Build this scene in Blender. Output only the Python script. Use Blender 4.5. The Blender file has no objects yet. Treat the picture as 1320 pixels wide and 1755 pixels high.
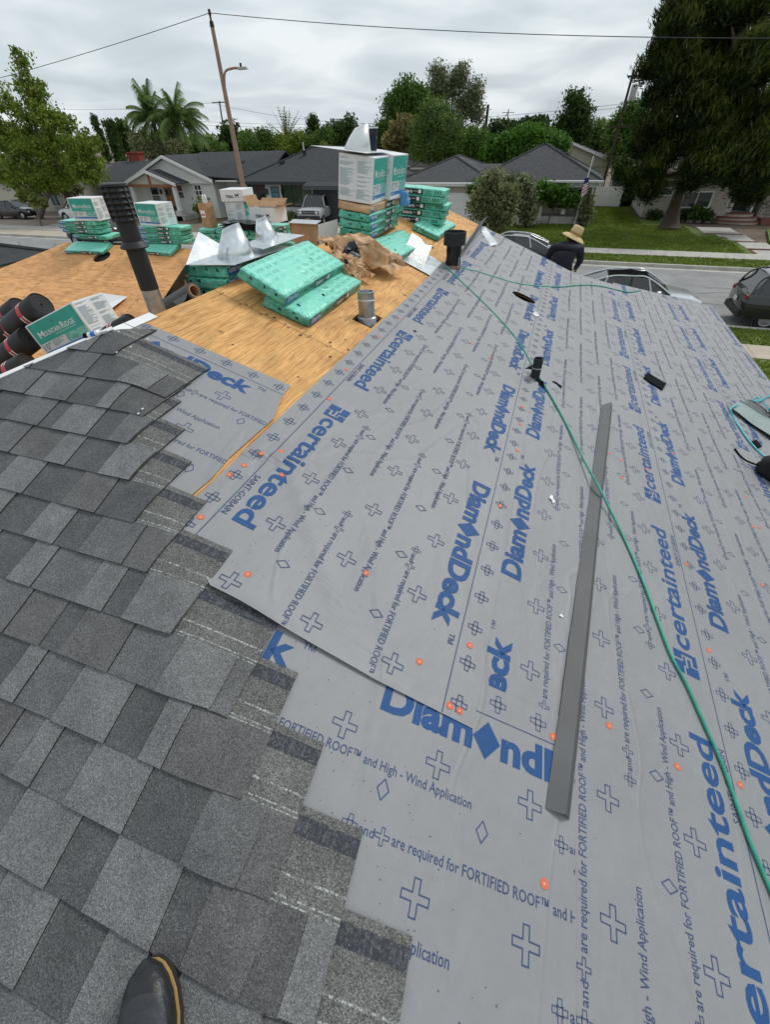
import bpy, bmesh, math, random
import numpy as np
from mathutils import Vector, Matrix, Euler, noise
from mathutils.geometry import tessellate_polygon

random.seed(7); np.random.seed(7)
sc = bpy.context.scene
COL = sc.collection
R = math.radians

# ---------------------------------------------------------------- camera
CAMH = 5.3                      # eye height above the street
FPX, CX, CY = 720.0, 660.0, 877.5
def _n(v): return v / np.linalg.norm(v)
_Z = _n(-np.array([681 - CX, 1690 - CY, FPX]))
_Y = np.array([992 - CX, 240 - CY, FPX]); _Y = _n(_Y - _Z * (_Y @ _Z))
_X = np.cross(_Y, _Z)
RM = np.array([_X, _Y, _Z])     # camera axes (right, down, forward) -> world
cam = bpy.data.cameras.new('Camera')
cam_o = bpy.data.objects.new('Camera', cam); COL.objects.link(cam_o)
cam.sensor_fit = 'HORIZONTAL'; cam.sensor_width = 36.0
cam.lens = FPX / 1320.0 * 36.0
cam.clip_start = 0.05; cam.clip_end = 3000
_m = Matrix.Identity(4)
for i in range(3):
    _m[i][0] = RM[i][0]; _m[i][1] = -RM[i][1]; _m[i][2] = -RM[i][2]
_m[2][3] = CAMH
cam_o.matrix_world = _m
sc.camera = cam_o

# ---------------------------------------------------------------- sky, sun, exposure
SUN_EL, SUN_AZ = R(48), R(28)    # azimuth measured from +Y towards +X
w = bpy.data.worlds.new('World'); sc.world = w; w.use_nodes = True
nt = w.node_tree; nt.nodes.clear()
def N(tree, t, **kw):
    n = tree.nodes.new(t)
    for k, v in kw.items():
        if k == 'inp':
            for a, b in v.items(): n.inputs[a].default_value = b
        else: setattr(n, k, v)
    return n
L = lambda tree, a, b: tree.links.new(a, b)
sky = N(nt, 'ShaderNodeTexSky', sky_type='NISHITA', sun_disc=False, sun_elevation=SUN_EL, sun_rotation=SUN_AZ,
        air_density=1.5, dust_density=3.0, ozone_density=1.0)
bg1 = N(nt, 'ShaderNodeBackground', inp={'Strength': 0.10}); L(nt, sky.outputs[0], bg1.inputs[0])
tc = N(nt, 'ShaderNodeTexCoord')
sep = N(nt, 'ShaderNodeSeparateXYZ'); L(nt, tc.outputs['Generated'], sep.inputs[0])
zz = N(nt, 'ShaderNodeMath', operation='MAXIMUM', inp={1: 0.0}); L(nt, sep.outputs[2], zz.inputs[0])
za_ = N(nt, 'ShaderNodeMath', operation='ADD', inp={1: 0.16}); L(nt, zz.outputs[0], za_.inputs[0])
dx = N(nt, 'ShaderNodeMath', operation='DIVIDE'); L(nt, sep.outputs[0], dx.inputs[0]); L(nt, za_.outputs[0], dx.inputs[1])
dy = N(nt, 'ShaderNodeMath', operation='DIVIDE'); L(nt, sep.outputs[1], dy.inputs[0]); L(nt, za_.outputs[0], dy.inputs[1])
cmb = N(nt, 'ShaderNodeCombineXYZ'); L(nt, dx.outputs[0], cmb.inputs[0]); L(nt, dy.outputs[0], cmb.inputs[1])
n1 = N(nt, 'ShaderNodeTexNoise', inp={'Scale': 1.05, 'Detail': 4.0, 'Roughness': 0.48, 'Distortion': 0.45}); L(nt, cmb.outputs[0], n1.inputs['Vector'])
cr = N(nt, 'ShaderNodeValToRGB'); L(nt, n1.outputs[0], cr.inputs[0])
e = cr.color_ramp.elements
e[0].position = 0.30; e[0].color = (0.46, 0.525, 0.575, 1)
e[1].position = 0.63; e[1].color = (0.78, 0.83, 0.86, 1)
x_ = e.new(0.47); x_.color = (0.585, 0.655, 0.705, 1)
bg2 = N(nt, 'ShaderNodeBackground', inp={'Strength': 0.98}); L(nt, cr.outputs[0], bg2.inputs[0])
mx = N(nt, 'ShaderNodeMixShader', inp={0: 0.93}); L(nt, bg1.outputs[0], mx.inputs[1]); L(nt, bg2.outputs[0], mx.inputs[2])
wo = N(nt, 'ShaderNodeOutputWorld'); L(nt, mx.outputs[0], wo.inputs[0])

sun = bpy.data.lights.new('Sun', 'SUN'); sun.energy = 1.5; sun.angle = R(14); sun.color = (1.0, 0.97, 0.93)
sun_o = bpy.data.objects.new('Sun', sun); COL.objects.link(sun_o)
sd = Vector((math.sin(SUN_AZ) * math.cos(SUN_EL), math.cos(SUN_AZ) * math.cos(SUN_EL), math.sin(SUN_EL)))
sun_o.rotation_euler = (-sd).to_track_quat('-Z', 'Y').to_euler()
sun_o.location = (0, 0, 60)
sc.view_settings.view_transform = 'Standard'; sc.view_settings.look = 'None'
sc.view_settings.exposure = 0.20; sc.view_settings.gamma = 1.0
sc.view_settings.use_curve_mapping = False

# ---------------------------------------------------------------- measuring: photograph pixel -> place in the scene
def ray(px, py): return RM @ np.array([px - CX, py - CY, FPX])
SL = 0.36                        # roof pitch (rise / run)
SLN = math.hypot(1, SL)
RX = -1.95                       # the main ridge runs along Y at this x
_r = ray(262, 541); RZ = _r[2] * RX / _r[0]          # ridge height relative to the eye
def bpix(px, py, h=0.0):         # -> (down-slope distance from ridge, y) on the right-hand roof slope, h above it
    r = ray(px, py); t = (RZ + SL * RX + h * SLN) / (r[2] + SL * r[0]); p = t * r
    return (p[0] - RX - h * SL / SLN) * SLN, p[1]
_u, _y = bpix(206, 615); YAP = (_u / SLN) + _y       # hip apex
def apix(px, py):                # -> (along, up-slope) on the hip-end slope, origin at the apex
    za = RZ - SL * YAP
    r = ray(px, py); t = za / (r[2] - SL * r[1]); p = t * r
    return p[0] - RX, (p[1] - YAP) * SLN
def gpix(px, py, z=0.0):         # -> point on a level at height z
    r = ray(px, py); t = (z - CAMH) / r[2]; p = t * r
    return Vector((p[0], p[1], z))
def ypix(px, py, Y):             # -> (x, z) on the upright plane y = Y
    r = ray(px, py); t = Y / r[1]; return t * r[0], t * r[2] + CAMH
def xpix(px, py, X):
    r = ray(px, py); t = X / r[0]; return t * r[1], t * r[2] + CAMH

# frames: local x,y,z -> world
def frame(o, ax, ay, az):
    m = Matrix.Identity(4)
    for i in range(3):
        m[i][0], m[i][1], m[i][2], m[i][3] = ax[i], ay[i], az[i], o[i]
    return m
FB = frame((RX, 0, CAMH + RZ), (1 / SLN, 0, -SL / SLN), (0, 1, 0), (SL / SLN, 0, 1 / SLN))         # (u, y, h)
FA = frame((RX, YAP, CAMH + RZ), (1, 0, 0), (0, 1 / SLN, SL / SLN), (0, -SL / SLN, 1 / SLN))       # (along, up, h)
FC = frame((RX, 0, CAMH + RZ), (-1 / SLN, 0, -SL / SLN), (0, -1, 0), (-SL / SLN, 0, 1 / SLN))      # (u, -y, h)
WY, WZ = 7.3, CAMH - 1.43        # ridge of the lower left wing: y and height
FW = frame((0, WY, WZ), (1, 0, 0), (0, 1 / SLN, SL / SLN), (0, -SL / SLN, 1 / SLN))                # (x, up, h)
def wpix(px, py):
    r = ray(px, py); o = WZ - CAMH - SL * WY
    t = o / (r[2] - SL * r[1]); p = t * r
    return p[0], (p[1] - WY) * SLN
EAVE_U = 5.26

# ---------------------------------------------------------------- materials
MATS = {}
def mat(name, col, rough=0.7, var=0.0, scale=6.0, bump=0.0, bscale=None, metal=0.0, spec=0.4, detail=5.0, coat=0.0,
        stretch=(1, 1, 1), col2=None, pos=(0.35, 0.65), trans=0.0, emit=None):
    if name in MATS: return MATS[name]
    m = bpy.data.materials.new(name); m.use_nodes = True; t = m.node_tree; b = t.nodes['Principled BSDF']
    b.inputs['Roughness'].default_value = rough; b.inputs['Metallic'].default_value = metal
    b.inputs['Specular IOR Level'].default_value = spec; b.inputs['Coat Weight'].default_value = coat
    if trans: b.inputs['Transmission Weight'].default_value = trans
    c = tuple(col) + (1,)
    b.inputs['Base Color'].default_value = c
    if var or col2 or bump:
        tcn = N(t, 'ShaderNodeTexCoord'); mp = N(t, 'ShaderNodeMapping'); mp.inputs['Scale'].default_value = stretch
        L(t, tcn.outputs['Object'], mp.inputs[0])
    if var or col2:
        nz = N(t, 'ShaderNodeTexNoise', inp={'Scale': scale, 'Detail': detail, 'Roughness': 0.6}); L(t, mp.outputs[0], nz.inputs['Vector'])
        rp = N(t, 'ShaderNodeValToRGB'); L(t, nz.outputs[0], rp.inputs[0])
        el = rp.color_ramp.elements; el[0].position, el[1].position = pos
        if col2 is None:
            el[0].color = tuple(max(0, k * (1 - var)) for k in col) + (1,); el[1].color = tuple(min(1, k * (1 + var)) for k in col) + (1,)
        else: el[0].color = c; el[1].color = tuple(col2) + (1,)
        L(t, rp.outputs[0], b.inputs['Base Color'])
    if bump:
        nb = N(t, 'ShaderNodeTexNoise', inp={'Scale': bscale or scale, 'Detail': 6.0}); L(t, mp.outputs[0], nb.inputs['Vector'])
        bp = N(t, 'ShaderNodeBump', inp={'Strength': bump, 'Distance': 0.02}); L(t, nb.outputs[0], bp.inputs['Height']); L(t, bp.outputs[0], b.inputs['Normal'])
    MATS[name] = m
    return m
def nodes(m): return m.node_tree, m.node_tree.nodes['Principled BSDF']

# ---------------------------------------------------------------- mesh building
class MB:
    def __init__(s): s.v = []; s.f = []; s.m = []
    def add(s, vs, fs, mi=0):
        o = len(s.v); s.v.extend([tuple(q) for q in vs]); s.f.extend([tuple(i + o for i in f) for f in fs]); s.m.extend([mi] * len(fs)); return s
    def quad(s, a, b, c, d, mi=0): return s.add([a, b, c, d], [(0, 1, 2, 3)], mi)
    def box(s, c, d, rot=None, mi=0, taper=None):
        hx, hy, hz = d[0] / 2, d[1] / 2, d[2] / 2
        vs = [Vector((x * hx, y * hy, z * hz)) for z in (-1, 1) for y in (-1, 1) for x in (-1, 1)]
        if taper:
            for q in vs[4:]: q.x *= taper[0]; q.y *= taper[1]
        if rot is not None:
            rm = rot if isinstance(rot, Matrix) else Euler(rot).to_matrix()
            vs = [rm @ q for q in vs]
        c = Vector(c)
        return s.add([q + c for q in vs], [(0, 2, 3, 1), (4, 5, 7, 6), (0, 1, 5, 4), (2, 6, 7, 3), (0, 4, 6, 2), (1, 3, 7, 5)], mi)
    def rng(s, x0, x1, y0, y1, z0, z1, mi=0): return s.box(((x0 + x1) / 2, (y0 + y1) / 2, (z0 + z1) / 2), (x1 - x0, y1 - y0, z1 - z0), None, mi)
    def prism(s, poly, off, mi=0, holes=(), side=None):
        """flat polygon (3-D points) given a thickness along off"""
        off = Vector(off); loops = [[Vector(p) for p in poly]] + [[Vector(p) for p in h] for h in holes]
        tri = tessellate_polygon(loops); flat = [p for l in loops for p in l]; n = len(flat)
        s.add(flat + [p + off for p in flat], [tuple(t[::-1]) for t in tri] + [tuple(i + n for i in t) for t in tri], mi)
        o = 0; fs = []
        for l in loops:
            k = len(l)
            for i in range(k): j = (i + 1) % k; fs.append((o + i, o + j, n + o + j, n + o + i))
            o += k
        s.add(flat + [p + off for p in flat], fs, mi if side is None else side); return s
    def tube(s, pts, r, n=8, mi=0, cap=True):
        pts = [Vector(p) for p in pts]; rr = r if isinstance(r, (list, tuple)) else [r] * len(pts)
        rings = []; up = None
        for i, p in enumerate(pts):
            t = (pts[min(i + 1, len(pts) - 1)] - pts[max(i - 1, 0)]).normalized()
            if up is None:
                up = Vector((0, 0, 1)) if abs(t.z) < 0.9 else Vector((1, 0, 0))
            a = t.cross(up).normalized(); b = a.cross(t).normalized(); up = b
            rings.append([p + (a * math.cos(2 * math.pi * k / n) + b * math.sin(2 * math.pi * k / n)) * rr[i] for k in range(n)])
        vs = [q for rg in rings for q in rg]; fs = []
        for i in range(len(pts) - 1):
            for k in range(n): j = (k + 1) % n; fs.append((i * n + k, i * n + j, (i + 1) * n + j, (i + 1) * n + k))
        if cap: fs.append(tuple(range(n - 1, -1, -1))); fs.append(tuple((len(pts) - 1) * n + k for k in range(n)))
        return s.add(vs, fs, mi)
    def lathe(s, prof, n=24, m=None, mi=0, cap=False):
        vs = []; fs = []
        for r, z in prof:
            for k in range(n):
                a = 2 * math.pi * k / n; q = Vector((r * math.cos(a), r * math.sin(a), z)); vs.append(m @ q if m is not None else q)
        for i in range(len(prof) - 1):
            for k in range(n): j = (k + 1) % n; fs.append((i * n + k, i * n + j, (i + 1) * n + j, (i + 1) * n + k))
        if cap: fs.append(tuple(range(n - 1, -1, -1))); fs.append(tuple((len(prof) - 1) * n + k for k in range(n)))
        return s.add(vs, fs, mi)
    def mesh(s, name, mats):
        me = bpy.data.meshes.new(name); me.from_pydata(s.v, [], s.f)
        for m in mats: me.materials.append(m)
        if len(mats) > 1: me.polygons.foreach_set('material_index', s.m)
        me.update(); return me
    def build(s, name, mats, parent=None, matrix=None, smooth=0, bevel=0, fix=True):
        if not isinstance(mats, (list, tuple)): mats = [mats]
        me = s.mesh(name, mats)
        if fix:
            bm = bmesh.new(); bm.from_mesh(me); bmesh.ops.recalc_face_normals(bm, faces=bm.faces[:]); bm.to_mesh(me); bm.free()
        return link(name, me, parent, matrix, smooth, bevel)

def link(name, me, parent=None, matrix=None, smooth=0, bevel=0):
    if smooth:
        me.shade_smooth()
        if smooth < 180: me.set_sharp_from_angle(angle=R(smooth))
    o = bpy.data.objects.new(name, me); COL.objects.link(o)
    if parent is not None: o.parent = parent
    if matrix is not None: o.matrix_basis = matrix
    if bevel:
        b = o.modifiers.new('edge', 'BEVEL'); b.width = bevel; b.segments = 2; b.limit_method = 'ANGLE'; b.angle_limit = R(40)
    return o
def tag(o, label=None, cat=None, group=None, kind=None):
    if label: o['label'] = label
    if cat: o['category'] = cat
    if group: o['group'] = group
    if kind: o['kind'] = kind
    return o
def thing(name, label, cat, loc=(0, 0, 0), rz=0.0, group=None, matrix=None):
    o = bpy.data.objects.new(name, None); COL.objects.link(o); o.empty_display_size = 0.1
    if matrix is not None: o.matrix_basis = matrix
    else: o.location = loc; o.rotation_euler = (0, 0, rz)
    return tag(o, label, cat, group)
def kids(o): return [c for c in bpy.data.objects if c.parent == o]
def dup(root, matrix, label=None, group=None, parent=None):
    c = root.copy(); COL.objects.link(c); c.parent = parent
    if matrix is not None: c.matrix_basis = matrix
    if label: c['label'] = label
    if group: c['group'] = group
    for ch in CHILD.get(root.name, []) or kids(root): dup(ch, None, parent=c)
    return c
CHILD = {}
def place(loc, rz=0.0, rx=0.0, ry=0.0, s=1.0): return Matrix.LocRotScale(Vector(loc), Euler((rx, ry, rz)), Vector((s, s, s)))

# ---------------------------------------------------------------- lettering
_TC = {}
def glyphs(body, bold=0.0, res=2, shear=0.0, space=1.0):
    key = (body, bold, res, shear, space)
    if key not in _TC:
        cu = bpy.data.curves.new('lettering', 'FONT'); cu.body = body; cu.offset = bold; cu.resolution_u = res; cu.shear = shear; cu.space_character = space
        cu.fill_mode = 'BOTH'
        ob = bpy.data.objects.new('lettering', cu); COL.objects.link(ob)
        me = bpy.data.meshes.new_from_object(ob.evaluated_get(bpy.context.evaluated_depsgraph_get()))
        v = np.array([p.co[:2] for p in me.vertices]).reshape(-1, 2); f = [tuple(p.vertices) for p in me.polygons]
        bpy.data.objects.remove(ob); bpy.data.curves.remove(cu); bpy.data.meshes.remove(me)
        _TC[key] = (v, f)
    return _TC[key]
def text2d(body, x, y, w=None, h=None, **kw):
    v, f = glyphs(body, **kw); v = v.copy(); lo = v.min(0); hi = v.max(0); sz = hi - lo
    if w is None: k = (h / sz[1],) * 2
    elif h is None: k = (w / sz[0],) * 2
    else: k = (w / sz[0], h / sz[1])
    v = (v - lo) * np.array(k) + np.array([x, y])
    return v, f
class Flat:
    """2-D artwork, later laid on a surface by a mapping (x, y) -> (x, y, z)"""
    def __init__(s): s.v = []; s.f = []; s.m = []; s.n = 0
    def add(s, vf, mi=0, off=(0, 0)):
        v, f = vf; v = np.asarray(v, float).reshape(-1, 2) + np.array(off)
        s.v.append(v); s.f.extend([tuple(i + s.n for i in q) for q in f]); s.m.extend([mi] * len(f)); s.n += len(v); return s
    def rect(s, x0, y0, x1, y1, mi=0): return s.add(([(x0, y0), (x1, y0), (x1, y1), (x0, y1)], [(0, 1, 2, 3)]), mi)
    def poly(s, pts, mi=0): return s.add((pts, [tuple(t) for t in tessellate_polygon([[Vector((p[0], p[1], 0)) for p in pts]])]), mi)
    def text(s, body, x, y, w=None, h=None, mi=0, **kw): return s.add(text2d(body, x, y, w, h, **kw), mi)
    def ring(s, pts, wd, mi=0):
        pts = [Vector(p) for p in pts]; n = len(pts); inner = []
        area = sum(pts[i].x * pts[(i + 1) % n].y - pts[(i + 1) % n].x * pts[i].y for i in range(n)); sg = 1 if area > 0 else -1
        for i in range(n):
            a = (pts[i] - pts[i - 1]).normalized(); b = (pts[(i + 1) % n] - pts[i]).normalized()
            na = Vector((-a.y, a.x)) * sg; nb = Vector((-b.y, b.x)) * sg
            mdir = na + nb; k = wd / max(0.3, 1 + na.dot(nb)); inner.append(pts[i] + mdir * k)
        s.add((list(pts) + inner, [(i, (i + 1) % n, n + (i + 1) % n, n + i) for i in range(n)]), mi); return s
    def arr(s): return np.concatenate(s.v) if s.v else np.zeros((0, 2))
    def build(s, name, mats, parent, fn, matrix=None):
        if not isinstance(mats, (list, tuple)): mats = [mats]
        me = bpy.data.meshes.new(name); me.from_pydata([fn(p[0], p[1]) for p in s.arr()], [], s.f)
        for m in mats: me.materials.append(m)
        if len(mats) > 1: me.polygons.foreach_set('material_index', s.m)
        me.update(); return link(name, me, parent, matrix)

def clip_poly(poly, a, b, c):
    """keep the part of a 2-D polygon where a*x + b*y <= c"""
    out = []
    for i in range(len(poly)):
        p, q = poly[i], poly[(i + 1) % len(poly)]; dp = a * p[0] + b * p[1] - c; dq = a * q[0] + b * q[1] - c
        if dp <= 0: out.append(p)
        if (dp < 0 < dq) or (dq < 0 < dp):
            t = dp / (dp - dq); out.append((p[0] + t * (q[0] - p[0]), p[1] + t * (q[1] - p[1])))
    return out
def bezier_path(pts, n=8):
    """Catmull-Rom through the points"""
    pts = [Vector(p) for p in pts]; out = []
    for i in range(len(pts) - 1):
        p0, p1, p2, p3 = pts[max(i - 1, 0)], pts[i], pts[i + 1], pts[min(i + 2, len(pts) - 1)]
        for k in range(n):
            t = k / n; out.append(0.5 * ((2 * p1) + (p2 - p0) * t + (2 * p0 - 5 * p1 + 4 * p2 - p3) * t * t + (3 * p1 - p0 - 3 * p2 + p3) * t ** 3))
    out.append(pts[-1]); return out
# ================================================================ roof materials
def plywood_mat(name, gx, gy, c_lo, c_mid, c_hi):
    m = mat(name, c_mid, rough=0.75); t, b = nodes(m)
    tcn = N(t, 'ShaderNodeTexCoord'); oi = N(t, 'ShaderNodeObjectInfo')
    of = N(t, 'ShaderNodeVectorMath', operation='SCALE'); of.inputs[0].default_value = (17, 31, 5); L(t, oi.outputs['Random'], of.inputs['Scale'])
    ad = N(t, 'ShaderNodeVectorMath', operation='ADD'); L(t, tcn.outputs['Object'], ad.inputs[0]); L(t, of.outputs[0], ad.inputs[1])
    # slow warp so that the grain swirls
    wn = N(t, 'ShaderNodeTexNoise', inp={'Scale': 2.2, 'Detail': 2.0}); L(t, ad.outputs[0], wn.inputs['Vector'])
    ws = N(t, 'ShaderNodeVectorMath', operation='SCALE', inp={'Scale': 0.085}); L(t, wn.outputs['Color'], ws.inputs[0])
    wa = N(t, 'ShaderNodeVectorMath', operation='ADD'); L(t, ad.outputs[0], wa.inputs[0]); L(t, ws.outputs[0], wa.inputs[1])
    mp = N(t, 'ShaderNodeMapping'); mp.inputs['Scale'].default_value = (gx, gy, 1); L(t, wa.outputs[0], mp.inputs[0])
    g = N(t, 'ShaderNodeTexNoise', inp={'Scale': 1.0, 'Detail': 7.0, 'Roughness': 0.72, 'Distortion': 0.6}); L(t, mp.outputs[0], g.inputs['Vector'])
    rp = N(t, 'ShaderNodeValToRGB'); L(t, g.outputs[0], rp.inputs[0]); el = rp.color_ramp.elements
    el[0].position = 0.33; el[0].color = c_lo + (1,); el[1].position = 0.62; el[1].color = c_hi + (1,); x = el.new(0.46); x.color = c_mid + (1,)
    # large patches
    pn = N(t, 'ShaderNodeTexNoise', inp={'Scale': 5.5, 'Detail': 6.0, 'Roughness': 0.65}); L(t, ad.outputs[0], pn.inputs['Vector'])
    pr = N(t, 'ShaderNodeMapRange', inp={1: 0.3, 2: 0.7, 3: 0.74, 4: 1.14}); L(t, pn.outputs[0], pr.inputs[0])
    pv_ = N(t, 'ShaderNodeMapRange', inp={1: 0.0, 2: 1.0, 3: 0.86, 4: 1.08}); L(t, oi.outputs['Random'], pv_.inputs[0]); pm_ = N(t, 'ShaderNodeMath', operation='MULTIPLY'); L(t, pr.outputs[0], pm_.inputs[0]); L(t, pv_.outputs[0], pm_.inputs[1])
    ml = N(t, 'ShaderNodeVectorMath', operation='SCALE'); L(t, rp.outputs[0], ml.inputs[0]); L(t, pm_.outputs[0], ml.inputs['Scale'])
    # knots
    vo = N(t, 'ShaderNodeTexVoronoi', inp={'Scale': 3.4, 'Randomness': 1.0}); L(t, wa.outputs[0], vo.inputs['Vector'])
    kr = N(t, 'ShaderNodeMapRange', inp={1: 0.03, 2: 0.10, 3: 0.30, 4: 1.0}); L(t, vo.outputs['Distance'], kr.inputs[0])
    m2 = N(t, 'ShaderNodeVectorMath', operation='SCALE'); L(t, ml.outputs[0], m2.inputs[0]); L(t, kr.outputs[0], m2.inputs['Scale'])
    L(t, m2.outputs[0], b.inputs['Base Color'])
    bp = N(t, 'ShaderNodeBump', inp={'Strength': 0.25, 'Distance': 0.004}); L(t, g.outputs[0], bp.inputs['Height']); L(t, bp.outputs[0], b.inputs['Normal'])
    return m
PLY_B = plywood_mat('plywood_along_y', 92, 4.6, (0.33, 0.145, 0.042), (0.60, 0.305, 0.098), (0.77, 0.45, 0.175))
PLY_W = plywood_mat('plywood_along_x', 3.6, 44, (0.37, 0.16, 0.048), (0.66, 0.325, 0.120), (0.82, 0.44, 0.185))
EDGE = mat('plywood_edge', (0.30, 0.17, 0.07), 0.85, var=0.3, scale=30)

def felt_look(m, col, dark, rough, dust=0.2):
    t, b = nodes(m); b.inputs['Roughness'].default_value = rough; b.inputs['Specular IOR Level'].default_value = 0.5 if dust > 0.1 else 0.25
    tcn = N(t, 'ShaderNodeTexCoord')
    n1 = N(t, 'ShaderNodeTexNoise', inp={'Scale': 1.7, 'Detail': 5.0, 'Roughness': 0.55}); L(t, tcn.outputs['Object'], n1.inputs['Vector'])
    rp = N(t, 'ShaderNodeValToRGB'); L(t, n1.outputs[0], rp.inputs[0]); el = rp.color_ramp.elements
    el[0].position = 0.3; el[0].color = dark + (1,); el[1].position = 0.7; el[1].color = col + (1,)
    # scuffs and boot dust
    n2 = N(t, 'ShaderNodeTexNoise', inp={'Scale': 26.0, 'Detail': 6.0, 'Roughness': 0.7}); L(t, tcn.outputs['Object'], n2.inputs['Vector'])
    r2 = N(t, 'ShaderNodeMapRange', inp={1: 0.35, 2: 0.75, 3: 0.965, 4: 1.05}); L(t, n2.outputs[0], r2.inputs[0])
    ml = N(t, 'ShaderNodeVectorMath', operation='SCALE'); L(t, rp.outputs[0], ml.inputs[0]); L(t, r2.outputs[0], ml.inputs['Scale'])
    # boot dust: paler smears, mostly where people walked
    n6 = N(t, 'ShaderNodeTexNoise', inp={'Scale': 3.2, 'Detail': 8.0, 'Roughness': 0.72, 'Distortion': 1.4}); L(t, tcn.outputs['Object'], n6.inputs['Vector'])
    r6 = N(t, 'ShaderNodeMapRange', inp={1: 0.54, 2: 0.74, 3: 0.0, 4: dust}); L(t, n6.outputs[0], r6.inputs[0])
    m6 = N(t, 'ShaderNodeMix', data_type='RGBA'); L(t, r6.outputs[0], m6.inputs[0]); L(t, ml.outputs[0], m6.inputs[6]); m6.inputs[7].default_value = (0.345, 0.342, 0.332, 1)
    L(t, m6.outputs[2], b.inputs['Base Color'])
    # soft wrinkles of the fabric
    mp = N(t, 'ShaderNodeMapping'); mp.inputs['Rotation'].default_value = (0, 0, R(24)); mp.inputs['Scale'].default_value = (1.0, 0.35, 1)
    L(t, tcn.outputs['Object'], mp.inputs[0])
    n3 = N(t, 'ShaderNodeTexNoise', inp={'Scale': 4.5, 'Detail': 3.0, 'Roughness': 0.5, 'Distortion': 0.7}); L(t, mp.outputs[0], n3.inputs['Vector'])
    n4 = N(t, 'ShaderNodeTexNoise', inp={'Scale': 330.0, 'Detail': 2.0}); L(t, tcn.outputs['Object'], n4.inputs['Vector'])
    rd = N(t, 'ShaderNodeMath', operation='SUBTRACT', inp={1: 0.5}); n5 = N(t, 'ShaderNodeTexNoise', inp={'Scale': 2.1, 'Detail': 2.0, 'Distortion': 0.9}); L(t, mp.outputs[0], n5.inputs['Vector']); L(t, n5.outputs[0], rd.inputs[0])
    ab = N(t, 'ShaderNodeMath', operation='ABSOLUTE'); L(t, rd.outputs[0], ab.inputs[0]); cs = N(t, 'ShaderNodeMapRange', inp={1: 0.0, 2: 0.028, 3: 0.16, 4: 0.0}); L(t, ab.outputs[0], cs.inputs[0])
    hs = N(t, 'ShaderNodeMath', operation='ADD'); L(t, n3.outputs[0], hs.inputs[0]); L(t, cs.outputs[0], hs.inputs[1])
    b1 = N(t, 'ShaderNodeBump', inp={'Strength': 0.40, 'Distance': 0.03}); L(t, hs.outputs[0], b1.inputs['Height'])
    b2 = N(t, 'ShaderNodeBump', inp={'Strength': 0.12, 'Distance': 0.002}); L(t, n4.outputs[0], b2.inputs['Height']); L(t, b1.outputs[0], b2.inputs['Normal'])
    L(t, b2.outputs[0], b.inputs['Normal'])
    return m
FELT = felt_look(mat('underlayment_grey', (0.3, 0.3, 0.3)), (0.258, 0.262, 0.270), (0.234, 0.237, 0.245), 0.54)
INK = felt_look(mat('print_blue', (0.05, 0.13, 0.33)), (0.022, 0.083, 0.235), (0.019, 0.070, 0.195), 0.6, 0.02)
INK2 = felt_look(mat('print_navy', (0.05, 0.08, 0.17)), (0.052, 0.082, 0.168), (0.045, 0.070, 0.145), 0.6, 0.05)

def shingle_mat(name, dark, light, scale=420):
    m = mat(name, dark, rough=0.92, spec=0.25); t, b = nodes(m)
    tcn = N(t, 'ShaderNodeTexCoord')
    vo = N(t, 'ShaderNodeTexVoronoi', inp={'Scale': scale, 'Randomness': 1.0}); L(t, tcn.outputs['Object'], vo.inputs['Vector'])
    sp = N(t, 'ShaderNodeSeparateColor'); L(t, vo.outputs['Color'], sp.inputs[0])
    rp = N(t, 'ShaderNodeValToRGB'); L(t, sp.outputs[0], rp.inputs[0]); el = rp.color_ramp.elements
    el[0].position = 0.0; el[0].color = tuple(k * 0.68 for k in dark) + (1,); el[1].position = 1.0; el[1].color = tuple(min(1, k * 1.35) for k in light) + (1,)
    x = el.new(0.25); x.color = dark + (1,); x = el.new(0.86); x.color = light + (1,)
    pn = N(t, 'ShaderNodeTexNoise', inp={'Scale': 9.0, 'Detail': 5.0, 'Roughness': 0.65}); L(t, tcn.outputs['Object'], pn.inputs['Vector'])
    pr = N(t, 'ShaderNodeMapRange', inp={1: 0.3, 2: 0.7, 3: 0.80, 4: 1.18}); L(t, pn.outputs[0], pr.inputs[0])
    ml = N(t, 'ShaderNodeVectorMath', operation='SCALE'); L(t, rp.outputs[0], ml.inputs[0]); L(t, pr.outputs[0], ml.inputs['Scale'])
    L(t, ml.outputs[0], b.inputs['Base Color'])
    bp = N(t, 'ShaderNodeBump', inp={'Strength': 0.45, 'Distance': 0.003}); L(t, vo.outputs['Distance'], bp.inputs['Height']); L(t, bp.outputs[0], b.inputs['Normal'])
    return m
TABM = [shingle_mat('granules_mid', (0.108, 0.109, 0.110), (0.165, 0.167, 0.168)),
        shingle_mat('granules_light', (0.138, 0.141, 0.141), (0.208, 0.212, 0.212)),
        shingle_mat('granules_dark', (0.080, 0.081, 0.082), (0.124, 0.125, 0.126)),
        shingle_mat('granules_warm', (0.098, 0.097, 0.097), (0.150, 0.149, 0.148))]
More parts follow.
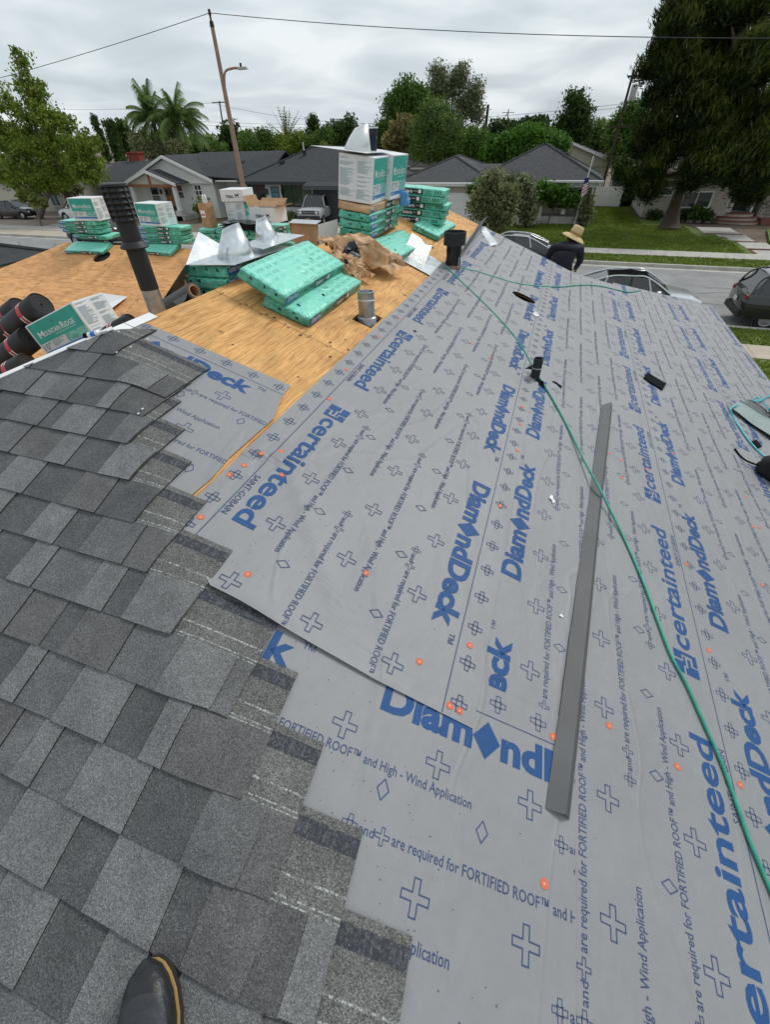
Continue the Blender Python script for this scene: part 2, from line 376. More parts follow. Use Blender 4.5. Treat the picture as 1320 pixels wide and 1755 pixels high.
def shingle_base_mat():
    m = shingle_mat('shingle_headlap', (0.095, 0.095, 0.091), (0.190, 0.189, 0.182), 400); t, b = nodes(m)
    src = b.inputs['Base Color'].links[0].from_socket
    at = N(t, 'ShaderNodeAttribute', attribute_name='sh'); sp = N(t, 'ShaderNodeSeparateXYZ'); L(t, at.outputs['Vector'], sp.inputs[0])
    tcn = N(t, 'ShaderNodeTexCoord')
    nz = N(t, 'ShaderNodeTexNoise', inp={'Scale': 120.0, 'Detail': 4.0, 'Roughness': 0.8}); L(t, tcn.outputs['Object'], nz.inputs['Vector'])
    def band(lo, hi, soft=0.0015):
        a = N(t, 'ShaderNodeMapRange', inp={1: lo - soft, 2: lo + soft, 3: 0.0, 4: 1.0}); L(t, sp.outputs[1], a.inputs[0])
        c = N(t, 'ShaderNodeMapRange', inp={1: hi - soft, 2: hi + soft, 3: 1.0, 4: 0.0}); L(t, sp.outputs[1], c.inputs[0])
        k = N(t, 'ShaderNodeMath', operation='MULTIPLY'); L(t, a.outputs[0], k.inputs[0]); L(t, c.outputs[0], k.inputs[1]); return k.outputs[0]
    def mul(a, c):
        k = N(t, 'ShaderNodeMath', operation='MULTIPLY'); L(t, a, k.inputs[0]); L(t, c, k.inputs[1]); return k.outputs[0]
    def mxx(a, c):
        k = N(t, 'ShaderNodeMath', operation='MAXIMUM'); L(t, a, k.inputs[0]); L(t, c, k.inputs[1]); return k.outputs[0]
    brk = N(t, 'ShaderNodeMapRange', inp={1: 0.46, 2: 0.58, 3: 0.0, 4: 0.75}); L(t, nz.outputs[0], brk.inputs[0])
    ln = mxx(mxx(band(0.1515, 0.1550), band(0.1615, 0.1645)), band(0.1975, 0.2015))
    ln = mul(ln, brk.outputs[0])
    mxc = N(t, 'ShaderNodeMix', data_type='RGBA'); L(t, ln, mxc.inputs[0]); L(t, src, mxc.inputs[6]); mxc.inputs[7].default_value = (0.62, 0.68, 0.63, 1)
    # release tape near the top edge, with embossed marks
    tp = band(0.272, 0.312, 0.001)
    mp = N(t, 'ShaderNodeMapping'); mp.inputs['Scale'].default_value = (150, 12, 1); L(t, at.outputs['Vector'], mp.inputs[0])
    em = N(t, 'ShaderNodeTexNoise', inp={'Scale': 1.0, 'Detail': 2.0}); L(t, mp.outputs[0], em.inputs['Vector'])
    mk = N(t, 'ShaderNodeMapRange', inp={1: 0.55, 2: 0.62, 3: 0.0, 4: 0.5}); L(t, em.outputs[0], mk.inputs[0])
    inner = mul(band(0.280, 0.303, 0.001), mk.outputs[0])
    tcx = N(t, 'ShaderNodeMix', data_type='RGBA'); L(t, inner, tcx.inputs[0]); tcx.inputs[6].default_value = (0.045, 0.05, 0.062, 1); tcx.inputs[7].default_value = (0.13, 0.14, 0.16, 1)
    gr = N(t, 'ShaderNodeMapRange', inp={1: 0.40, 2: 0.52, 3: 0.25, 4: 1.0}); L(t, nz.outputs[0], gr.inputs[0])
    tpm = mul(tp, gr.outputs[0])
    mx2 = N(t, 'ShaderNodeMix', data_type='RGBA'); L(t, tpm, mx2.inputs[0]); L(t, mxc.outputs[2], mx2.inputs[6]); L(t, tcx.outputs[2], mx2.inputs[7])
    L(t, mx2.outputs[2], b.inputs['Base Color'])
    return m
SHB = shingle_base_mat()
ASPHALT = mat('asphalt_edge', (0.02, 0.02, 0.022), 0.8)
WHITE_METAL = mat('white_painted_metal', (0.78, 0.78, 0.77), 0.45, var=0.06, scale=8)
STUCCO = mat('house_stucco', (0.55, 0.50, 0.43), 0.9, var=0.12, scale=20, bump=0.3, bscale=90)
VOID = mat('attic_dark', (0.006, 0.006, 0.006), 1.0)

# ================================================================ the house we stand on
house = thing('house', 'house being re-roofed in the foreground, grey underlayment and bare plywood', 'house')
HIPC = lambda u, y: (-u / SLN - y) <= -YAP
def bw(u, y, h=0.0): return FB @ Vector((u, y, h))

far_pts = [(0.0, 7.52), (0.95, 7.50), (1.6, 7.44), (2.05, 7.40), (2.43, 7.30), (3.1, 7.80), (4.12, 8.90), (4.97, 9.72), (EAVE_U, 9.98)]
B_OUT = [(0, YAP)] + [(EAVE_U, YAP - EAVE_U / SLN)] + far_pts[::-1]
def flatprism(poly, h0, h1): 
    mb = MB(); mb.prism([(p[0], p[1], h0) for p in poly], (0, 0, h1 - h0)); return mb
# decks (rafters' sheathing below everything)
pu, py_ = bpix(629, 547)
PH = [(pu - 0.075, py_ - 0.11), (pu + 0.075, py_ - 0.11), (pu + 0.075, py_ + 0.13), (pu - 0.075, py_ + 0.13)]          # square cut for the flue
hu, hy = bpix(897, 512)
HB = [(hu + 0.135 * math.cos(k * math.pi / 12), hy + 0.10 * math.sin(k * math.pi / 12)) for k in range(24)]                # round hole in the underlayment
mb = MB(); mb.prism([(p[0], p[1], -0.030) for p in B_OUT], (0, 0, 0.017), holes=[[(p[0], p[1], -0.030) for p in PH], [(hu + (p[0] - hu) * 1.35, hy + (p[1] - hy) * 1.5, -0.030) for p in HB]])
mb.build('roof_deck', EDGE, house, FB)
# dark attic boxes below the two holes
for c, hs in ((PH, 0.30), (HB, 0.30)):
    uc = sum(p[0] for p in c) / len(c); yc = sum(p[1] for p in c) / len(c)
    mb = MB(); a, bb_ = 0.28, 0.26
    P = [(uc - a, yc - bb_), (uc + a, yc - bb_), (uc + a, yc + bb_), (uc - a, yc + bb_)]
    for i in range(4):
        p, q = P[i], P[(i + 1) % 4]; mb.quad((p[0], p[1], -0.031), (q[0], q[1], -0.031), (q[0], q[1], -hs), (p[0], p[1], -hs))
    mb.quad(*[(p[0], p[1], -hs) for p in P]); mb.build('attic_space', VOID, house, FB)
AL = 6.2
mb = flatprism([(0, 0), (AL, -AL * SLN), (-AL, -AL * SLN)], -0.030, -0.001); mb.build('roof_deck', FELT, house, FA)
# left-hand slope (falls away behind the ridge)
mb = flatprism([(0, -YAP), (0, -7.5), (2.43, -7.3), (EAVE_U, -9.98), (EAVE_U, EAVE_U / SLN - YAP)], -0.030, -0.001); mb.build('roof_deck', PLY_B, house, FC)
# front hip plane below the gablet, and the gablet wall
xg = 2.43 / SLN; zg = CAMH + RZ - SL * xg
FF = frame((RX, 7.28, zg), (-1, 0, 0), (0, 1 / SLN, -SL / SLN), (0, SL / SLN, 1 / SLN))
wF = 2.75 * SLN
mb = flatprism([(-xg, 0), (xg, 0), (xg + 2.6, wF), (-xg - 2.6, wF)], -0.03, -0.001); mb.build('roof_deck', FELT, house, FF)
mb = MB(); mb.prism([(RX - xg, 7.26, zg - 0.05), (RX + xg, 7.26, zg - 0.05), (RX, 7.26, CAMH + RZ - 0.04)], (0, 0.04, 0)); mb.build('gablet_wall', STUCCO, house)
# left wing
WX0, WX1 = -9.35, -3.0
wl = 2.75 * SLN
WHC = wpix(174.5, 440.5)
WH = [(WHC[0] + 0.17 * math.cos(k * math.pi / 12), WHC[1] + 0.17 * math.sin(k * math.pi / 12)) for k in range(24)]
FWb = frame((0, WY, WZ), (-1, 0, 0), (0, -1 / SLN, SL / SLN), (0, SL / SLN, 1 / SLN))
mb = flatprism([(-WX0, 0), (3.2, 0), (3.2, -wl), (-WX0 + 2.75, -wl)], -0.03, -0.001); mb.build('roof_deck', PLY_W, house, FWb)
mb = MB(); FWh = frame((WX0, WY, WZ), (0, 1, 0), (1 / SLN, 0, SL / SLN), (-SL / SLN, 0, 1 / SLN))
mb = flatprism([(0, 0), (-2.75, -wl), (2.75, -wl)], -0.03, -0.001); mb.build('roof_deck', PLY_W, house, FWh)
mb = MB(); mb.prism([(p[0], p[1], -0.030) for p in [(WX0, 0), (WX0 - 2.75, -wl), (-5.4, -wl), (-2.9, 0)]], (0, 0, 0.017), holes=[[(p[0], p[1], -0.03) for p in WH]])
mb.build('roof_deck', EDGE, house, FW)
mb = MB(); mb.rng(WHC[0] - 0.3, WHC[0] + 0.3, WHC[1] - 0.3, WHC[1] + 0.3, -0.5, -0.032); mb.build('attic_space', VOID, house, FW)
# plywood sheets, bare on the wing and along the ridge
def sheets(frm, x0s, ws, y0, y1, clip, m, axis, holes=()):
    """one row of sheets; axis = 0 joints across local x, 1 joints across local y"""
    for a, bnd in zip(x0s, ws):
        g = 0.0022
        poly = [(a + g, y0 + g), (a + bnd - g, y0 + g), (a + bnd - g, y1 - g), (a + g, y1 - g)]
        if axis: poly = [(p[1], p[0]) for p in poly]
        for c in clip: poly = clip_poly(poly, *c) if len(poly) > 2 else poly
        if len(poly) < 3: continue
        lo = [min(p[i] for p in poly) for i in (0, 1)]; hi = [max(p[i] for p in poly) for i in (0, 1)]
        hs = [h for h in holes if all(lo[i] < min(p[i] for p in h) and max(p[i] for p in h) < hi[i] for i in (0, 1))]
        mb = MB(); mb.prism([(p[0], p[1], -0.0122) for p in poly], (0, 0, 0.0122), holes=[[(p[0], p[1], -0.0122) for p in h] for h in hs], side=1)
        mb.build('plywood_sheet', [m, EDGE], house, frm)
hipB = (-1 / SLN, -1, -YAP); hipB2 = (-1 / SLN, -1, -YAP - 0.055); rake = (0, 1, 7.5)
sheets(FB, [0.2, 2.35, 4.79, 7.23], [2.15, 2.44, 2.44, 2.44], 0.0, 1.22, [hipB, rake], PLY_B, 1, [PH])
hipW = (-1, 1 / SLN, -WX0)
for r_, off in ((0, 0), (1, -1.22), (2, 0)):
    sheets(FW, [-12.6 + off, -10.16 + off, -7.72 + off, -5.28 + off, -2.84 + off], [2.44] * 5, -1.22 * (r_ + 1), -1.22 * r_, [hipW, (1, 0, -2.9)], PLY_W, 0, [WH])
# ridge line of the plywood: a bevelled nosing so the edge reads as the sheet thickness
# walls under the eaves
mb = MB()
zE = CAMH + RZ - SL * EAVE_U / SLN
ex = RX + EAVE_U / SLN
mb.rng(-6.3, ex - 0.55, YAP - EAVE_U / SLN + 0.55, 9.4, 0, zE - 0.12); mb.build('wall', STUCCO, house)
mb = MB(); mb.rng(-11.6, -6.32, 5.1, 9.5, 0, zE - 0.12); mb.build('wall', STUCCO, house)
# fascia and drip edge along the right eave
mb = MB(); mb.box((ex - 0.02, 3.2, zE - 0.11), (0.03, 13.4, 0.17)); mb.build('fascia_board', WHITE_METAL, house)
# white metal edge along the left hip and the start of the ridge
mb = MB(); hx, hyv = -3.6, -3.6 * SLN
nl = math.hypot(1, SLN)
dxy = Vector((-1 / nl, -SLN / nl, 0)); pxy = Vector((-SLN / nl, 1 / nl, 0))
p0 = Vector((0.0, 0.0, 0.014)); p1 = p0 + dxy * 5.5
mb.prism([p0 - pxy * 0.006, p1 - pxy * 0.006, p1 + pxy * 0.022, p0 + pxy * 0.022], (0, 0, 0.004)); mb.build('drip_edge', WHITE_METAL, house, FA)
mb = MB(); y1_ = bpix(262, 541)[1]
mb.prism([(-0.02, YAP, 0.004), (0.035, YAP, 0.004), (0.03, y1_, 0.004), (-0.02, y1_, 0.004)], (0, 0, 0.004)); mb.build('drip_edge', WHITE_METAL, house, FB)

# ================================================================ underlayment with its print
ROLL = 1.19; PER = 1.182
def cross_pts(c, s, wd):
    x, y = c; a, h = s / 2, wd / 2
    return [(x - h, y - a), (x + h, y - a), (x + h, y - h), (x + a, y - h), (x + a, y + h), (x + h, y + h), (x + h, y + a), (x - h, y + a), (x - h, y + h), (x - a, y + h), (x - a, y - h), (x - h, y - h)]
def star_pts(c, r0, r1): return [(c[0] + (r0 if k % 2 == 0 else r1) * math.cos(R(45) + k * math.pi / 4), c[1] + (r0 if k % 2 == 0 else r1) * math.sin(R(45) + k * math.pi / 4)) for k in range(8)]
def mark_star(fl, c, s):
    a = s / 2; h = s * 0.15; w_ = s * 0.045
    for ang in range(4):
        ca, sa = math.cos(ang * math.pi / 2), math.sin(ang * math.pi / 2)
        rot = lambda x, y: (c[0] + x * ca - y * sa, c[1] + x * sa + y * ca)
        fl.ring([rot(h * 0.9, -h), rot(a, -h), rot(a, h), rot(h * 0.9, h)], w_, 1)
    fl.ring(star_pts(c, s * 0.33, s * 0.17), w_, 1)
def roll_tile():
    fl = Flat()
    # maker's mark: a square split by a stepped gap
    x0, q0, s = 0.0, 0.133, 0.108
    def sq(*pts): fl.poly([(x0 + a * s, q0 + b * s) for a, b in pts], 0)
    sq((0, 0), (0.42, 0), (0.42, 0.30), (0.72, 0.30), (0.72, 0.42), (0.30, 0.42), (0.30, 0.55), (0, 0.55))
    sq((0.50, 0), (1, 0), (1, 1), (0.62, 1), (0.62, 0.66), (0.86, 0.66), (0.86, 0.18), (0.50, 0.18))
    sq((0, 0.64), (0.38, 0.64), (0.38, 0.52), (0.78, 0.52), (0.78, 0.60), (0.52, 0.60), (0.52, 1), (0, 1))
    fl.text('certainteed', 0.125, 0.147, w=0.80, h=0.092, mi=0, bold=0.022, res=3)
    fl.text('SAINT-GOBAIN', 0.675, 0.097, w=0.24, h=0.026, mi=1, bold=0.004)
    for k in range(4):
        o = k * PER / 4
        for q in (0.29, 0.59, 0.887): fl.ring(cross_pts((-0.035 + o, q), 0.076, 0.020), 0.0031, 1)
        for q, d0 in ((0.402, 0.11), (0.774, 0.12)):
            c = (d0 + o, q); fl.ring([(c[0] - 0.019, c[1]), (c[0], c[1] - 0.028), (c[0] + 0.019, c[1]), (c[0], c[1] + 0.028)], 0.0031, 1)
    for k in range(8):
        for q in (0.036, 1.134): mark_star(fl, (0.134 + k * PER / 8, q), 0.058)
    tail = 'are required for FORTIFIED ROOF\u2122 and High - Wind Application'
    for q, d0 in ((0.355, 0.045), (0.505, 0.632), (0.675, 0.043), (0.823, 0.642)):
        mark_star(fl, (d0 + 0.014, q), 0.042)
        fl.text('and', d0 + 0.040, q - 0.011, h=0.022, mi=1, bold=0.006)
        fl.ring(cross_pts((d0 + 0.104, q + 0.001), 0.040, 0.011), 0.0022, 1)
        fl.text(tail, d0 + 0.132, q - 0.017, w=0.785, h=0.034, mi=1, bold=0.006)
    fl.text('Diam', 0.05, 0.966, h=0.098, w=0.305, mi=0, bold=0.042, res=3)
    c = (0.402, 1.010); fl.poly([(c[0] - 0.046, c[1]), (c[0], c[1] - 0.056), (c[0] + 0.046, c[1]), (c[0], c[1] + 0.056)], 0)
    fl.text('ndDeck', 0.452, 0.966, h=0.098, w=0.475, mi=0, bold=0.042, res=3)
    fl.text('\u2122', 0.94, 1.045, h=0.022, mi=1)
    return fl
TILE = roll_tile(); TV = TILE.arr(); TF = TILE.f; TM = TILE.m
def lay_sheet(name, outline, clips, h, mapping, v0, v1, vstart, label=None, wave=None, hole=None, pl=0.0007):
    """outline: polygon in (u, y). mapping (v, q) -> (u, y). Print repeats from v0 to v1 with phase vstart, clipped to the half-planes"""
    bm = bmesh.new(); loops = [[Vector((p[0], p[1], h)) for p in l_] for l_ in ([outline] + ([hole] if hole else []))]
    vs = [bm.verts.new(p) for l_ in loops for p in l_]
    for t in tessellate_polygon(loops): bm.faces.new([vs[i] for i in t])
    if wave:
        for k in wave[1]:
            bmesh.ops.bisect_plane(bm, geom=bm.verts[:] + bm.edges[:] + bm.faces[:], plane_co=k[0], plane_no=k[1])
        for v in bm.verts: v.co.z = h + wave[0](v.co.x, v.co.y)
    ext = bmesh.ops.extrude_face_region(bm, geom=bm.faces[:])
    for v in ext['geom']:
        if isinstance(v, bmesh.types.BMVert): v.co.z -= 0.0011
    bmesh.ops.recalc_face_normals(bm, faces=bm.faces[:])
    me = bpy.data.meshes.new(name); bm.to_mesh(me); bm.free(); me.materials.append(FELT); o = link(name, me, house, FB)
    if label: o['label'] = label
    k0 = math.floor((v0 - vstart) / PER) - 1; k1 = math.ceil((v1 - vstart) / PER)
    P = []; F = []; Mi = []
    for k in range(k0, k1 + 1):
        b = len(P) and sum(len(q) for q in P); s = TV + np.array([vstart + k * PER, 0])
        P.append(s); F += [tuple(i + b for i in f) for f in TF]; Mi += TM
    P = np.concatenate(P); uv = [mapping(p[0], p[1]) for p in P]
    for q in (0.09, 1.085):          # the two lap lines
        b = len(uv); uv += [mapping(v0 - 1, q - 0.0016), mapping(v1 + 1, q - 0.0016), mapping(v1 + 1, q + 0.0016), mapping(v0 - 1, q + 0.0016)]
        F.append((b, b + 1, b + 2, b + 3)); Mi.append(1)
    me = bpy.data.meshes.new('print'); me.from_pydata([(a, c, h + pl) for a, c in uv], [], F); me.polygons.foreach_set('material_index', Mi)
    bm = bmesh.new(); bm.from_mesh(me)
    for (a, b, c) in clips:
        n = math.hypot(a, b)
        bmesh.ops.bisect_plane(bm, geom=bm.verts[:] + bm.edges[:] + bm.faces[:], plane_co=(a * c / n / n, b * c / n / n, 0), plane_no=(a, b, 0), clear_outer=True)
    if wave:
        for k in wave[1]: bmesh.ops.bisect_plane(bm, geom=bm.verts[:] + bm.edges[:] + bm.faces[:], plane_co=k[0], plane_no=k[1])
        for v in bm.verts: v.co.z = h + pl + wave[0](v.co.x, v.co.y)
    if hole:
        hc = np.mean(hole, axis=0); rx_, ry_ = max(p[0] for p in hole) - hc[0], max(p[1] for p in hole) - hc[1]
        bmesh.ops.delete(bm, geom=[f for f in bm.faces if ((f.calc_center_median().x - hc[0]) / rx_) ** 2 + ((f.calc_center_median().y - hc[1]) / ry_) ** 2 < 1.0], context='FACES')
    bm.to_mesh(me); bm.free(); me.materials.append(INK); me.materials.append(INK2)
    tag(link('print', me, o), kind='stuff')
    return o
farclip = [(-0.045, 1, 7.52)]
# far edge as half-planes: gablet rake for the upper rows, hip for the lower
def hp(p, q):                      # half-plane left of p->q kept (interior to the near side)
    a, b = q[1] - p[1], -(q[0] - p[0]); c = a * p[0] + b * p[1]
    return (-a, -b, -c) if a * 2.0 + b * 0.0 - c > 0 else (a, b, c)
RAKE = hp((0.0, 7.52), (2.43, 7.30)); FHIP = hp((2.43, 7.30), (EAVE_U, 9.98))
def cut(poly, clips):
    for c in clips: poly = clip_poly(poly, *c)
    return poly
rect = lambda a, b, c, d: [(a, c), (b, c), (b, d), (a, d)]
# lower rows first; every row laps over the one below
cl = [hipB, FHIP, (1, 0, EAVE_U)]
lay_sheet('underlayment_sheet', cut(rect(4.14, EAVE_U, -4, 11), cl), cl + [(-1, 0, -4.14)], 0.0012, lambda v, q: (5.335 - q, v), -3.5, 10.5, 0.62)
cl = [hipB, FHIP]
lay_sheet('underlayment_sheet', cut(rect(3.07, 4.262, -4, 11), cl), cl + [(-1, 0, -3.07)], 0.0036, lambda v, q: (4.262 - q, v), -2.6, 9.6, 0.338)
cl = [hipB, FHIP, RAKE]
row2 = cut(rect(2.02, 3.195, -3, 6), [hipB])
row2 = [p for p in row2 if p[1] < 5.9][:0] + [(2.02, YAP - 2.02 / SLN), (3.195, YAP - 3.195 / SLN), (3.195, 7.88), (2.43, 7.30), (2.02, 7.34)]
lay_sheet('underlayment_sheet', row2, [hipB, (0, 1, 7.30), (-1, 0, -2.02)], 0.0060, lambda v, q: (3.195 - q, v), -1.6, 7.6, 0.03)
# two strips carried over from the hip end, lying on this slope with their print running down the slope
ang = R(3.2); ca, sa = math.cos(ang), math.sin(ang)
s1o = (-0.215, 1.745 - ROLL)
S1 = lambda v, q: (s1o[0] + v * ca - q * sa + 0.06, s1o[1] + v * sa + q * ca)
s1_out = [(0.04, 1.731), (0.45, 1.765), (0.832, 1.800), (0.855, 1.66), (0.905, 1.50), (0.902, 1.31), (0.899, 1.16), (0.912, 1.02), (0.903, 0.80), (0.90, YAP - 0.90 / SLN + 0.07), (0.04, YAP + 0.035)]
c1 = [hipB2, hp((0.855, 1.66), (0.905, 1.50)), (1, 0, 0.903)]
c1[1] = tuple(-k for k in c1[1]) if c1[1][0] * 0.3 + c1[1][1] * 1.2 > c1[1][2] else c1[1]
lay_sheet('underlayment_sheet', s1_out, c1, 0.0080, S1, 0.0, 1.4, 0.0)
s2o = (1.777, 0.735 - ROLL)
S2 = lambda v, q: (s2o[0] + v * ca - q * sa + 0.062, s2o[1] + v * sa + q * ca)
s2_out = cut([(0.80, 0.672), (2.488, 0.769), (2.494, 0.5), (2.502, -0.9), (0.8, -0.9)], [hipB2])
c2 = [hipB, hp((2.488, 0.769), (2.502, -0.9)), (sa * -1, ca, 0.735 * ca - s2o[0] * sa + 0.004)]
c2[1] = tuple(-k for k in c2[1]) if c2[1][0] * 1.0 > c2[1][2] else c2[1]
lay_sheet('underlayment_sheet', s2_out, [hipB2, c2[1]], 0.0085, S2, -1.4, 0.9, 0.0)
# uppermost row, its near end cut square and curling up a little
NEAR1 = hp((1.187, 0.613), (2.133, 0.588))
NEAR1 = tuple(-k for k in NEAR1) if NEAR1[0] * 1.5 + NEAR1[1] * 3 > NEAR1[2] else NEAR1
row1 = [(0.926, 0.80), (1.187, 0.613), (1.79, 0.585), (2.133, 0.588), (2.124, 3.0), (2.124, 7.327), (0.90, 7.44), (0.928, 3.6), (0.924, 1.64), (0.928, 1.0)]
curl = lambda u, y: 0.016 * math.exp(-max(0, y - 0.59) / 0.05) * max(0.0, 1 - max(0, u - 1.3) / 0.85) + 0.024 * math.exp(-max(0, y - 0.59) / 0.045) * math.exp(-((u - 1.30) / 0.13) ** 2) + 0.012 * math.exp(-((y - 1.26 - 0.35 * (u - 1.02)) / 0.028) ** 2) * math.exp(-((u - 0.98) / 0.25) ** 2) + 0.006 * math.exp(-((y - 0.9 + 1.1 * (u - 1.45)) / 0.05) ** 2) * math.exp(-((u - 1.3) / 0.35) ** 2)
wv = [((0, 0.58 + 0.018 * k, 0), (0, 1, 0)) for k in range(48)] + [((1.0 + 0.06 * k, 0, 0), (1, 0, 0)) for k in range(12)]
lay_sheet('underlayment_sheet', row1, [NEAR1, RAKE, (-1, 0, -0.929), (1, 0, 2.123), (-(0.80 - 0.613), -(1.187 - 0.926), -((0.80 - 0.613) * 1.187 + (1.187 - 0.926) * 0.613) - 0.002)], 0.0115, lambda v, q: (0.938 + q, -v), -7.6, -0.4, -1.809, wave=(curl, wv), hole=HB, pl=0.0016)

# ================================================================ shingles on the hip end, lapped round the hip
nh = math.hypot(1, SLN)
dA = (1 / nh, -SLN / nh); pA = (SLN / nh, 1 / nh)
A3 = FA.to_3x3(); B3 = FB.to_3x3(); APEX = FA.translation
DH = A3 @ Vector((dA[0], dA[1], 0)); PA = A3 @ Vector((pA[0], pA[1], 0)); PB = B3 @ Vector((1 / nh, SLN / nh, 0))
NA = A3 @ Vector((0, 0, 1)); NB = B3 @ Vector((0, 0, 1)); RF = 0.05
def fold(a, b, h):
    al = a * dA[0] + b * dA[1]; w_ = a * pA[0] + b * pA[1]; base = APEX + DH * al
    if w_ <= -RF: P, n = PA * w_, NA
    elif w_ >= RF: P, n = PB * w_, NB
    else:
        t = (w_ + RF) / (2 * RF); P = PA * (-RF) * (1 - t) ** 2 + PB * RF * t * t; n = (NA * (1 - t) + NB * t).normalized()
    return base + P + n * (h + 0.004 * math.exp(-(w_ / 0.06) ** 2) + max(0.0, min(0.0135, w_ * 0.12)))
lefthip = (-SLN, 1, 0.0)           # keep a*(-SLN)+b <= 0  (right of the left hip)
def slab(name, poly, htop, thick, mats, parent, b0, seed, smooth=False):
    poly = clip_poly(poly, *lefthip)
    if len(poly) < 3: return None
    bm = bmesh.new(); bm.faces.new([bm.verts.new((p[0], p[1], 0)) for p in poly])
    for k in (-3.6, -2.4, -1.6, -1, -0.5, 0, 0.5, 1, 1.6, 2.4, 3.2):
        bmesh.ops.bisect_plane(bm, geom=bm.verts[:] + bm.edges[:] + bm.faces[:], plane_co=(pA[0] * RF * k, pA[1] * RF * k, 0), plane_no=(pA[0], pA[1], 0))
    vs = [(v.co.x, v.co.y) for v in bm.verts]; idx = {v: i for i, v in enumerate(bm.verts)}; n = len(vs)
    fs = [tuple(idx[v] for v in f.verts) for f in bm.faces]
    if fs and bm.faces[:][0].normal.z < 0: fs = [f[::-1] for f in fs]
    bd = [(idx[e.verts[0]], idx[e.verts[1]]) for e in bm.edges if len(e.link_faces) == 1]; bm.free()
    top = [fold(a, b, htop(a, b)) for a, b in vs]; bot = [fold(a, b, htop(a, b) - thick) for a, b in vs]
    me = bpy.data.meshes.new(name); me.from_pydata(top + bot, [], fs + [tuple(i + n for i in f[::-1]) for f in fs] + [(i, j, j + n, i + n) for i, j in bd])
    at = me.attributes.new('sh', 'FLOAT_VECTOR', 'POINT'); at.data.foreach_set('vector', [x for a, b in vs * 2 for x in (a + seed, b - b0, seed)])
    for m in mats: me.materials.append(m)
    me.polygons.foreach_set('material_index', [0] * len(fs) + [1] * (len(fs) + len(bd)))
    bm = bmesh.new(); bm.from_mesh(me); bmesh.ops.recalc_face_normals(bm, faces=bm.faces[:]); bm.to_mesh(me); bm.free()
    return link(name, me, parent)
EXPO = 0.1478; SHH = 0.332
ends = [0.24, 0.13, 0.486, 0.49, 0.535, 0.65, 0.775, 0.93, 1.118, 1.376, 1.50, 1.645, 1.812, 1.985, 2.14, 2.30, 2.45, 2.6, 2.8]
rs = random.Random(11)
for k, ae in enumerate(ends):
    if k == 0: continue
    b0 = -0.0165 - EXPO * k
    right = ae; ci = 0
    while right > -2.6 and right > b0 / SLN * 1.15 - 0.6:
        ln = 1.0 if ci or rs.random() < 0.5 else rs.uniform(0.45, 0.95)
        left = right - ln; wob = rs.uniform(-0.003, 0.003)
        ht = lambda a, b, b0=b0: 0.0165 - 0.0143 * (b - b0) / SHH
        seed = rs.uniform(0, 40)
        poly = [(left + 0.0015, b0 + wob), (right - 0.0015, b0 - wob * 0.5), (right - 0.0015, b0 + SHH), (left + 0.0015, b0 + SHH)]
        sh = slab('shingle', poly, ht, 0.0045, [SHB, ASPHALT], house, b0, seed)
        if sh is None: break
        # exposed face: raised tabs and the lower layer showing between them
        x = left + 0.0015; i = rs.randrange(2); lastm = None
        while x < right - 0.02:
            wd = rs.choice([0.075, 0.11, 0.14, 0.165, 0.19]); x2 = min(x + wd, right - 0.0015)
            if right - x2 < 0.05: x2 = right - 0.0015
            raised = i % 2 == 0
            mi = rs.choice([1, 1, 0, 3] if raised else [2, 2, 0, 3])
            if mi == lastm: mi = (mi + 1) % 4
            lastm = mi
            lift = 0.0044 if raised else 0.0010
            jag = rs.uniform(-0.0008, 0.0008)
            poly = [(x + 0.0012, b0 - 0.001 + wob + jag), (x2 - 0.0012, b0 - 0.001 + wob - jag), (x2 - 0.0012 - 0.002, b0 + EXPO + 0.004), (x + 0.0012 + 0.002, b0 + EXPO + 0.004)]
            slab('tab', poly, lambda a, b, l_=lift: ht(a, b) + l_, lift - 0.0002, [TABM[mi], ASPHALT], sh, b0, seed)
            x = x2; i += 1
        right = left; ci += 1
# roofing nails just showing near the top courses
NAILH = mat('nail_head', (0.75, 0.75, 0.74), 0.4, metal=0.3)
mb = MB(); mb.lathe([(0.0, 0.0012), (0.0042, 0.0008), (0.0048, 0.0)], 8); nail_me = mb.mesh('nail', [NAILH])
for (px, py) in [(132, 598), (168, 555), (204, 612), (222, 598), (246, 574), (205, 575), (150, 590), (238, 715), (243, 705)]:
    a, b = apix(px, py); q = fold(a, b, 0.026); o = link('nail', nail_me, house, Matrix.Translation(q) @ A3.to_4x4())
# orange cap nails
CAPM = mat('cap_orange', (0.66, 0.17, 0.095), 0.75, spec=0.15); CAPC = mat('cap_centre', (0.80, 0.42, 0.30), 0.6)
mb = MB(); mb.lathe([(0.0, 0.0016), (0.0026, 0.0016), (0.0032, 0.0010)], 14, mi=1); mb.lathe([(0.0032, 0.0010), (0.0085, 0.0008), (0.0095, 0.0014), (0.0125, 0.0013), (0.0132, 0.0)], 14, mi=0); cap_me = mb.mesh('cap_nail', [CAPM, CAPC])
caps = [(344, 890), (393, 817), (418, 801), (447, 784), (481, 778), (483, 817), (563, 687), (424, 988), (626, 985), (717, 1136), (768, 1211), (785, 1220), (803, 1108), (855, 870), (885, 775), (945, 1263), (930, 1514), (1042, 1244), (1159, 1314), (1266, 1345), (1213, 1115), (1175, 968), (1153, 778), (1107, 805), (1063, 790), (1042, 778), (1065, 820), (1278, 852), (1289, 903), (1301, 905), (1305, 1003), (594, 637), (683, 548), (650, 580), (728, 506), (808, 592), (838, 616), (905, 706), (890, 730), (893, 700)]
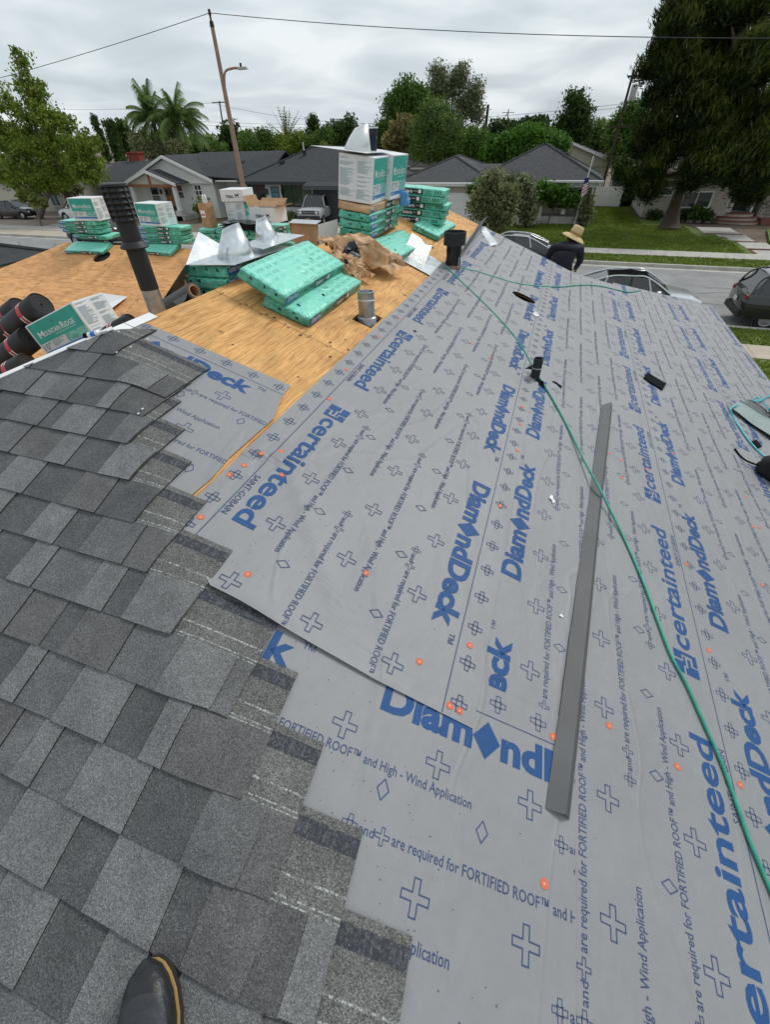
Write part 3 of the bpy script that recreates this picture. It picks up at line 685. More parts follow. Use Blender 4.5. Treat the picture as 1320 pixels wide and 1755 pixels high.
for (px, py) in caps:
    u, y = bpix(px, py); h = (0.0125 if u < 2.12 and y > 0.58 else 0.0092 if y < 0.75 and u < 2.51 else 0.0068 if u < 3.195 else 0.0044) + (curl(u, y) if u < 2.12 and y > 0.58 else 0)
    link('cap_nail', cap_me, house, FB @ Matrix.Translation((u, y, h)) @ Matrix.Rotation(random.uniform(0, 6), 4, 'Z') @ Matrix.Diagonal((0.94, 0.94, 0.7, 1)))

# nails and stains on the bare plywood
NDK = mat('nail_dark', (0.03, 0.022, 0.018), 0.7)
mb = MB(); mb.lathe([(0.0, 0.0012), (0.0060, 0.0010), (0.0066, 0.0)], 8); nd_me = mb.mesh('nail', [NDK])
rn = random.Random(9)
for yy in (2.35, 4.79, 7.23):
    for k in range(7):
        for e_ in (-0.014, 0.014): link('nail', nd_me, house, FB @ Matrix.Translation((0.06 + k * 0.15 + rn.uniform(-.02, .02), yy + e_, 0.0002)))
for k in range(10):
    for uu in (0.42, 0.83): link('nail', nd_me, house, FB @ Matrix.Translation((uu + rn.uniform(-.01, .01), 1.3 + k * 0.61, 0.0002)))
for xx in (-7.72, -5.28, -8.94, -6.5):
    for k in range(6):
        r_ = 0 if xx in (-7.72, -5.28) else 1.22
        for e_ in (-0.02, 0.02): link('nail', nd_me, house, FW @ Matrix.Translation((xx + e_, -0.1 - r_ - k * 0.2, 0.0002)) @ Matrix.Diagonal((1.6, 1.6, 1, 1)))

for k, (px, py) in enumerate([(583, 545), (592, 549), (566, 587), (597, 600), (566, 612), (612, 618), (573, 640), (640, 520), (690, 458), (515, 575), (470, 545), (560, 520)]):
    u, y = bpix(px, py); a0 = rn.uniform(0, 6); n_ = rn.randrange(4, 7); r0 = rn.uniform(0.006, 0.018)
    mb = MB(); mb.prism([(u + r0 * rn.uniform(.5, 1) * math.cos(a0 + 6.283 * i / n_), y + r0 * rn.uniform(.6, 1.6) * math.sin(a0 + 6.283 * i / n_), 0.0006) for i in range(n_)], (0, 0, 0.0015)); mb.build('felt_scrap', NDK, house, FB)

# loose granules and grit scattered on the underlayment
rg = np.random.RandomState(21); n_ = 420
uu = rg.uniform(1.0, 5.1, n_); yy = rg.uniform(-1.2, 7.0, n_) ** 1.0
near_ = rg.uniform(0, 1, n_) < 0.55
uu[near_] = rg.uniform(1.0, 2.5, near_.sum()); yy[near_] = YAP - uu[near_] / SLN + np.abs(rg.normal(0, 0.35, near_.sum())) + 0.25
V = []; F = []
for a, b in zip(uu, yy):
    if b < YAP - a / SLN + 0.1 or b > 7.0: continue
    h0 = 0.0135 if (a < 2.12 and b > 0.62) else 0.0100 if (a < 2.5 and b < 0.72) else 0.0076 if a < 3.19 else 0.0052
    s_ = rg.uniform(0.0008, 0.0024); t_ = rg.uniform(0, 6.28); k = len(V)
    for i in range(3): V.append((a + s_ * math.cos(t_ + i * 2.1), b + s_ * math.sin(t_ + i * 2.1), h0))
    V.append((a, b, h0 + s_ * 0.8)); F += [(k, k + 1, k + 3), (k + 1, k + 2, k + 3), (k + 2, k, k + 3)]
me = bpy.data.meshes.new('granule_litter'); me.from_pydata(V, [], F); me.materials.append(TABM[2]); tag(link('granule_litter', me, None, FB), 'loose dark granules and grit scattered on the grey underlayment', 'grit', kind='stuff')
# ================================================================ roofing materials lying about
def wrap_mat():
    m = mat('bundle_wrap', (0.13, 0.60, 0.42), 0.32, spec=0.5); t, b = nodes(m)
    tcn = N(t, 'ShaderNodeTexCoord'); oi = N(t, 'ShaderNodeObjectInfo')
    of = N(t, 'ShaderNodeVectorMath', operation='SCALE'); of.inputs[0].default_value = (7, 3, 5); L(t, oi.outputs['Random'], of.inputs['Scale'])
    ad = N(t, 'ShaderNodeVectorMath', operation='ADD'); L(t, tcn.outputs['Object'], ad.inputs[0]); L(t, of.outputs[0], ad.inputs[1])
    n1 = N(t, 'ShaderNodeTexNoise', inp={'Scale': 7.0, 'Detail': 5.0, 'Distortion': 1.2}); L(t, ad.outputs[0], n1.inputs['Vector'])
    rp = N(t, 'ShaderNodeValToRGB'); L(t, n1.outputs[0], rp.inputs[0]); el = rp.color_ramp.elements
    el[0].position = 0.35; el[0].color = (0.085, 0.47, 0.33, 1); el[1].position = 0.68; el[1].color = (0.20, 0.69, 0.52, 1)
    hv = N(t, 'ShaderNodeHueSaturation'); vr = N(t, 'ShaderNodeMapRange', inp={1: 0.0, 2: 1.0, 3: 0.80, 4: 1.10}); L(t, oi.outputs['Random'], vr.inputs[0]); L(t, vr.outputs[0], hv.inputs['Value']); L(t, rp.outputs[0], hv.inputs['Color'])
    dn = N(t, 'ShaderNodeTexNoise', inp={'Scale': 3.0, 'Detail': 7.0, 'Roughness': 0.7}); L(t, ad.outputs[0], dn.inputs['Vector']); dr = N(t, 'ShaderNodeMapRange', inp={1: 0.55, 2: 0.75, 3: 0.0, 4: 0.5}); L(t, dn.outputs[0], dr.inputs[0])
    dm = N(t, 'ShaderNodeMix', data_type='RGBA'); L(t, dr.outputs[0], dm.inputs[0]); L(t, hv.outputs[0], dm.inputs[6]); dm.inputs[7].default_value = (0.46, 0.74, 0.66, 1); L(t, dm.outputs[2], b.inputs['Base Color'])  # whitish patches: highlights on the film, mixed into its colour
    mp = N(t, 'ShaderNodeMapping'); mp.inputs['Scale'].default_value = (1, 1.4, 3); L(t, ad.outputs[0], mp.inputs[0])
    n2 = N(t, 'ShaderNodeTexNoise', inp={'Scale': 13.0, 'Detail': 4.0, 'Distortion': 2.5, 'Roughness': 0.55}); L(t, mp.outputs[0], n2.inputs['Vector'])
    bp = N(t, 'ShaderNodeBump', inp={'Strength': 0.9, 'Distance': 0.022}); L(t, n2.outputs[0], bp.inputs['Height']); L(t, bp.outputs[0], b.inputs['Normal'])
    return m
WRAP = wrap_mat()
MATS['bundle_wrap'].node_tree.nodes['Principled BSDF'].inputs['Roughness'].default_value = 0.26
def printed_wrap():
    m = mat('bundle_wrap_printed', (0.2, 0.65, 0.5), 0.35); t, b = nodes(m)
    tcn = N(t, 'ShaderNodeTexCoord')
    br = N(t, 'ShaderNodeTexBrick', inp={'Scale': 1.0, 'Mortar Size': 0.013, 'Brick Width': 0.105, 'Row Height': 0.055, 'Mortar Smooth': 0.0})
    br.offset = 0.0; L(t, tcn.outputs['Object'], br.inputs['Vector'])
    mp = N(t, 'ShaderNodeMapping'); mp.inputs['Scale'].default_value = (55, 170, 1); L(t, tcn.outputs['Object'], mp.inputs[0])
    n1 = N(t, 'ShaderNodeTexNoise', inp={'Scale': 1.0, 'Detail': 2.0}); L(t, mp.outputs[0], n1.inputs['Vector'])
    k = N(t, 'ShaderNodeMapRange', inp={1: 0.44, 2: 0.56, 3: 0.0, 4: 0.75}); L(t, n1.outputs[0], k.inputs[0])
    inv = N(t, 'ShaderNodeMath', operation='SUBTRACT', inp={0: 1.0}); L(t, br.outputs['Fac'], inv.inputs[1])
    ml = N(t, 'ShaderNodeMath', operation='MULTIPLY'); L(t, k.outputs[0], ml.inputs[0]); L(t, inv.outputs[0], ml.inputs[1])
    n3 = N(t, 'ShaderNodeTexNoise', inp={'Scale': 4.0, 'Detail': 3.0}); L(t, tcn.outputs['Object'], n3.inputs['Vector'])
    k3 = N(t, 'ShaderNodeMapRange', inp={1: 0.38, 2: 0.5, 3: 0.15, 4: 1.0}); L(t, n3.outputs[0], k3.inputs[0])
    m3 = N(t, 'ShaderNodeMath', operation='MULTIPLY'); L(t, ml.outputs[0], m3.inputs[0]); L(t, k3.outputs[0], m3.inputs[1])
    mx_ = N(t, 'ShaderNodeMix', data_type='RGBA'); L(t, m3.outputs[0], mx_.inputs[0]); mx_.inputs[6].default_value = (0.24, 0.72, 0.56, 1); mx_.inputs[7].default_value = (0.05, 0.30, 0.24, 1)
    L(t, mx_.outputs[2], b.inputs['Base Color'])
    n2 = N(t, 'ShaderNodeTexNoise', inp={'Scale': 9.0, 'Detail': 4.0, 'Distortion': 1.5}); L(t, tcn.outputs['Object'], n2.inputs['Vector'])
    bp = N(t, 'ShaderNodeBump', inp={'Strength': 0.8, 'Distance': 0.02}); L(t, n2.outputs[0], bp.inputs['Height']); L(t, bp.outputs[0], b.inputs['Normal'])
    return m
WRAPP = printed_wrap()
KRAFT = mat('kraft_paper', (0.56, 0.36, 0.20), 0.75, var=0.25, scale=9, bump=0.5, bscale=14)
LBL_BLUE = mat('label_blue', (0.018, 0.14, 0.40), 0.4); LBL_BLACK = mat('label_black', (0.014, 0.02, 0.028), 0.4)
LBL_WHITE = mat('label_white', (0.80, 0.80, 0.80), 0.5); INK_K = mat('label_ink', (0.03, 0.09, 0.075), 0.5)
TEAR = mat('torn_black', (0.007, 0.007, 0.008), 0.9, spec=0.08)
BL, BW, BT = 0.94, 0.325, 0.067

def soft_box(l, w_, t, r=0.009, seed=0, amp=0.009, nx=26, ny=9, nz=4, sag=0.0):
    """packet: rounded box, its ends gathered and wrinkled; base at z = 0"""
    bm = bmesh.new()
    bmesh.ops.create_cube(bm, size=1.0)
    def cuts(axis, n):
        for i in range(1, n):
            co = [0, 0, 0]; co[axis] = -0.5 + i / n; no = [0, 0, 0]; no[axis] = 1
            bmesh.ops.bisect_plane(bm, geom=bm.verts[:] + bm.edges[:] + bm.faces[:], plane_co=co, plane_no=no)
    cuts(0, nx); cuts(1, ny); cuts(2, nz)
    h = Vector((l / 2, w_ / 2, t / 2)); off = Vector((seed * 3.1, seed * 1.7, seed))
    for v in bm.verts:
        p = Vector((v.co.x * l, v.co.y * w_, v.co.z * t))
        q = Vector([max(-h[i] + r, min(h[i] - r, p[i])) for i in range(3)]); d = p - q
        if d.length > 1e-6: p = q + d.normalized() * r
        endf = max(0.0, (abs(p.x) / h.x - 0.80) / 0.2)
        nz_ = noise.noise(Vector((p.x * 3, p.y * 9, p.z * 22)) + off) ; n2 = noise.noise(Vector((p.x * 7, p.y * 26, p.z * 60)) - off)
        p.x += math.copysign(1, p.x) * endf * (nz_ * amp * 1.6 + n2 * amp * 1.1)
        sd_ = max(0.0, (abs(p.y) / h.y - 0.85) / 0.15)
        p.y += math.copysign(1, p.y) * sd_ * nz_ * amp * (0.35 + 0.9 * endf)
        if p.z > 0: p.z += noise.noise(Vector((p.x * 5, p.y * 6, 0)) + off) * amp * 0.7 - endf * amp * 0.9
        p.z -= sag * (2 * p.x / l) ** 2
        v.co = p + Vector((0, 0, t / 2))
    for f in bm.faces: f.smooth = True
    bmesh.ops.recalc_face_normals(bm, faces=bm.faces[:])
    return bm
def bundle_proto(seed, kraft=False, side='long', sag=0.0):
    me = bpy.data.meshes.new('packet'); bm = soft_box(BL, BW, BT, seed=seed, sag=sag)
    for f in bm.faces:
        if f.normal.z > 0.8 and not kraft: f.material_index = 1
    bm.to_mesh(me); bm.free(); me.materials.append(KRAFT if kraft else WRAP); me.materials.append(WRAPP)
    fl = Flat(); x0 = -BL / 2 + 0.012
    if side == 'long':
        if not kraft: fl.rect(x0, 0.010, x0 + 0.155, BT - 0.010, 0)
        else: fl.rect(x0, 0.010, x0 + 0.10, BT - 0.010, 0)
        fl.text('CertainTeed', x0 + 0.012, 0.026, w=0.135 if not kraft else 0.085, h=0.032, mi=2, bold=0.012)
        if not kraft:
            fl.text('LANDMARK', x0 + 0.170, 0.020, w=0.155, h=0.030, mi=3, bold=0.006); fl.text('PRO', x0 + 0.335, 0.020, w=0.062, h=0.030, mi=3, bold=0.035)
        fl.rect(x0 + 0.405, 0.008, x0 + 0.66, BT - 0.008, 1); fl.text('Solaris', x0 + 0.418, 0.019, w=0.118, h=0.032, mi=2, bold=0.02)
        fl.text('35 x 4', x0 + 0.55, 0.030, w=0.045, h=0.014, mi=2); fl.rect(x0 + 0.605, 0.02, x0 + 0.64, 0.052, 2)
        fl.text('MOIRE BLACK', x0 + 0.68, 0.040, w=0.09, h=0.012, mi=3); fl.text('8001 2047', x0 + 0.68, 0.02, w=0.07, h=0.012, mi=3)
        for k in range(3): fl.rect(x0 + 0.80 + k * 0.03, 0.022, x0 + 0.812 + k * 0.03, 0.052, 3)
    labels = []
    for sgn in (1, -1):
        fn = (lambda x, y, s=sgn: (x * s, -s * (BW / 2 + 0.0022), y))
        me2 = bpy.data.meshes.new('label'); me2.from_pydata([fn(p[0], p[1] if side == 'long' else p[1]) for p in fl.arr()], [], fl.f)
        # texts a hair proud of the panels
        mi = np.array(fl.m); 
        for m in (LBL_BLUE, LBL_BLACK, LBL_WHITE, INK_K): me2.materials.append(m)
        me2.polygons.foreach_set('material_index', fl.m)
        for p in me2.polygons:
            if p.material_index >= 2:
                for vi in p.vertices: me2.vertices[vi].co.y = -sgn * (BW / 2 + 0.0032)
        me2.update(); labels.append(me2)
    # blue end panels
    fe = Flat(); fe.rect(-BW / 2 + 0.02, 0.014, -BW / 2 + 0.10, BT - 0.014, 0)
    mb = MB(); rr = random.Random(seed + 5)
    for _ in range(3):
        y = rr.uniform(-0.11, 0.11); z = rr.uniform(0.015, 0.045); x = -BL / 2 - 0.006
        mb.add([(x, y, z), (x, y + rr.uniform(0.012, 0.03), z + 0.004), (x - 0.002, y + 0.012, z + rr.uniform(0.015, 0.025))], [(0, 1, 2)])
    for _ in range(4):
        cx, cy = rr.uniform(-0.4, 0.4), rr.uniform(-0.12, 0.12); a = rr.uniform(0, 3); l_ = rr.uniform(0.012, 0.03)
        mb.add([(cx, cy, BT + 0.004), (cx + l_ * math.cos(a), cy + l_ * math.sin(a), BT + 0.004), (cx + l_ * math.cos(a) - 0.008, cy + l_ * math.sin(a) + 0.012, BT + 0.004), (cx - 0.008, cy + 0.01, BT + 0.004)], [(0, 1, 2, 3)])
    tear = mb.mesh('tear', [TEAR])
    return me, labels, tear
PROTO = {('g', i): bundle_proto(i) for i in range(4)}
PROTO[('k', 0)] = bundle_proto(9, kraft=True)
PROTO[('s', 0)] = bundle_proto(6, sag=0.02)
def bundle(label, matrix, var=0, kind='g', group='shingle bundles'):
    body, labels, tear = PROTO[(kind, var)]
    o = thing('shingle_bundle', label, 'shingle bundle', group=group, matrix=matrix)
    p = link('wrapper', body, o)
    for l in labels: tag(link('label', l, o), kind='stuff')
    if kind != 'k': tag(link('tear', tear, o), kind='stuff')
    return o
ridge = lambda y, dz=0.0, dx=0.0: Vector((RX + dx, y, CAMH + RZ + dz))
def xyz(x, y, z): return Vector((x, y, CAMH + z))

ordn = ['lowest', 'second', 'third', 'fourth', 'fifth', 'sixth', 'seventh']
def stack(pos, rz, n, text, rot=0.0, gap=0.001, jitter=0.02, kinds=None, grp='shingle bundles', tilt=None, seed=3):
    rr = random.Random(seed); z = 0.0
    for i in range(n):
        k = (kinds[i] if kinds else 'g')
        var = rr.randrange(4) if k == 'g' else 0
        base = Matrix.Translation(Vector(pos)) @ (tilt if tilt is not None else Matrix.Identity(4))
        m = base @ place((rr.uniform(-jitter, jitter), rr.uniform(-jitter, jitter), z), rz + rr.uniform(-0.03, 0.03))
        wrapped = 'brown kraft wrapped shingle bundle' if k == 'k' else 'mint green shingle bundle'
        o = ordn[i] if i < n - 1 else 'topmost'
        bundle(f'{wrapped}, {o} in {text}', m, var, k)
        z += BT + gap
    return Vector(pos) + ((tilt.to_3x3() if tilt is not None else Matrix.Identity(3)) @ Vector((0, 0, z)))
tiltW = Matrix.Rotation(math.atan(SL), 4, 'X')      # lying on the wing slope (rises with +y)
tiltB = FB.to_3x3().to_4x4()
HALF = math.pi / 2
# on the wing ridge
bundle('mint green shingle bundle flat on plywood, below the left stack with the white carton', Matrix.Translation(FW @ Vector((-8.58, -0.20, 0.002))) @ tiltW @ place((0, 0, 0), R(2)), 1)
p = xyz(-8.72, 7.36, -1.38)
bundle('mint green shingle bundle second from bottom in the leftmost stack', Matrix.Translation(p + Vector((0.18, 0, 0))) @ place((0, 0, 0.055), R(-3), rx=R(4)), 0)
topL1 = stack(p + Vector((0, 0, 0.135)), R(180), 3, 'upper part of the leftmost stack', seed=8)
bundle('mint green shingle bundle flat on plywood, right of the black flue pipe', Matrix.Translation(FW @ Vector((-7.02, -0.10, 0.002))) @ tiltW @ place((0, 0, 0), R(-2)), 2)
topL2 = stack(xyz(-6.86, 7.40, -1.365), R(3), 4, 'the stack right of the flue pipe', seed=4)
# wide stack of the wing: four columns, ends toward the viewer
tops = []
for c in range(4):
    tops.append(stack(xyz(-5.86 + c * 0.345, 7.75, -1.45), HALF, 5 if c < 3 else 5, 'column ' + ['one', 'two', 'three', 'four'][c] + ' of the wide stack holding the brown bag', seed=20 + c, jitter=0.012))
# near the ridge, under the large cone flashing
topM = stack(xyz(-2.11, 2.98, -0.785), HALF, 3, 'the short pile under the large cone flashing', seed=31, jitter=0.01, tilt=None)
# two bundles sliding off the ridge in front
def on_B(px4, h, roll=0.0, sink=BT):
    q = [bpix(a, b, h) for a, b in px4]
    c = np.mean(q, axis=0); d = (np.array(q[2]) - np.array(q[1]) + np.array(q[3]) - np.array(q[0])) / 2
    yaw = math.atan2(d[1], d[0])
    return FB @ Matrix.Translation((c[0], c[1], h - sink)) @ Matrix.Rotation(yaw, 4, 'Z') @ Matrix.Rotation(roll, 4, 'X')
bundle('mint green shingle bundle lying lowest on plywood beside the galvanised flue', on_B([(452, 510), (533, 541), (622, 478), (556, 452)], BT + 0.004), 3)
bundle('mint green shingle bundle overlapping the one beside the galvanised flue', on_B([(407, 475), (488, 489), (590, 437), (527, 420)], BT * 2 + 0.026, roll=R(7)), 1)
# under the two tall cartons
NB0 = xyz(-1.87, 4.92, -0.705)
tiltN = Matrix.Rotation(R(7), 4, 'Y')
topN = stack(NB0, HALF, 4, 'the stack under two tall cartons', seed=41, jitter=0.008, kinds=['g', 'g', 'g', 'k'], tilt=tiltN)
bundle('mint green shingle bundle flat on plywood behind the bent metal flashing', on_B([(640, 413), (678, 438), (722, 417), (690, 395)], BT + 0.003), 2)
# far stack
bundle('mint green shingle bundle flat on plywood at the foot of the far stack', on_B([(707, 391), (745, 402), (782, 378), (752, 366)], BT + 0.003), 0)
OB = xyz(-1.80, 6.05, -0.755)
topO = stack(OB, R(4), 5, 'the far stack by the gable end', seed=52, jitter=0.025, tilt=Matrix.Rotation(R(4), 4, 'Y'))

# ---------------------------------------------------------------- cartons
CARD_W = mat('white_carton', (0.74, 0.76, 0.77), 0.6, var=0.04, scale=5, bump=0.05, bscale=40)
CARD_B = mat('brown_card', (0.40, 0.24, 0.13), 0.85, var=0.12, scale=12)
TEAL = mat('carton_teal', (0.035, 0.36, 0.30), 0.5, var=0.10, scale=5); CBLUE = mat('carton_blue', (0.05, 0.20, 0.48), 0.5)
CGREY = mat('carton_panel', (0.62, 0.65, 0.66), 0.55); CINK = mat('carton_ink', (0.10, 0.20, 0.22), 0.6); CTXT = mat('carton_text_grey', (0.38, 0.47, 0.50), 0.6)
CTEALP = mat('carton_photo', (0.18, 0.46, 0.41), 0.5, var=0.35, scale=30)
def ridge_label(w_, h_, size):
    """artwork of the printed face, lower-left origin"""
    fl = Flat(); X = lambda k: k * w_; Y = lambda k: k * h_
    fl.rect(X(.03), Y(.42), X(.97), Y(.97), 0)
    fl.rect(X(.56), Y(.20), X(.97), Y(.42), 5)
    fl.rect(X(.03), Y(.20), X(.55), Y(.42), 2)
    fl.rect(X(.03), Y(.10), X(.97), Y(.185), 1)
    ar = w_ / h_
    fl.text('M', X(.12), Y(.56), h=Y(.17), w=X(.11), mi=3, bold=0.005); fl.text('OUNTAIN', X(.235), Y(.56), w=X(.33), h=Y(.125), mi=3, bold=0.003)
    fl.text('R', X(.60), Y(.56), h=Y(.17), w=X(.065), mi=3, bold=0.005); fl.text('IDGE', X(.67), Y(.56), w=X(.19), h=Y(.125), mi=3, bold=0.003)
    fl.text('HIGH PROFILE HIP & RIDGE', X(.42), Y(.495), w=X(.42), h=Y(.028), mi=3)
    fl.poly([(X(.46), Y(.82)), (X(.50), Y(.90)), (X(.54), Y(.82))], 4)
    fl.text(size + '"', X(.05), Y(.225), w=X(.17), h=Y(.17), mi=4, bold=0.01)
    for k in range(5): fl.rect(X(.26), Y(.385 - k * .034), X(.26 + [.25, .17, .22, .19, .12][k]), Y(.397 - k * .034), 4)
    fl.text('CertainTeed', X(.05), Y(.125), w=X(.20), h=Y(.036), mi=3, bold=0.01)
    for k in range(6): fl.rect(X(.62 + .05 * k), Y(.05), X(.645 + .05 * k), Y(.075), 6)
    return fl
LMATS = [TEAL, CBLUE, CGREY, LBL_WHITE, CINK, CTEALP, CTXT]
def text_blocks(w_, h_, seed, cols=2):
    fl = Flat(); rr = random.Random(seed); cw = w_ / cols
    for c in range(cols):
        y = h_ * 0.94
        while y > h_ * 0.08:
            if rr.random() < 0.14: y -= h_ * 0.05; continue
            fl.rect(c * cw + cw * 0.07, y - h_ * 0.011, c * cw + cw * rr.uniform(0.45, 0.93), y, 6); y -= h_ * 0.022
        fl.rect(c * cw + cw * 0.99, 0.02 * h_, c * cw + cw * 1.0, 0.98 * h_, 2)
    return fl
def carton(label, matrix, lx, ly, lz, size='12', front='y', face2=True, seed=1, name='carton', grp='white and teal cartons'):
    """box with base centre at the origin. front: the side that carries the big label ('y' = -y side, 'x' = +x side)"""
    o = thing(name, label, 'carton', group=grp, matrix=matrix)
    mb = MB(); mb.box((0, 0, lz / 2), (lx, ly, lz)); mb.build('body', CARD_W, o, bevel=0.004)
    e_ = 0.0012
    faces = {'y': (lx, lambda x, y: (-lx / 2 + x, -ly / 2 - e_, y)), 'x': (ly, lambda x, y: (lx / 2 + e_, -ly / 2 + x, y)), 'Y': (lx, lambda x, y: (lx / 2 - x, ly / 2 + e_, y)), 'X': (ly, lambda x, y: (-lx / 2 - e_, ly / 2 - x, y))}
    def put(fl, fn, nm):
        ob = tag(fl.build(nm, LMATS, o, fn), kind='stuff')
        me = ob.data
        nrm = None
        for p in me.polygons:
            if p.material_index in (3, 4, 6):
                for vi in p.vertices:
                    c = me.vertices[vi].co
                    if abs(abs(c.y) - ly / 2 - e_) < 1e-5: c.y += math.copysign(0.0006, c.y)
                    elif abs(abs(c.x) - lx / 2 - e_) < 1e-5: c.x += math.copysign(0.0006, c.x)
    for fkey in ('y', 'x', 'Y', 'X'):
        wd, fn = faces[fkey]
        if fkey.lower() == front: put(ridge_label(wd, lz, size), fn, 'label')
        else: put(text_blocks(wd, lz, seed), fn, 'small_print')
    mb = MB(); mb.box((0, 0, lz + 0.0006), (0.035 if ly > lx else lx * 0.98, ly * 0.98 if ly > lx else 0.035, 0.0008)); mb.build('tape', CGREY, o)
    return o
carton('white and teal carton on the leftmost stack of green bundles', place(topL1 + Vector((0.28, 0.0, 0.004)), R(8)), 0.52, 0.36, 0.345, '10', seed=2)
carton('white and teal carton on the stack right of the flue pipe', place(topL2 + Vector((-0.12, 0.02, 0.004)), R(-8)), 0.56, 0.36, 0.33, '12', seed=3)
tn = tiltN.to_3x3()
carton('nearer of two tall cartons side by side, under the cone flashing', Matrix.Translation(topN) @ tiltN @ place((-0.02, -0.24, 0.004), R(2)), 0.33, 0.42, 0.335, '12', front='x', seed=4)
carton('farther of two tall cartons side by side, facing right', Matrix.Translation(topN) @ tiltN @ place((0.03, 0.20, 0.004), R(-3)), 0.33, 0.42, 0.345, '12', front='x', seed=5)
tx = Matrix.Rotation(-math.atan(SL), 4, 'Y')         # sits on the left slope
cw = lambda x, y, h=0.0: Vector((x, y, CAMH + RZ + SL * (x - RX))) + Vector((-SL, 0, 1)) / SLN * h
carton('white and teal ten inch carton tilted beside the black felt rolls', Matrix.Translation(cw(-2.80, 2.02, 0.012)) @ tx @ place((0, 0, 0), R(4)), 0.50, 0.24, 0.215, '10', seed=6)
carton('white and teal carton under the small white carton, beside the brown bag', place(tops[1] + Vector((0.05, 0.12, 0.004)), R(6)), 0.36, 0.40, 0.34, '12', front='x', seed=7)
# two cartons with a black word mark
def brand_box(label, matrix, lx, ly, lz, opened):
    o = thing('carton', label, 'carton', group='white and teal cartons', matrix=matrix)
    if not opened:
        mb = MB(); mb.box((0, 0, lz / 2), (lx, ly, lz)); mb.build('body', CARD_W, o, bevel=0.004)
    else:
        mb = MB(); t = 0.005
        mb.rng(-lx / 2, lx / 2, -ly / 2, -ly / 2 + t, 0, lz); mb.rng(-lx / 2, lx / 2, ly / 2 - t, ly / 2, 0, lz)
        mb.rng(-lx / 2, -lx / 2 + t, -ly / 2 + t, ly / 2 - t, 0, lz); mb.rng(lx / 2 - t, lx / 2, -ly / 2 + t, ly / 2 - t, 0, lz); mb.rng(-lx / 2 + t, lx / 2 - t, -ly / 2 + t, ly / 2 - t, 0, t)
        mb.build('body', CARD_W, o)
        for nm, c, rot, d in (('flap', (0, ly / 2 + 0.02, lz + 0.05), (R(-55), 0, 0), (lx, 0.004, 0.16)), ('flap', (-lx / 2 - 0.03, 0, lz + 0.075), (0, R(-25), 0), (0.004, ly, 0.17)),
                              ('flap', (lx / 2 + 0.07, 0, lz + 0.018), (0, R(75), 0), (0.004, ly, 0.16)), ('flap', (0.05, -ly / 2 + 0.07, lz + 0.052), (R(-62), 0, 0), (lx * 0.9, 0.004, 0.15))):
            mb = MB(); mb.box(c, d, rot); mb.build(nm, CARD_B, o)
    fl = Flat(); z = lz * 0.30
    fl.text('TRIBAL', -lx * 0.28, z, w=lx * 0.36, h=lz * 0.24, mi=0, bold=0.03)
    # running animal mark
    b = lx * 0.14
    fl.poly([(b, z), (b + .012, z), (b + .018, z + .03), (b + .045, z + .03), (b + .052, z), (b + .062, z), (b + .064, z + .045), (b + .08, z + .065), (b + .066, z + .066), (b + .054, z + .052), (b + .016, z + .05), (b + .002, z + .066), (b - .004, z + .06), (b + .006, z + .04)], 0)
    fl.build('word_mark', [LBL_BLACK], o, lambda x, y: (x, -ly / 2 - 0.0012, y))
    return o
brand_box('small white carton with black word mark on top of a teal carton', place(tops[1] + Vector((0.04, 0.11, 0.352)), R(8)), 0.42, 0.42, 0.17, False)
brand_box('open white carton with black word mark and brown flaps', place(tops[3] + Vector((-0.02, 0.0, 0.075)), R(-3)), 0.52, 0.36, 0.21, True)
# brown paper bag with a sticker and paper sticking out
bag = thing('paper_bag', 'tall brown paper bag with white sticker on the green bundles', 'bag', tops[0] + Vector((-0.02, -0.30, 0.0)), R(-10))
bm = bmesh.new(); bw2, bd, bh = 0.10, 0.075, 0.36; rr = random.Random(2); prof = []
rings = []
for i in range(7):
    z = bh * i / 6; k = 1 + 0.04 * math.sin(i * 1.7)
    base = [(-bw2, -bd), (0, -bd * 1.02), (bw2, -bd), (bw2 * (0.9 + 0.1 * (i % 2)), 0), (bw2, bd), (0, bd), (-bw2, bd), (-bw2 * (0.86 + 0.1 * (i % 2)), 0)]
    rings.append([bm.verts.new((x * k + rr.uniform(-.004, .004), y * k + rr.uniform(-.004, .004), z + (rr.uniform(-.012, .012) if i == 6 else 0))) for x, y in base])
for a, b in zip(rings, rings[1:]):
    for i in range(8): bm.faces.new((a[i], a[(i + 1) % 8], b[(i + 1) % 8], b[i]))
bm.faces.new(rings[0][::-1]); me = bpy.data.meshes.new('bag_body'); bm.to_mesh(me); bm.free(); me.materials.append(CARD_B); link('bag_body', me, bag)
mb = MB(); mb.rng(-0.07, 0.035, -bd - 0.006, -bd - 0.004, 0.15, 0.25); mb.build('sticker', LBL_WHITE, bag)
mb = MB(); mb.rng(-0.06, 0.02, -bd - 0.0075, -bd - 0.0065, 0.175, 0.20); mb.build('sticker_print', mat('sticker_red', (0.5, 0.08, 0.1), 0.6), bag)
for x, r0 in ((-0.03, 0.1), (0.035, -0.15)):
    mb = MB(); mb.prism([(x - 0.02, 0, 0.28), (x + 0.02, 0.01, 0.28), (x + 0.015, 0.0, 0.43), (x - 0.004 + r0 * 0.05, 0.005, 0.47), (x - 0.018, 0.0, 0.42)], (0, 0.02, 0)); mb.build('paper', LBL_WHITE, bag)
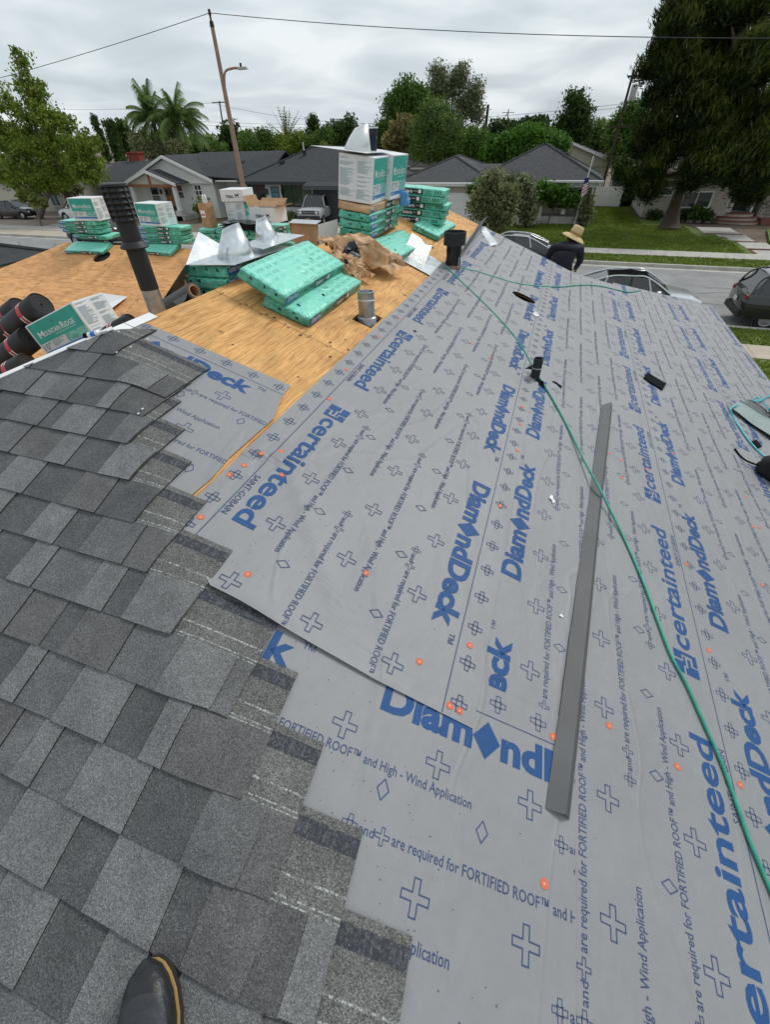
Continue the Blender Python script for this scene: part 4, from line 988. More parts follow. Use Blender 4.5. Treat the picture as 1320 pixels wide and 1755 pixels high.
# black sheets folded on the wide stack
blk = thing('vent_flashing_pile', 'pile of shiny black plastic vent sheets on the green bundles', 'sheet pile', tops[2] + Vector((-0.02, -0.30, 0.002)), R(-4))
BLKP = mat('black_plastic', (0.010, 0.010, 0.011), 0.22, spec=0.5, bump=0.3, bscale=7)
for k in range(4):
    rr = random.Random(k); mb = MB(); n = 10; vs = []
    for j in range(2):
        for i in range(n + 1):
            x = -0.40 + 0.80 * i / n; y = -0.20 + 0.40 * j; vs.append((x + 0.02 * k, y + 0.015 * k, 0.016 + 0.026 * k + 0.014 * math.sin(i * 1.1 + k) * (1 if j == 0 else 0.3)))
    nn = len(vs); vs += [(a, b, c - 0.010) for a, b, c in vs]
    fs = [(i, i + 1, n + 2 + i, n + 1 + i) for i in range(n)]; fs += [tuple(v + nn for v in f[::-1]) for f in fs]; fs += [(i, i + nn, i + nn + 1, i + 1) for i in range(n)] + [(n + 1 + i, n + 2 + i, n + 2 + i + nn, n + 1 + i + nn) for i in range(n)] + [(0, n + 1, n + 1 + nn, nn), (n, n + nn, 2 * n + 1 + nn, 2 * n + 1)]
    mb.add(vs, fs); mb.build('sheet', BLKP, blk)
# loose open brown carton beside the tall stack
ob = thing('cardboard_box', 'empty brown cardboard box open toward the rear, left of tall stack', 'box', xyz(-2.20, 4.25, -0.80), R(-6))
for nm, c, d, rt, m in (('panel', (0, -0.15, 0.12), (0.30, 0.006, 0.24), (R(-8), 0, 0), CARD_B), ('panel', (0.15, 0.02, 0.12), (0.006, 0.34, 0.24), (0, R(6), 0), CARD_W), ('panel', (-0.15, 0.02, 0.12), (0.006, 0.34, 0.24), (0, 0, 0), CARD_B), ('flap', (0.0, -0.12, 0.252), (0.30, 0.09, 0.005), (R(10), 0, 0), CARD_W), ('panel', (0, 0, 0.008), (0.29, 0.33, 0.006), (0, 0, 0), CARD_B)):
    mb = MB(); mb.box(c, d, rt); mb.build(nm, m, ob)
# crumpled kraft wrapper
kc = np.mean([bpix(600, 425, 0.1), bpix(640, 440, 0.1)], axis=0)
kp = thing('kraft_wrapper', 'crumpled brown kraft wrapper heaped on the plywood below the tall stack', 'wrapper', matrix=FB @ Matrix.Translation((kc[0] + 0.02, kc[1] - 0.02, 0.0)) @ Matrix.Rotation(R(-24), 4, 'Z'))
def crumple(n, m, sx, sy, fn, seed):
    vs = []; fs = []
    for j in range(m + 1):
        for i in range(n + 1):
            a, b = i / n - 0.5, j / m - 0.5; q = Vector((a * sx, b * sy, 0))
            q += fn(a, b)
            o_ = Vector((seed, 0, 0)); pq = Vector((a * 6, b * 6, seed))
            c = noise.cell_vector(Vector((a * 7 + seed, b * 7, 0.5))) if False else Vector((0, 0, 0))
            r1 = 1 - abs(noise.noise(pq * 1.1)) * 2; r2 = 1 - abs(noise.noise(pq * 2.3 + o_)) * 2
            q += Vector((noise.noise(pq * 1.4) * 0.06, noise.noise(pq * 1.4 + o_) * 0.06, (r1 * 0.045 + r2 * 0.02)))
            q.z = max(q.z, 0.004)
            vs.append(q)
    for j in range(m):
        for i in range(n): k = j * (n + 1) + i; fs.append((k, k + 1, k + n + 2)); fs.append((k, k + n + 2, k + n + 1))
    return vs, fs
vs, fs = crumple(44, 34, 0.40, 0.66, lambda a, b: Vector((0.06 * math.sin(b * 5), 0, 0.06 + 0.12 * math.cos(a * 3.0) * (0.6 + 0.4 * math.cos(b * 7)))), 3.3)
mb = MB(); mb.add(vs, fs); kme = mb.mesh('paper_sheet', [KRAFT, LBL_BLACK, CTXT])
for p in kme.polygons:
    c = p.center
    if -0.02 < c.x < 0.11 and -0.24 < c.y < -0.12: p.material_index = 1
    elif 0.12 < c.x < 0.2 and -0.45 < c.y < -0.12 and (int(c.y * 60) % 3): p.material_index = 1 if c.y < -.3 else 0
link('paper_sheet', kme, kp, None, 35)
vs, fs = crumple(24, 24, 0.36, 0.26, lambda a, b: Vector((0.10, -0.28, 0.02 + 0.05 * math.cos(a * 3))), 8.1)
mb = MB(); mb.add(vs, fs); link('paper_sheet', mb.mesh('paper_sheet', [KRAFT]), kp, None, 35)

# ---------------------------------------------------------------- sheet metal
GALV = mat('galvanised', (0.72, 0.75, 0.76), 0.30, metal=0.9, var=0.18, scale=11, bump=0.08, bscale=3)
GALV_D = mat('galvanised_dull', (0.40, 0.41, 0.41), 0.45, metal=0.85, var=0.25, scale=14)
WHT_FL = mat('white_flashing', (0.70, 0.72, 0.72), 0.38, metal=0.35, var=0.05, scale=6)
GREYP = mat('grey_prefinished', (0.088, 0.090, 0.093), 0.55, var=0.10, scale=5, bump=0.05, bscale=3)
def cone_flashing(label, matrix, plate, cone, metal, name='cone_flashing', extra=None):
    """plate: 4+ local points of the base sheet; cone: (base centre, base radius, top centre, top radius)"""
    o = thing(name, label, 'flashing', matrix=matrix, group='cone flashings')
    mb = MB(); mb.prism(plate, (0, 0, 0.0022)); mb.build('base_plate', metal, o)
    bc, br, tcn, tr = cone; mb = MB(); n = 28; vs = []
    for i, (c, r_) in enumerate(((bc, br), (Vector(bc).lerp(Vector(tcn), 0.5), (br + tr) / 2 * 1.01), (tcn, tr))):
        for k in range(n):
            a = 2 * math.pi * k / n; tl = 0.35 * r_ * math.cos(a) if i == 2 else 0
            vs.append((c[0] + r_ * math.cos(a), c[1] + r_ * math.sin(a), c[2] + tl))
    fs = [(i * n + k, i * n + (k + 1) % n, (i + 1) * n + (k + 1) % n, (i + 1) * n + k) for i in range(2) for k in range(n)]
    mb.add(vs, fs); ob = mb.build('cone', metal, o, smooth=60)
    so = ob.modifiers.new('thickness', 'SOLIDIFY'); so.thickness = 0.0015
    if extra:
        mb = MB(); mb.prism(extra, (0.0015, 0.0015, 0.001)); mb.build('bent_corner', metal, o)
    return o
zM = topM.z + 0.012
def zl(px, py, z): 
    q = gpix(px, py, z); return q
o0 = zl(404, 440, zM)
pl = [zl(*q, zM) - o0 for q in ((318, 455), (402, 455), (498, 424), (432, 416))]
tip = zl(340, 398, zM + 0.115) - o0
cone_flashing('large galvanised cone flashing with bent corner on the short bundle pile', Matrix.Translation(o0), pl, ((0.01, 0.0, 0.002), 0.128, (-0.01, 0.03, 0.165), 0.056), GALV,
              extra=[pl[0], pl[0].lerp(pl[3], 0.62), tip])
mb = MB(); q0 = zl(300, 452, zM)
mb.prism([zl(316, 457, zM - 0.004), zl(340, 424, zM - 0.004), Vector((RX - 0.42, 2.55, CAMH + RZ - 0.10)), Vector((RX - 0.50, 2.40, CAMH + RZ - 0.12))], (0.002, 0, 0.001))
tag(mb.build('metal_sheet', GALV_D), 'dark bent metal sheet leaning behind the flue pipe', 'sheet metal')
o1 = zl(462, 408, zM + 0.03)
pl = [zl(*q, zM + 0.03) - o1 for q in ((416, 420), (452, 428), (522, 404), (470, 399))]
cone_flashing('smaller galvanised cone flashing behind the large one', Matrix.Translation(o1), pl, ((-0.02, 0.0, 0.002), 0.088, (-0.06, 0.02, 0.12), 0.036), GALV)
zB2 = topN.z + 0.352
cn = Vector((topN.x - 0.05, topN.y - 0.25, zB2 + 0.012))
cone_flashing('pale cone flashing on top of the two tall cartons', Matrix.Translation(cn) @ Matrix.Rotation(R(5), 4, 'Y'), [Vector((-0.36, -0.20, 0.01)), Vector((0.19, -0.25, 0)), Vector((0.23, 0.32, 0)), Vector((-0.26, 0.30, 0))], ((0.0, 0.02, 0.002), 0.125, (0.02, 0.06, 0.165), 0.06), WHT_FL)
# bent flashing near the vent
bf = thing('bent_flashing', 'bent galvanised flashing with curved notch near the black vent', 'flashing')
c0, c1, c2_, c3 = [FB @ Vector((*bpix(*q, 0.01), 0.012)) for q in ((681, 443), (737, 473), (757, 452), (722, 428))]
up = FB.to_3x3() @ Vector((0, 0, 1)); e0 = FB @ Vector((*bpix(703, 405, 0.10), 0.10)); e1 = FB @ Vector((*bpix(734, 432, 0.03), 0.03))
mb = MB(); mb.prism([c0, c1, c2_, c3], up * 0.002); mb.build('base_plate', GALV, bf)
mb = MB(); prof = []
a0, a1 = FB @ Vector((*bpix(690, 436, 0.02), 0.015)), FB @ Vector((*bpix(728, 456, 0.02), 0.015)); b0_, b1_ = FB @ Vector((*bpix(706, 402, 0.12), 0.13)), FB @ Vector((*bpix(738, 430, 0.05), 0.10))
n = 10; vs = []
for i in range(n + 1):
    t = i / n; lo = a0.lerp(a1, t); hi = b0_.lerp(b1_, t); dip = 0.055 * max(0, 1 - ((t - 0.72) / 0.24) ** 2)
    vs += [lo, hi - (hi - lo).normalized() * dip, hi - (hi - lo).normalized() * dip + FB.to_3x3() @ Vector((0.02, 0.05, -0.03))]
fs = [(3 * i + j, 3 * i + 3 + j, 3 * i + 4 + j, 3 * i + 1 + j) for i in range(n) for j in (0, 1)]
mb.add(vs, fs); o = mb.build('upstand', GALV_D, bf); so = o.modifiers.new('thickness', 'SOLIDIFY'); so.thickness = 0.002
# long grey drip edge across the rows
BLKP2 = mat('dark_strip', (0.03, 0.03, 0.03), 0.6)
def strip(name, label, pl, pr, lip, m, h=0.010, tooth=True, grp=None, cat='metal strip'):
    """L-shaped strip: pl / pr = pixel ends (near, far) of its left and right edges"""
    o = thing(name, label, cat, group=grp)
    L0, L1 = [Vector((*bpix(*q), 0)) for q in pl]; R0, R1 = [Vector((*bpix(*q), 0)) for q in pr]
    n = 60; rr = random.Random(4); mb = MB(); vs = []
    for i in range(n + 1):
        t = i / n; a = L0.lerp(L1, t); b = R0.lerp(R1, t)
        sg = h + 0.004 * math.sin(t * 9)
        a = a + Vector((rr.uniform(-0.0016, 0.0016) if tooth else 0, 0, sg)); b = b + Vector((0, 0, sg + 0.022))
        d = b + Vector((lip[0], 0, lip[1]))
        vs += [a, b, d]
    fs = [(3 * i + j, 3 * i + 3 + j, 3 * i + 4 + j, 3 * i + 1 + j) for i in range(n) for j in (0, 1)]
    mb.add(vs, fs); ob = mb.build('profile', m, o, FB); so = ob.modifiers.new('thickness', 'SOLIDIFY'); so.thickness = 0.0015
    return o
strip('drip_edge_strip', 'long grey metal drip edge lying across the underlayment rows', ((932, 1386), (1030, 697)), ((959, 1398), (1043, 695)), (0.026, -0.022), GREYP)
strip('metal_strip', 'dark metal strip leaning at the far end of the ridge', ((783, 446), (822, 386)), ((792, 440), (832, 380)), (0.008, 0.012), BLKP2, h=0.05, tooth=False)
strip('metal_strip', 'short bright metal strip on the far underlayment', ((840, 424), (822, 396)), ((850, 424), (829, 393)), (0.01, 0.01), GALV, h=0.012, tooth=False)
strip('metal_strip', 'pale green grey metal strip at the right edge, crossed by the blue hose', ((1330, 762), (1247, 703)), ((1340, 742), (1258, 694)), (0.01, 0.01), mat('pale_strip', (0.24, 0.30, 0.28), 0.4, var=0.1, scale=6), h=0.03, tooth=False)
strip('metal_strip', 'dark grey metal strip at the right edge beside the nailer', ((1335, 745), (1268, 697)), ((1345, 728), (1276, 690)), (0.01, 0.006), GREYP, h=0.015, tooth=False)
# scraps
def scrap(label, pts, m, h=0.009, t=0.002, cat='scrap', name='scrap', bend=0.0):
    mb = MB(); mb.prism([Vector((*bpix(*q), h)) + Vector((0, 0, bend * (i % 2))) for i, q in enumerate(pts)], (0, 0, t)); return tag(mb.build(name, m, None, FB), label, cat)
scrap('black rectangular scrap lying on the underlayment, right half', [(1101, 650), (1108, 641), (1140, 660), (1134, 671)], TEAR, 0.012, 0.006)
scrap('white plastic scrap beside the large lettering near the drip edge', [(939, 856), (942, 851), (946, 853), (945, 857), (949, 862), (946, 865), (944, 863), (945, 861), (941, 857)], LBL_WHITE, 0.012)
scrap('tiny white chip by the lower part of the drip edge', [(956, 1056), (959, 1054), (963, 1058), (961, 1060)], LBL_WHITE, 0.01)
scrap('round grey metal disc lying beyond the small black vent', [(911, 541), (915, 537), (921, 538), (922, 545), (917, 546)], GALV_D, 0.014, 0.004, bend=0.004)
scrap('dark sliver lying near the small black vent', [(944, 655), (951, 656), (962, 664), (961, 668), (953, 660)], TEAR, 0.010, 0.001)
scrap('small dark chip near the top row of lettering', [(707, 568), (713, 570), (712, 573), (708, 571)], TEAR, 0.010, 0.002)
# ---------------------------------------------------------------- flues and vents (fixed to the house)
BLKPAINT = mat('flue_black_paint', (0.018, 0.019, 0.021), 0.55, var=0.3, scale=14)
def chipped():
    m = mat('flue_chipped_paint', (0.018, 0.019, 0.021), 0.55); t, b = nodes(m)
    tcn = N(t, 'ShaderNodeTexCoord'); mp = N(t, 'ShaderNodeMapping'); mp.inputs['Scale'].default_value = (1, 1, 0.35); L(t, tcn.outputs['Object'], mp.inputs[0])
    n1 = N(t, 'ShaderNodeTexNoise', inp={'Scale': 55.0, 'Detail': 3.0, 'Roughness': 0.7}); L(t, mp.outputs[0], n1.inputs['Vector'])
    n2 = N(t, 'ShaderNodeTexNoise', inp={'Scale': 9.0, 'Detail': 2.0}); L(t, tcn.outputs['Object'], n2.inputs['Vector'])
    ml = N(t, 'ShaderNodeMath', operation='MULTIPLY'); L(t, n1.outputs[0], ml.inputs[0]); L(t, n2.outputs[0], ml.inputs[1])
    k = N(t, 'ShaderNodeMapRange', inp={1: 0.375, 2: 0.40, 3: 0.0, 4: 0.8}); L(t, ml.outputs[0], k.inputs[0])
    mx_ = N(t, 'ShaderNodeMix', data_type='RGBA'); L(t, k.outputs[0], mx_.inputs[0]); mx_.inputs[6].default_value = (0.018, 0.019, 0.021, 1); mx_.inputs[7].default_value = (0.45, 0.46, 0.47, 1); L(t, mx_.outputs[2], b.inputs['Base Color'])
    return m
CHIP = chipped()
fx, fy = -2.245, 2.15; fz = CAMH + RZ + SL * (fx - RX)
fl_ = Matrix.Translation((fx, fy, fz))
mb = MB(); mb.lathe([(0.050, -0.05), (0.050, 0.14)], 32); flue = mb.build('flue_pipe', GALV_D, house, fl_, smooth=60); flue['label'] = 'tall black painted flue pipe with louvred cap'
mb = MB(); mb.lathe([(0.0512, 0.14), (0.0512, 0.54)], 32); mb.build('painted_section', CHIP, flue, smooth=60)
mb = MB(); mb.lathe([(0.053, 0.365), (0.074, 0.352), (0.076, 0.358), (0.055, 0.385)], 32); mb.build('storm_collar', CHIP, flue, smooth=40)
mb = MB(); pr = [(0.052, 0.475)]
for k in range(6): pr += [(0.063, 0.478 + k * 0.025), (0.067, 0.484 + k * 0.025), (0.058, 0.499 + k * 0.025)]
pr += [(0.066, 0.628), (0.065, 0.638), (0.04, 0.642), (0.0, 0.642)]
mb.lathe(pr, 32); mb.build('louvred_cap', BLKPAINT, flue, smooth=30)
for k in range(10):
    a = k * 2 * math.pi / 10
    mb = MB(); mb.box((0.063 * math.cos(a), 0.063 * math.sin(a), 0.553), (0.009, 0.005, 0.145), (0, 0, a)); mb.build('rib', BLKPAINT, flue)
# galvanised flue in the square cut
u, y = bpix(632, 545); q = bw(pu, py_, 0)
fl2 = Matrix.Translation((q.x, q.y, q.z - 0.12))
mb = MB(); mb.lathe([(0.070, -0.1), (0.070, 0.13), (0.066, 0.135), (0.058, 0.14), (0.058, 0.30), (0.052, 0.302), (0.050, 0.296), (0.050, 0.1)], 28); o = mb.build('flue_stub', GALV_D, house, fl2 @ Matrix.Diagonal((1.0, 0.82, 1, 1)), smooth=40)
mb = MB(); mb.lathe([(0.0595, 0.245), (0.0615, 0.25), (0.0595, 0.255)], 28); mb.build('seam_ring', GALV, o)
# black vent with a sleeve wrapped in plastic
u, y = bpix(775, 459); q = bw(u, y); ven = mb = None
mb = MB(); mb.box((0, 0, 0.10), (0.13, 0.13, 0.22)); 
me = None
vm = Matrix.Translation((q.x, q.y + 0.03, q.z - 0.02))
vent = MB().lathe([(0.078, 0.0), (0.082, 0.06), (0.074, 0.12), (0.080, 0.17), (0.076, 0.24)], 20).build('roof_vent', BLKP, house, vm, smooth=50); vent['label'] = 'black plastic wrapped roof vent with wide black collar'
mb = MB(); mb.lathe([(0.080, 0.215), (0.112, 0.222), (0.112, 0.335), (0.104, 0.336), (0.104, 0.24)], 28); mb.build('collar', BLKPAINT, vent, smooth=40)
mb = MB(); mb.box((0.03, -0.06, 0.02), (0.10, 0.05, 0.05), (0.2, 0.1, 0.4)); mb.build('wood_block', mat('pink_wood', (0.32, 0.17, 0.12), 0.8, var=0.3, scale=20), vent, bevel=0.004)
mb = MB(); mb.box((0.07, -0.05, 0.05), (0.012, 0.012, 0.14)); mb.build('stake', GALV_D, vent)
# little black vent
u, y = bpix(916, 650); q = bw(u, y)
pv = MB().lathe([(0.034, -0.03), (0.034, 0.16), (0.031, 0.162), (0.029, 0.155), (0.029, 0.05)], 18).build('plumbing_vent', CHIP, house, Matrix.Translation(q), smooth=40); pv['label'] = 'small black plumbing vent pipe through the underlayment'
mb = MB(); mb.lathe([(0.036, 0.085), (0.038, 0.09), (0.036, 0.095)], 18); mb.build('band', GALV_D, pv)
for k, pts in enumerate(([(898, 634), (913, 630), (916, 637)], [(920, 652), (928, 660), (932, 668), (924, 662)])):
    mb = MB(); mb.prism([Vector((*bpix(*p), 0.01 + 0.02 * (i == 1))) for i, p in enumerate(pts)], (0, 0, 0.002)); mb.build('boot_flap', TEAR, house, FB)
# ---------------------------------------------------------------- hoses
HOSE_G = mat('hose_green', (0.040, 0.31, 0.22), 0.38, var=0.15, scale=20); HOSE_C = mat('hose_cyan', (0.06, 0.46, 0.52), 0.38)
def hose(name, label, px, m, r=0.0062, h=0.014):
    pts = [FB @ Vector((*bpix(a, b, (hh[0] if hh else h)), (hh[0] if hh else h))) for a, b, *hh in px]
    mb = MB(); mb.tube(bezier_path(pts, 10), r, 10); return tag(mb.build(name, m, smooth=60), label, 'hose')
hose('air_hose', 'long green air hose running down the underlayment from the vent', [(763, 457), (790, 482), (832, 522), (868, 560), (893, 592), (920, 640), (948, 685), (975, 735), (1000, 787, 0.03), (1025, 832, 0.05), (1045, 872, 0.03), (1068, 918), (1100, 990), (1128, 1065), (1150, 1122), (1178, 1175), (1205, 1235), (1232, 1295), (1255, 1355), (1285, 1440), (1325, 1535), (1362, 1640), (1405, 1760), (1440, 1900), (1450, 2050)], HOSE_G, 0.0066)
hose('air_hose', 'thin green air hose lying across the far end of the underlayment', [(788, 460), (815, 465), (850, 476), (885, 486), (925, 491), (960, 492), (1000, 489), (1030, 491), (1060, 498), (1080, 501), (1097, 498)], HOSE_G, 0.0085, 0.012)
hose('air_hose', 'light blue air hose at the right edge by the nailer', [(1345, 805), (1322, 792), (1300, 773), (1280, 750), (1265, 728), (1256, 713, 0.03), (1252, 702, 0.06), (1258, 697, 0.06), (1275, 692, 0.03), (1300, 686), (1325, 677), (1350, 668)], HOSE_C, 0.0075)
hose('air_hose', 'light blue hose loop joining the black nailer', [(1330, 674), (1316, 680), (1303, 687, 0.03), (1294, 688, 0.03), (1292, 684, 0.02), (1298, 681), (1306, 688, 0.02), (1314, 698, 0.05), (1320, 702, 0.07)], HOSE_C, 0.0065)
o = scrap('black tape wrapped on the light blue hose', [(1284, 760), (1292, 757), (1302, 769), (1296, 771)], TEAR, 0.012, 0.016, 'tape', 'tape')
# nailer at the right edge and a black bag below it
ng = thing('nail_gun', 'black nail gun at the right edge, connected to light blue hose', 'nail gun', matrix=FB @ Matrix.Translation((*bpix(1322, 722), 0.0)) @ Matrix.Rotation(R(35), 4, 'Z'))
for nm, c, d, rt in (('body', (0.05, 0.0, 0.07), (0.20, 0.07, 0.10), (0, 0, 0)), ('handle', (-0.06, 0.02, 0.08), (0.12, 0.04, 0.045), (0, 0.2, 0.2)), ('magazine', (0.10, 0.09, 0.05), (0.10, 0.11, 0.09), (0, 0, 0.2)), ('nose', (0.18, -0.02, 0.03), (0.06, 0.035, 0.05), (0, 0, 0))):
    mb = MB(); mb.box(c, d, rt); mb.build(nm, BLKPAINT, ng, bevel=0.012)
mb = MB(); mb.lathe([(0.012, 0), (0.012, 0.05), (0.009, 0.055)], 12, Matrix.Translation((-0.13, 0.03, 0.075)) @ Matrix.Rotation(R(-80), 4, 'Y')); mb.build('air_fitting', GALV, ng)
bagm = FB @ Matrix.Translation((*bpix(1322, 822), 0.0)) @ Matrix.Rotation(R(-20), 4, 'Z')
bg = thing('tool_pouch', 'black tool pouch at the right edge of the underlayment', 'pouch', matrix=bagm)
bm = soft_box(0.30, 0.20, 0.16, r=0.05, seed=4, amp=0.02, nx=12, ny=8, nz=6); me = bpy.data.meshes.new('pouch_body'); bm.to_mesh(me); bm.free(); me.materials.append(mat('black_cloth', (0.010, 0.010, 0.011), 0.85, bump=0.3, bscale=30)); link('pouch_body', me, bg)
mb = MB(); mb.tube(bezier_path([(-0.13, -0.02, 0.05), (-0.22, -0.03, 0.03), (-0.27, 0.04, 0.012), (-0.33, 0.12, 0.012)], 6), 0.007, 6); mb.build('strap', TEAR, bg)

# ---------------------------------------------------------------- black felt rolls on the left slope
FROLL = mat('felt_roll', (0.018, 0.017, 0.017), 0.5, var=0.35, scale=9, bump=0.15, bscale=25); FEND = mat('felt_end', (0.03, 0.03, 0.032), 0.8)
BAND_W = mat('band_white', (0.72, 0.70, 0.68), 0.5); BAND_R = mat('band_red', (0.48, 0.05, 0.06), 0.5)
def felt_roll(label, pend, ptail, Y, r=0.076, core=False, spiral=False):
    (xa, za), (xb, zb) = ypix(*pend, Y), ypix(*ptail, Y)
    A = Vector((xa, Y, za)); D = (Vector((xb, Y - 0.10, zb)) - A).normalized()
    m = Matrix.Translation(A) @ D.to_track_quat('Z', 'Y').to_matrix().to_4x4()
    o = thing('felt_roll', label, 'felt roll', matrix=m, group='black felt rolls')
    n = 36; mb = MB(); mb.lathe([(r * 0.93, 0.0), (r, 0.007), (r * 1.005, 0.4), (r, 0.93), (r * 0.93, 0.937)], n); mb.build('roll_body', FROLL, o, smooth=50)
    mb = MB(); ring = []
    for k in range(7): ring += [(r * 0.93 * (1 - k / 7), 0.004 + 0.003 * (k % 2)), (r * 0.93 * (1 - k / 7) - 0.004, 0.004 + 0.003 * ((k + 1) % 2))]
    mb.lathe(ring[:-1] + [(0.001, 0.02)], n); mb.build('roll_end', FEND, o)
    for k, z in enumerate((0.12, 0.36, 0.62)):
        b = MB(); b.lathe([(r * 1.012, z), (r * 1.014, z + 0.010), (r * 1.014, z + 0.030), (r * 1.012, z + 0.040)], n, mi=0)
        for i, f in enumerate(b.f): b.m[i] = 1 if (i // n == 1 or (i % n) % 12 < 5) else 0
        b.build('band', [BAND_W, BAND_R], o, fix=False)
    fl = Flat(); fl.text('ASTM', 0, 0, w=0.10, h=0.035, mi=0, bold=0.02)
    fl.build('stamp', [mat('stamp_grey', (0.25, 0.25, 0.26), 0.6)], o, lambda x, y: ((r + 0.0015) * math.cos(-2.2 + y / r), (r + 0.0015) * math.sin(-2.2 + y / r), 0.34 - x))
    return o
felt_roll('black felt roll, rearmost of the pile at the left edge', (36, 528), (-20, 580), 2.25)
felt_roll('black felt roll, uppermost in front of the rear roll at left edge', (72, 522), (0, 592), 2.05)
felt_roll('black felt roll partly under the uppermost roll, left edge', (22, 560), (-40, 622), 2.0)
felt_roll('black felt roll touching the ten inch carton', (52, 580), (-6, 636), 1.92)
felt_roll('black felt roll lying lowest by the white hip edge', (48, 622), (-30, 668), 1.62, r=0.058)
felt_roll('black felt roll end showing right of the ten inch carton', (226, 552), (150, 600), 2.05, r=0.052)
# grey roll with a cardboard core beside the flue
A = Vector((ypix(333, 499, 2.36)[0], 2.36, ypix(333, 499, 2.36)[1])); Bv = Vector((ypix(296, 520, 2.42)[0], 2.42, ypix(296, 520, 2.42)[1]))
D = (Bv - A).normalized(); m = Matrix.Translation(A) @ D.to_track_quat('Z', 'Y').to_matrix().to_4x4()
cr_ = thing('underlayment_roll', 'dark grey underlayment roll with cardboard core beside the flue pipe', 'roll', matrix=m)
mb = MB(); mb.lathe([(0.040, 0.0), (0.050, 0.0), (0.050, 0.5), (0.040, 0.5)], 28); mb.build('roll_body', GREYP, cr_, smooth=50)
mb = MB(); mb.lathe([(0.030, 0.45), (0.030, -0.004), (0.039, -0.004), (0.039, 0.45)], 28); mb.build('cardboard_core', CARD_B, cr_, smooth=50)
mb = MB(); mb.add([(0.05, 0, 0), (0.085, -0.03, 0.0), (0.09, -0.05, 0.10), (0.05, 0.0, 0.2)], [(0, 1, 2, 3)]); o = mb.build('loose_end', GREYP, cr_); so = o.modifiers.new('thickness', 'SOLIDIFY'); so.thickness = 0.002
# caulk cartridge on the hip and white paper on the wing
ck = thing('caulk_cartridge', 'caulk cartridge with blue cap lying on the white hip edge', 'cartridge', matrix=Matrix.Translation(FA @ Vector((*apix(150, 582), 0.016))) @ Matrix.Rotation(R(20), 4, 'Z') @ Matrix.Rotation(R(78), 4, 'Y') @ Matrix.Scale(0.62, 4))
mb = MB(); mb.lathe([(0.0, 0.0), (0.024, 0.0), (0.024, 0.035)], 18); mb.build('base_cap', TEAR, ck, smooth=40)
mb = MB(); mb.lathe([(0.0235, 0.035), (0.0235, 0.12)], 18); mb.build('sleeve', LBL_WHITE, ck, smooth=40)
mb = MB(); mb.lathe([(0.0238, 0.06), (0.0238, 0.10)], 18); mb.build('blue_band', CBLUE, ck, smooth=40)
mb = MB(); mb.lathe([(0.0235, 0.12), (0.010, 0.13), (0.005, 0.19)], 18); mb.build('nozzle', LBL_WHITE, ck, smooth=40)
a_, b_ = wpix(176, 526)
mb = MB(); mb.add([(a_ - 0.25, b_ - 0.2, 0.01), (a_ + 0.3, b_ - 0.15, 0.06), (a_ + 0.35, b_ + 0.28, 0.02), (a_ - 0.1, b_ + 0.22, 0.09)], [(0, 1, 2), (0, 2, 3)]); o = mb.build('paper_sheet', LBL_WHITE, None, FW); tag(o, 'crumpled white paper on the wing plywood behind the ten inch carton', 'paper')
so = o.modifiers.new('thickness', 'SOLIDIFY'); so.thickness = 0.003
# paper cup behind the pale cone
cup = thing('paper_cup', 'dark blue paper cup with round red white mark behind the pale cone', 'cup', Vector((topN.x + 0.035, topN.y - 0.05, zB2 - 0.004)))
cb = mat('cup_blue', (0.012, 0.018, 0.045), 0.4); cwht = mat('cup_white', (0.8, 0.8, 0.8), 0.5)
mb = MB(); mb.lathe([(0.0, 0.002), (0.034, 0.002), (0.050, 0.165)], 32); mb.build('cup_wall', cb, cup, smooth=60)
mb = MB(); mb.lathe([(0.050, 0.163), (0.0535, 0.166), (0.0535, 0.174), (0.047, 0.174), (0.043, 0.10)], 32); mb.build('rim', cwht, cup, smooth=60)
fl = Flat(); n = 28; rr_ = 0.042
half = lambda a0, a1, r_: [(r_ * math.cos(a0 + (a1 - a0) * k / n), r_ * math.sin(a0 + (a1 - a0) * k / n)) for k in range(n + 1)]
fl.poly(half(R(18), R(162), rr_), 0); fl.poly(half(R(198), R(342), rr_), 1); fl.poly([(-rr_ * .98, -.012), (rr_ * .98, -.012), (rr_ * .98, .012), (-rr_ * .98, .012)], 2)
fl.text('PEPSI', -0.034, -0.008, w=0.068, h=0.016, mi=3, bold=0.03)
az0 = math.atan2(-cup.location.y, -cup.location.x)
def cupmap(x, y):
    z = 0.100 + y; r_ = 0.034 + 0.016 * z / 0.165 + 0.0008; a = az0 + x / r_; return (r_ * math.cos(a), r_ * math.sin(a), z)
cm = fl.build('round_mark', [mat('cup_red', (0.55, 0.02, 0.04), 0.4), mat('cup_mark_blue', (0.02, 0.06, 0.35), 0.4), cwht, cb], cup, cupmap)
for p in cm.data.polygons:
    if p.material_index == 3:
        for vi in p.vertices: c = cm.data.vertices[vi].co; c.x *= 1.015; c.y *= 1.015
gl = thing('rubber_glove', 'light blue rubber glove hanging at the right of the tall stack', 'glove', Vector((topN.x + 0.24, topN.y + 0.30, topN.z - 0.10)))
bm = soft_box(0.10, 0.05, 0.13, r=0.022, seed=2, amp=0.015, nx=8, ny=6, nz=8); me = bpy.data.meshes.new('glove_body'); bm.to_mesh(me); bm.free(); me.materials.append(mat('glove_blue', (0.10, 0.32, 0.62), 0.5)); link('glove_body', me, gl)
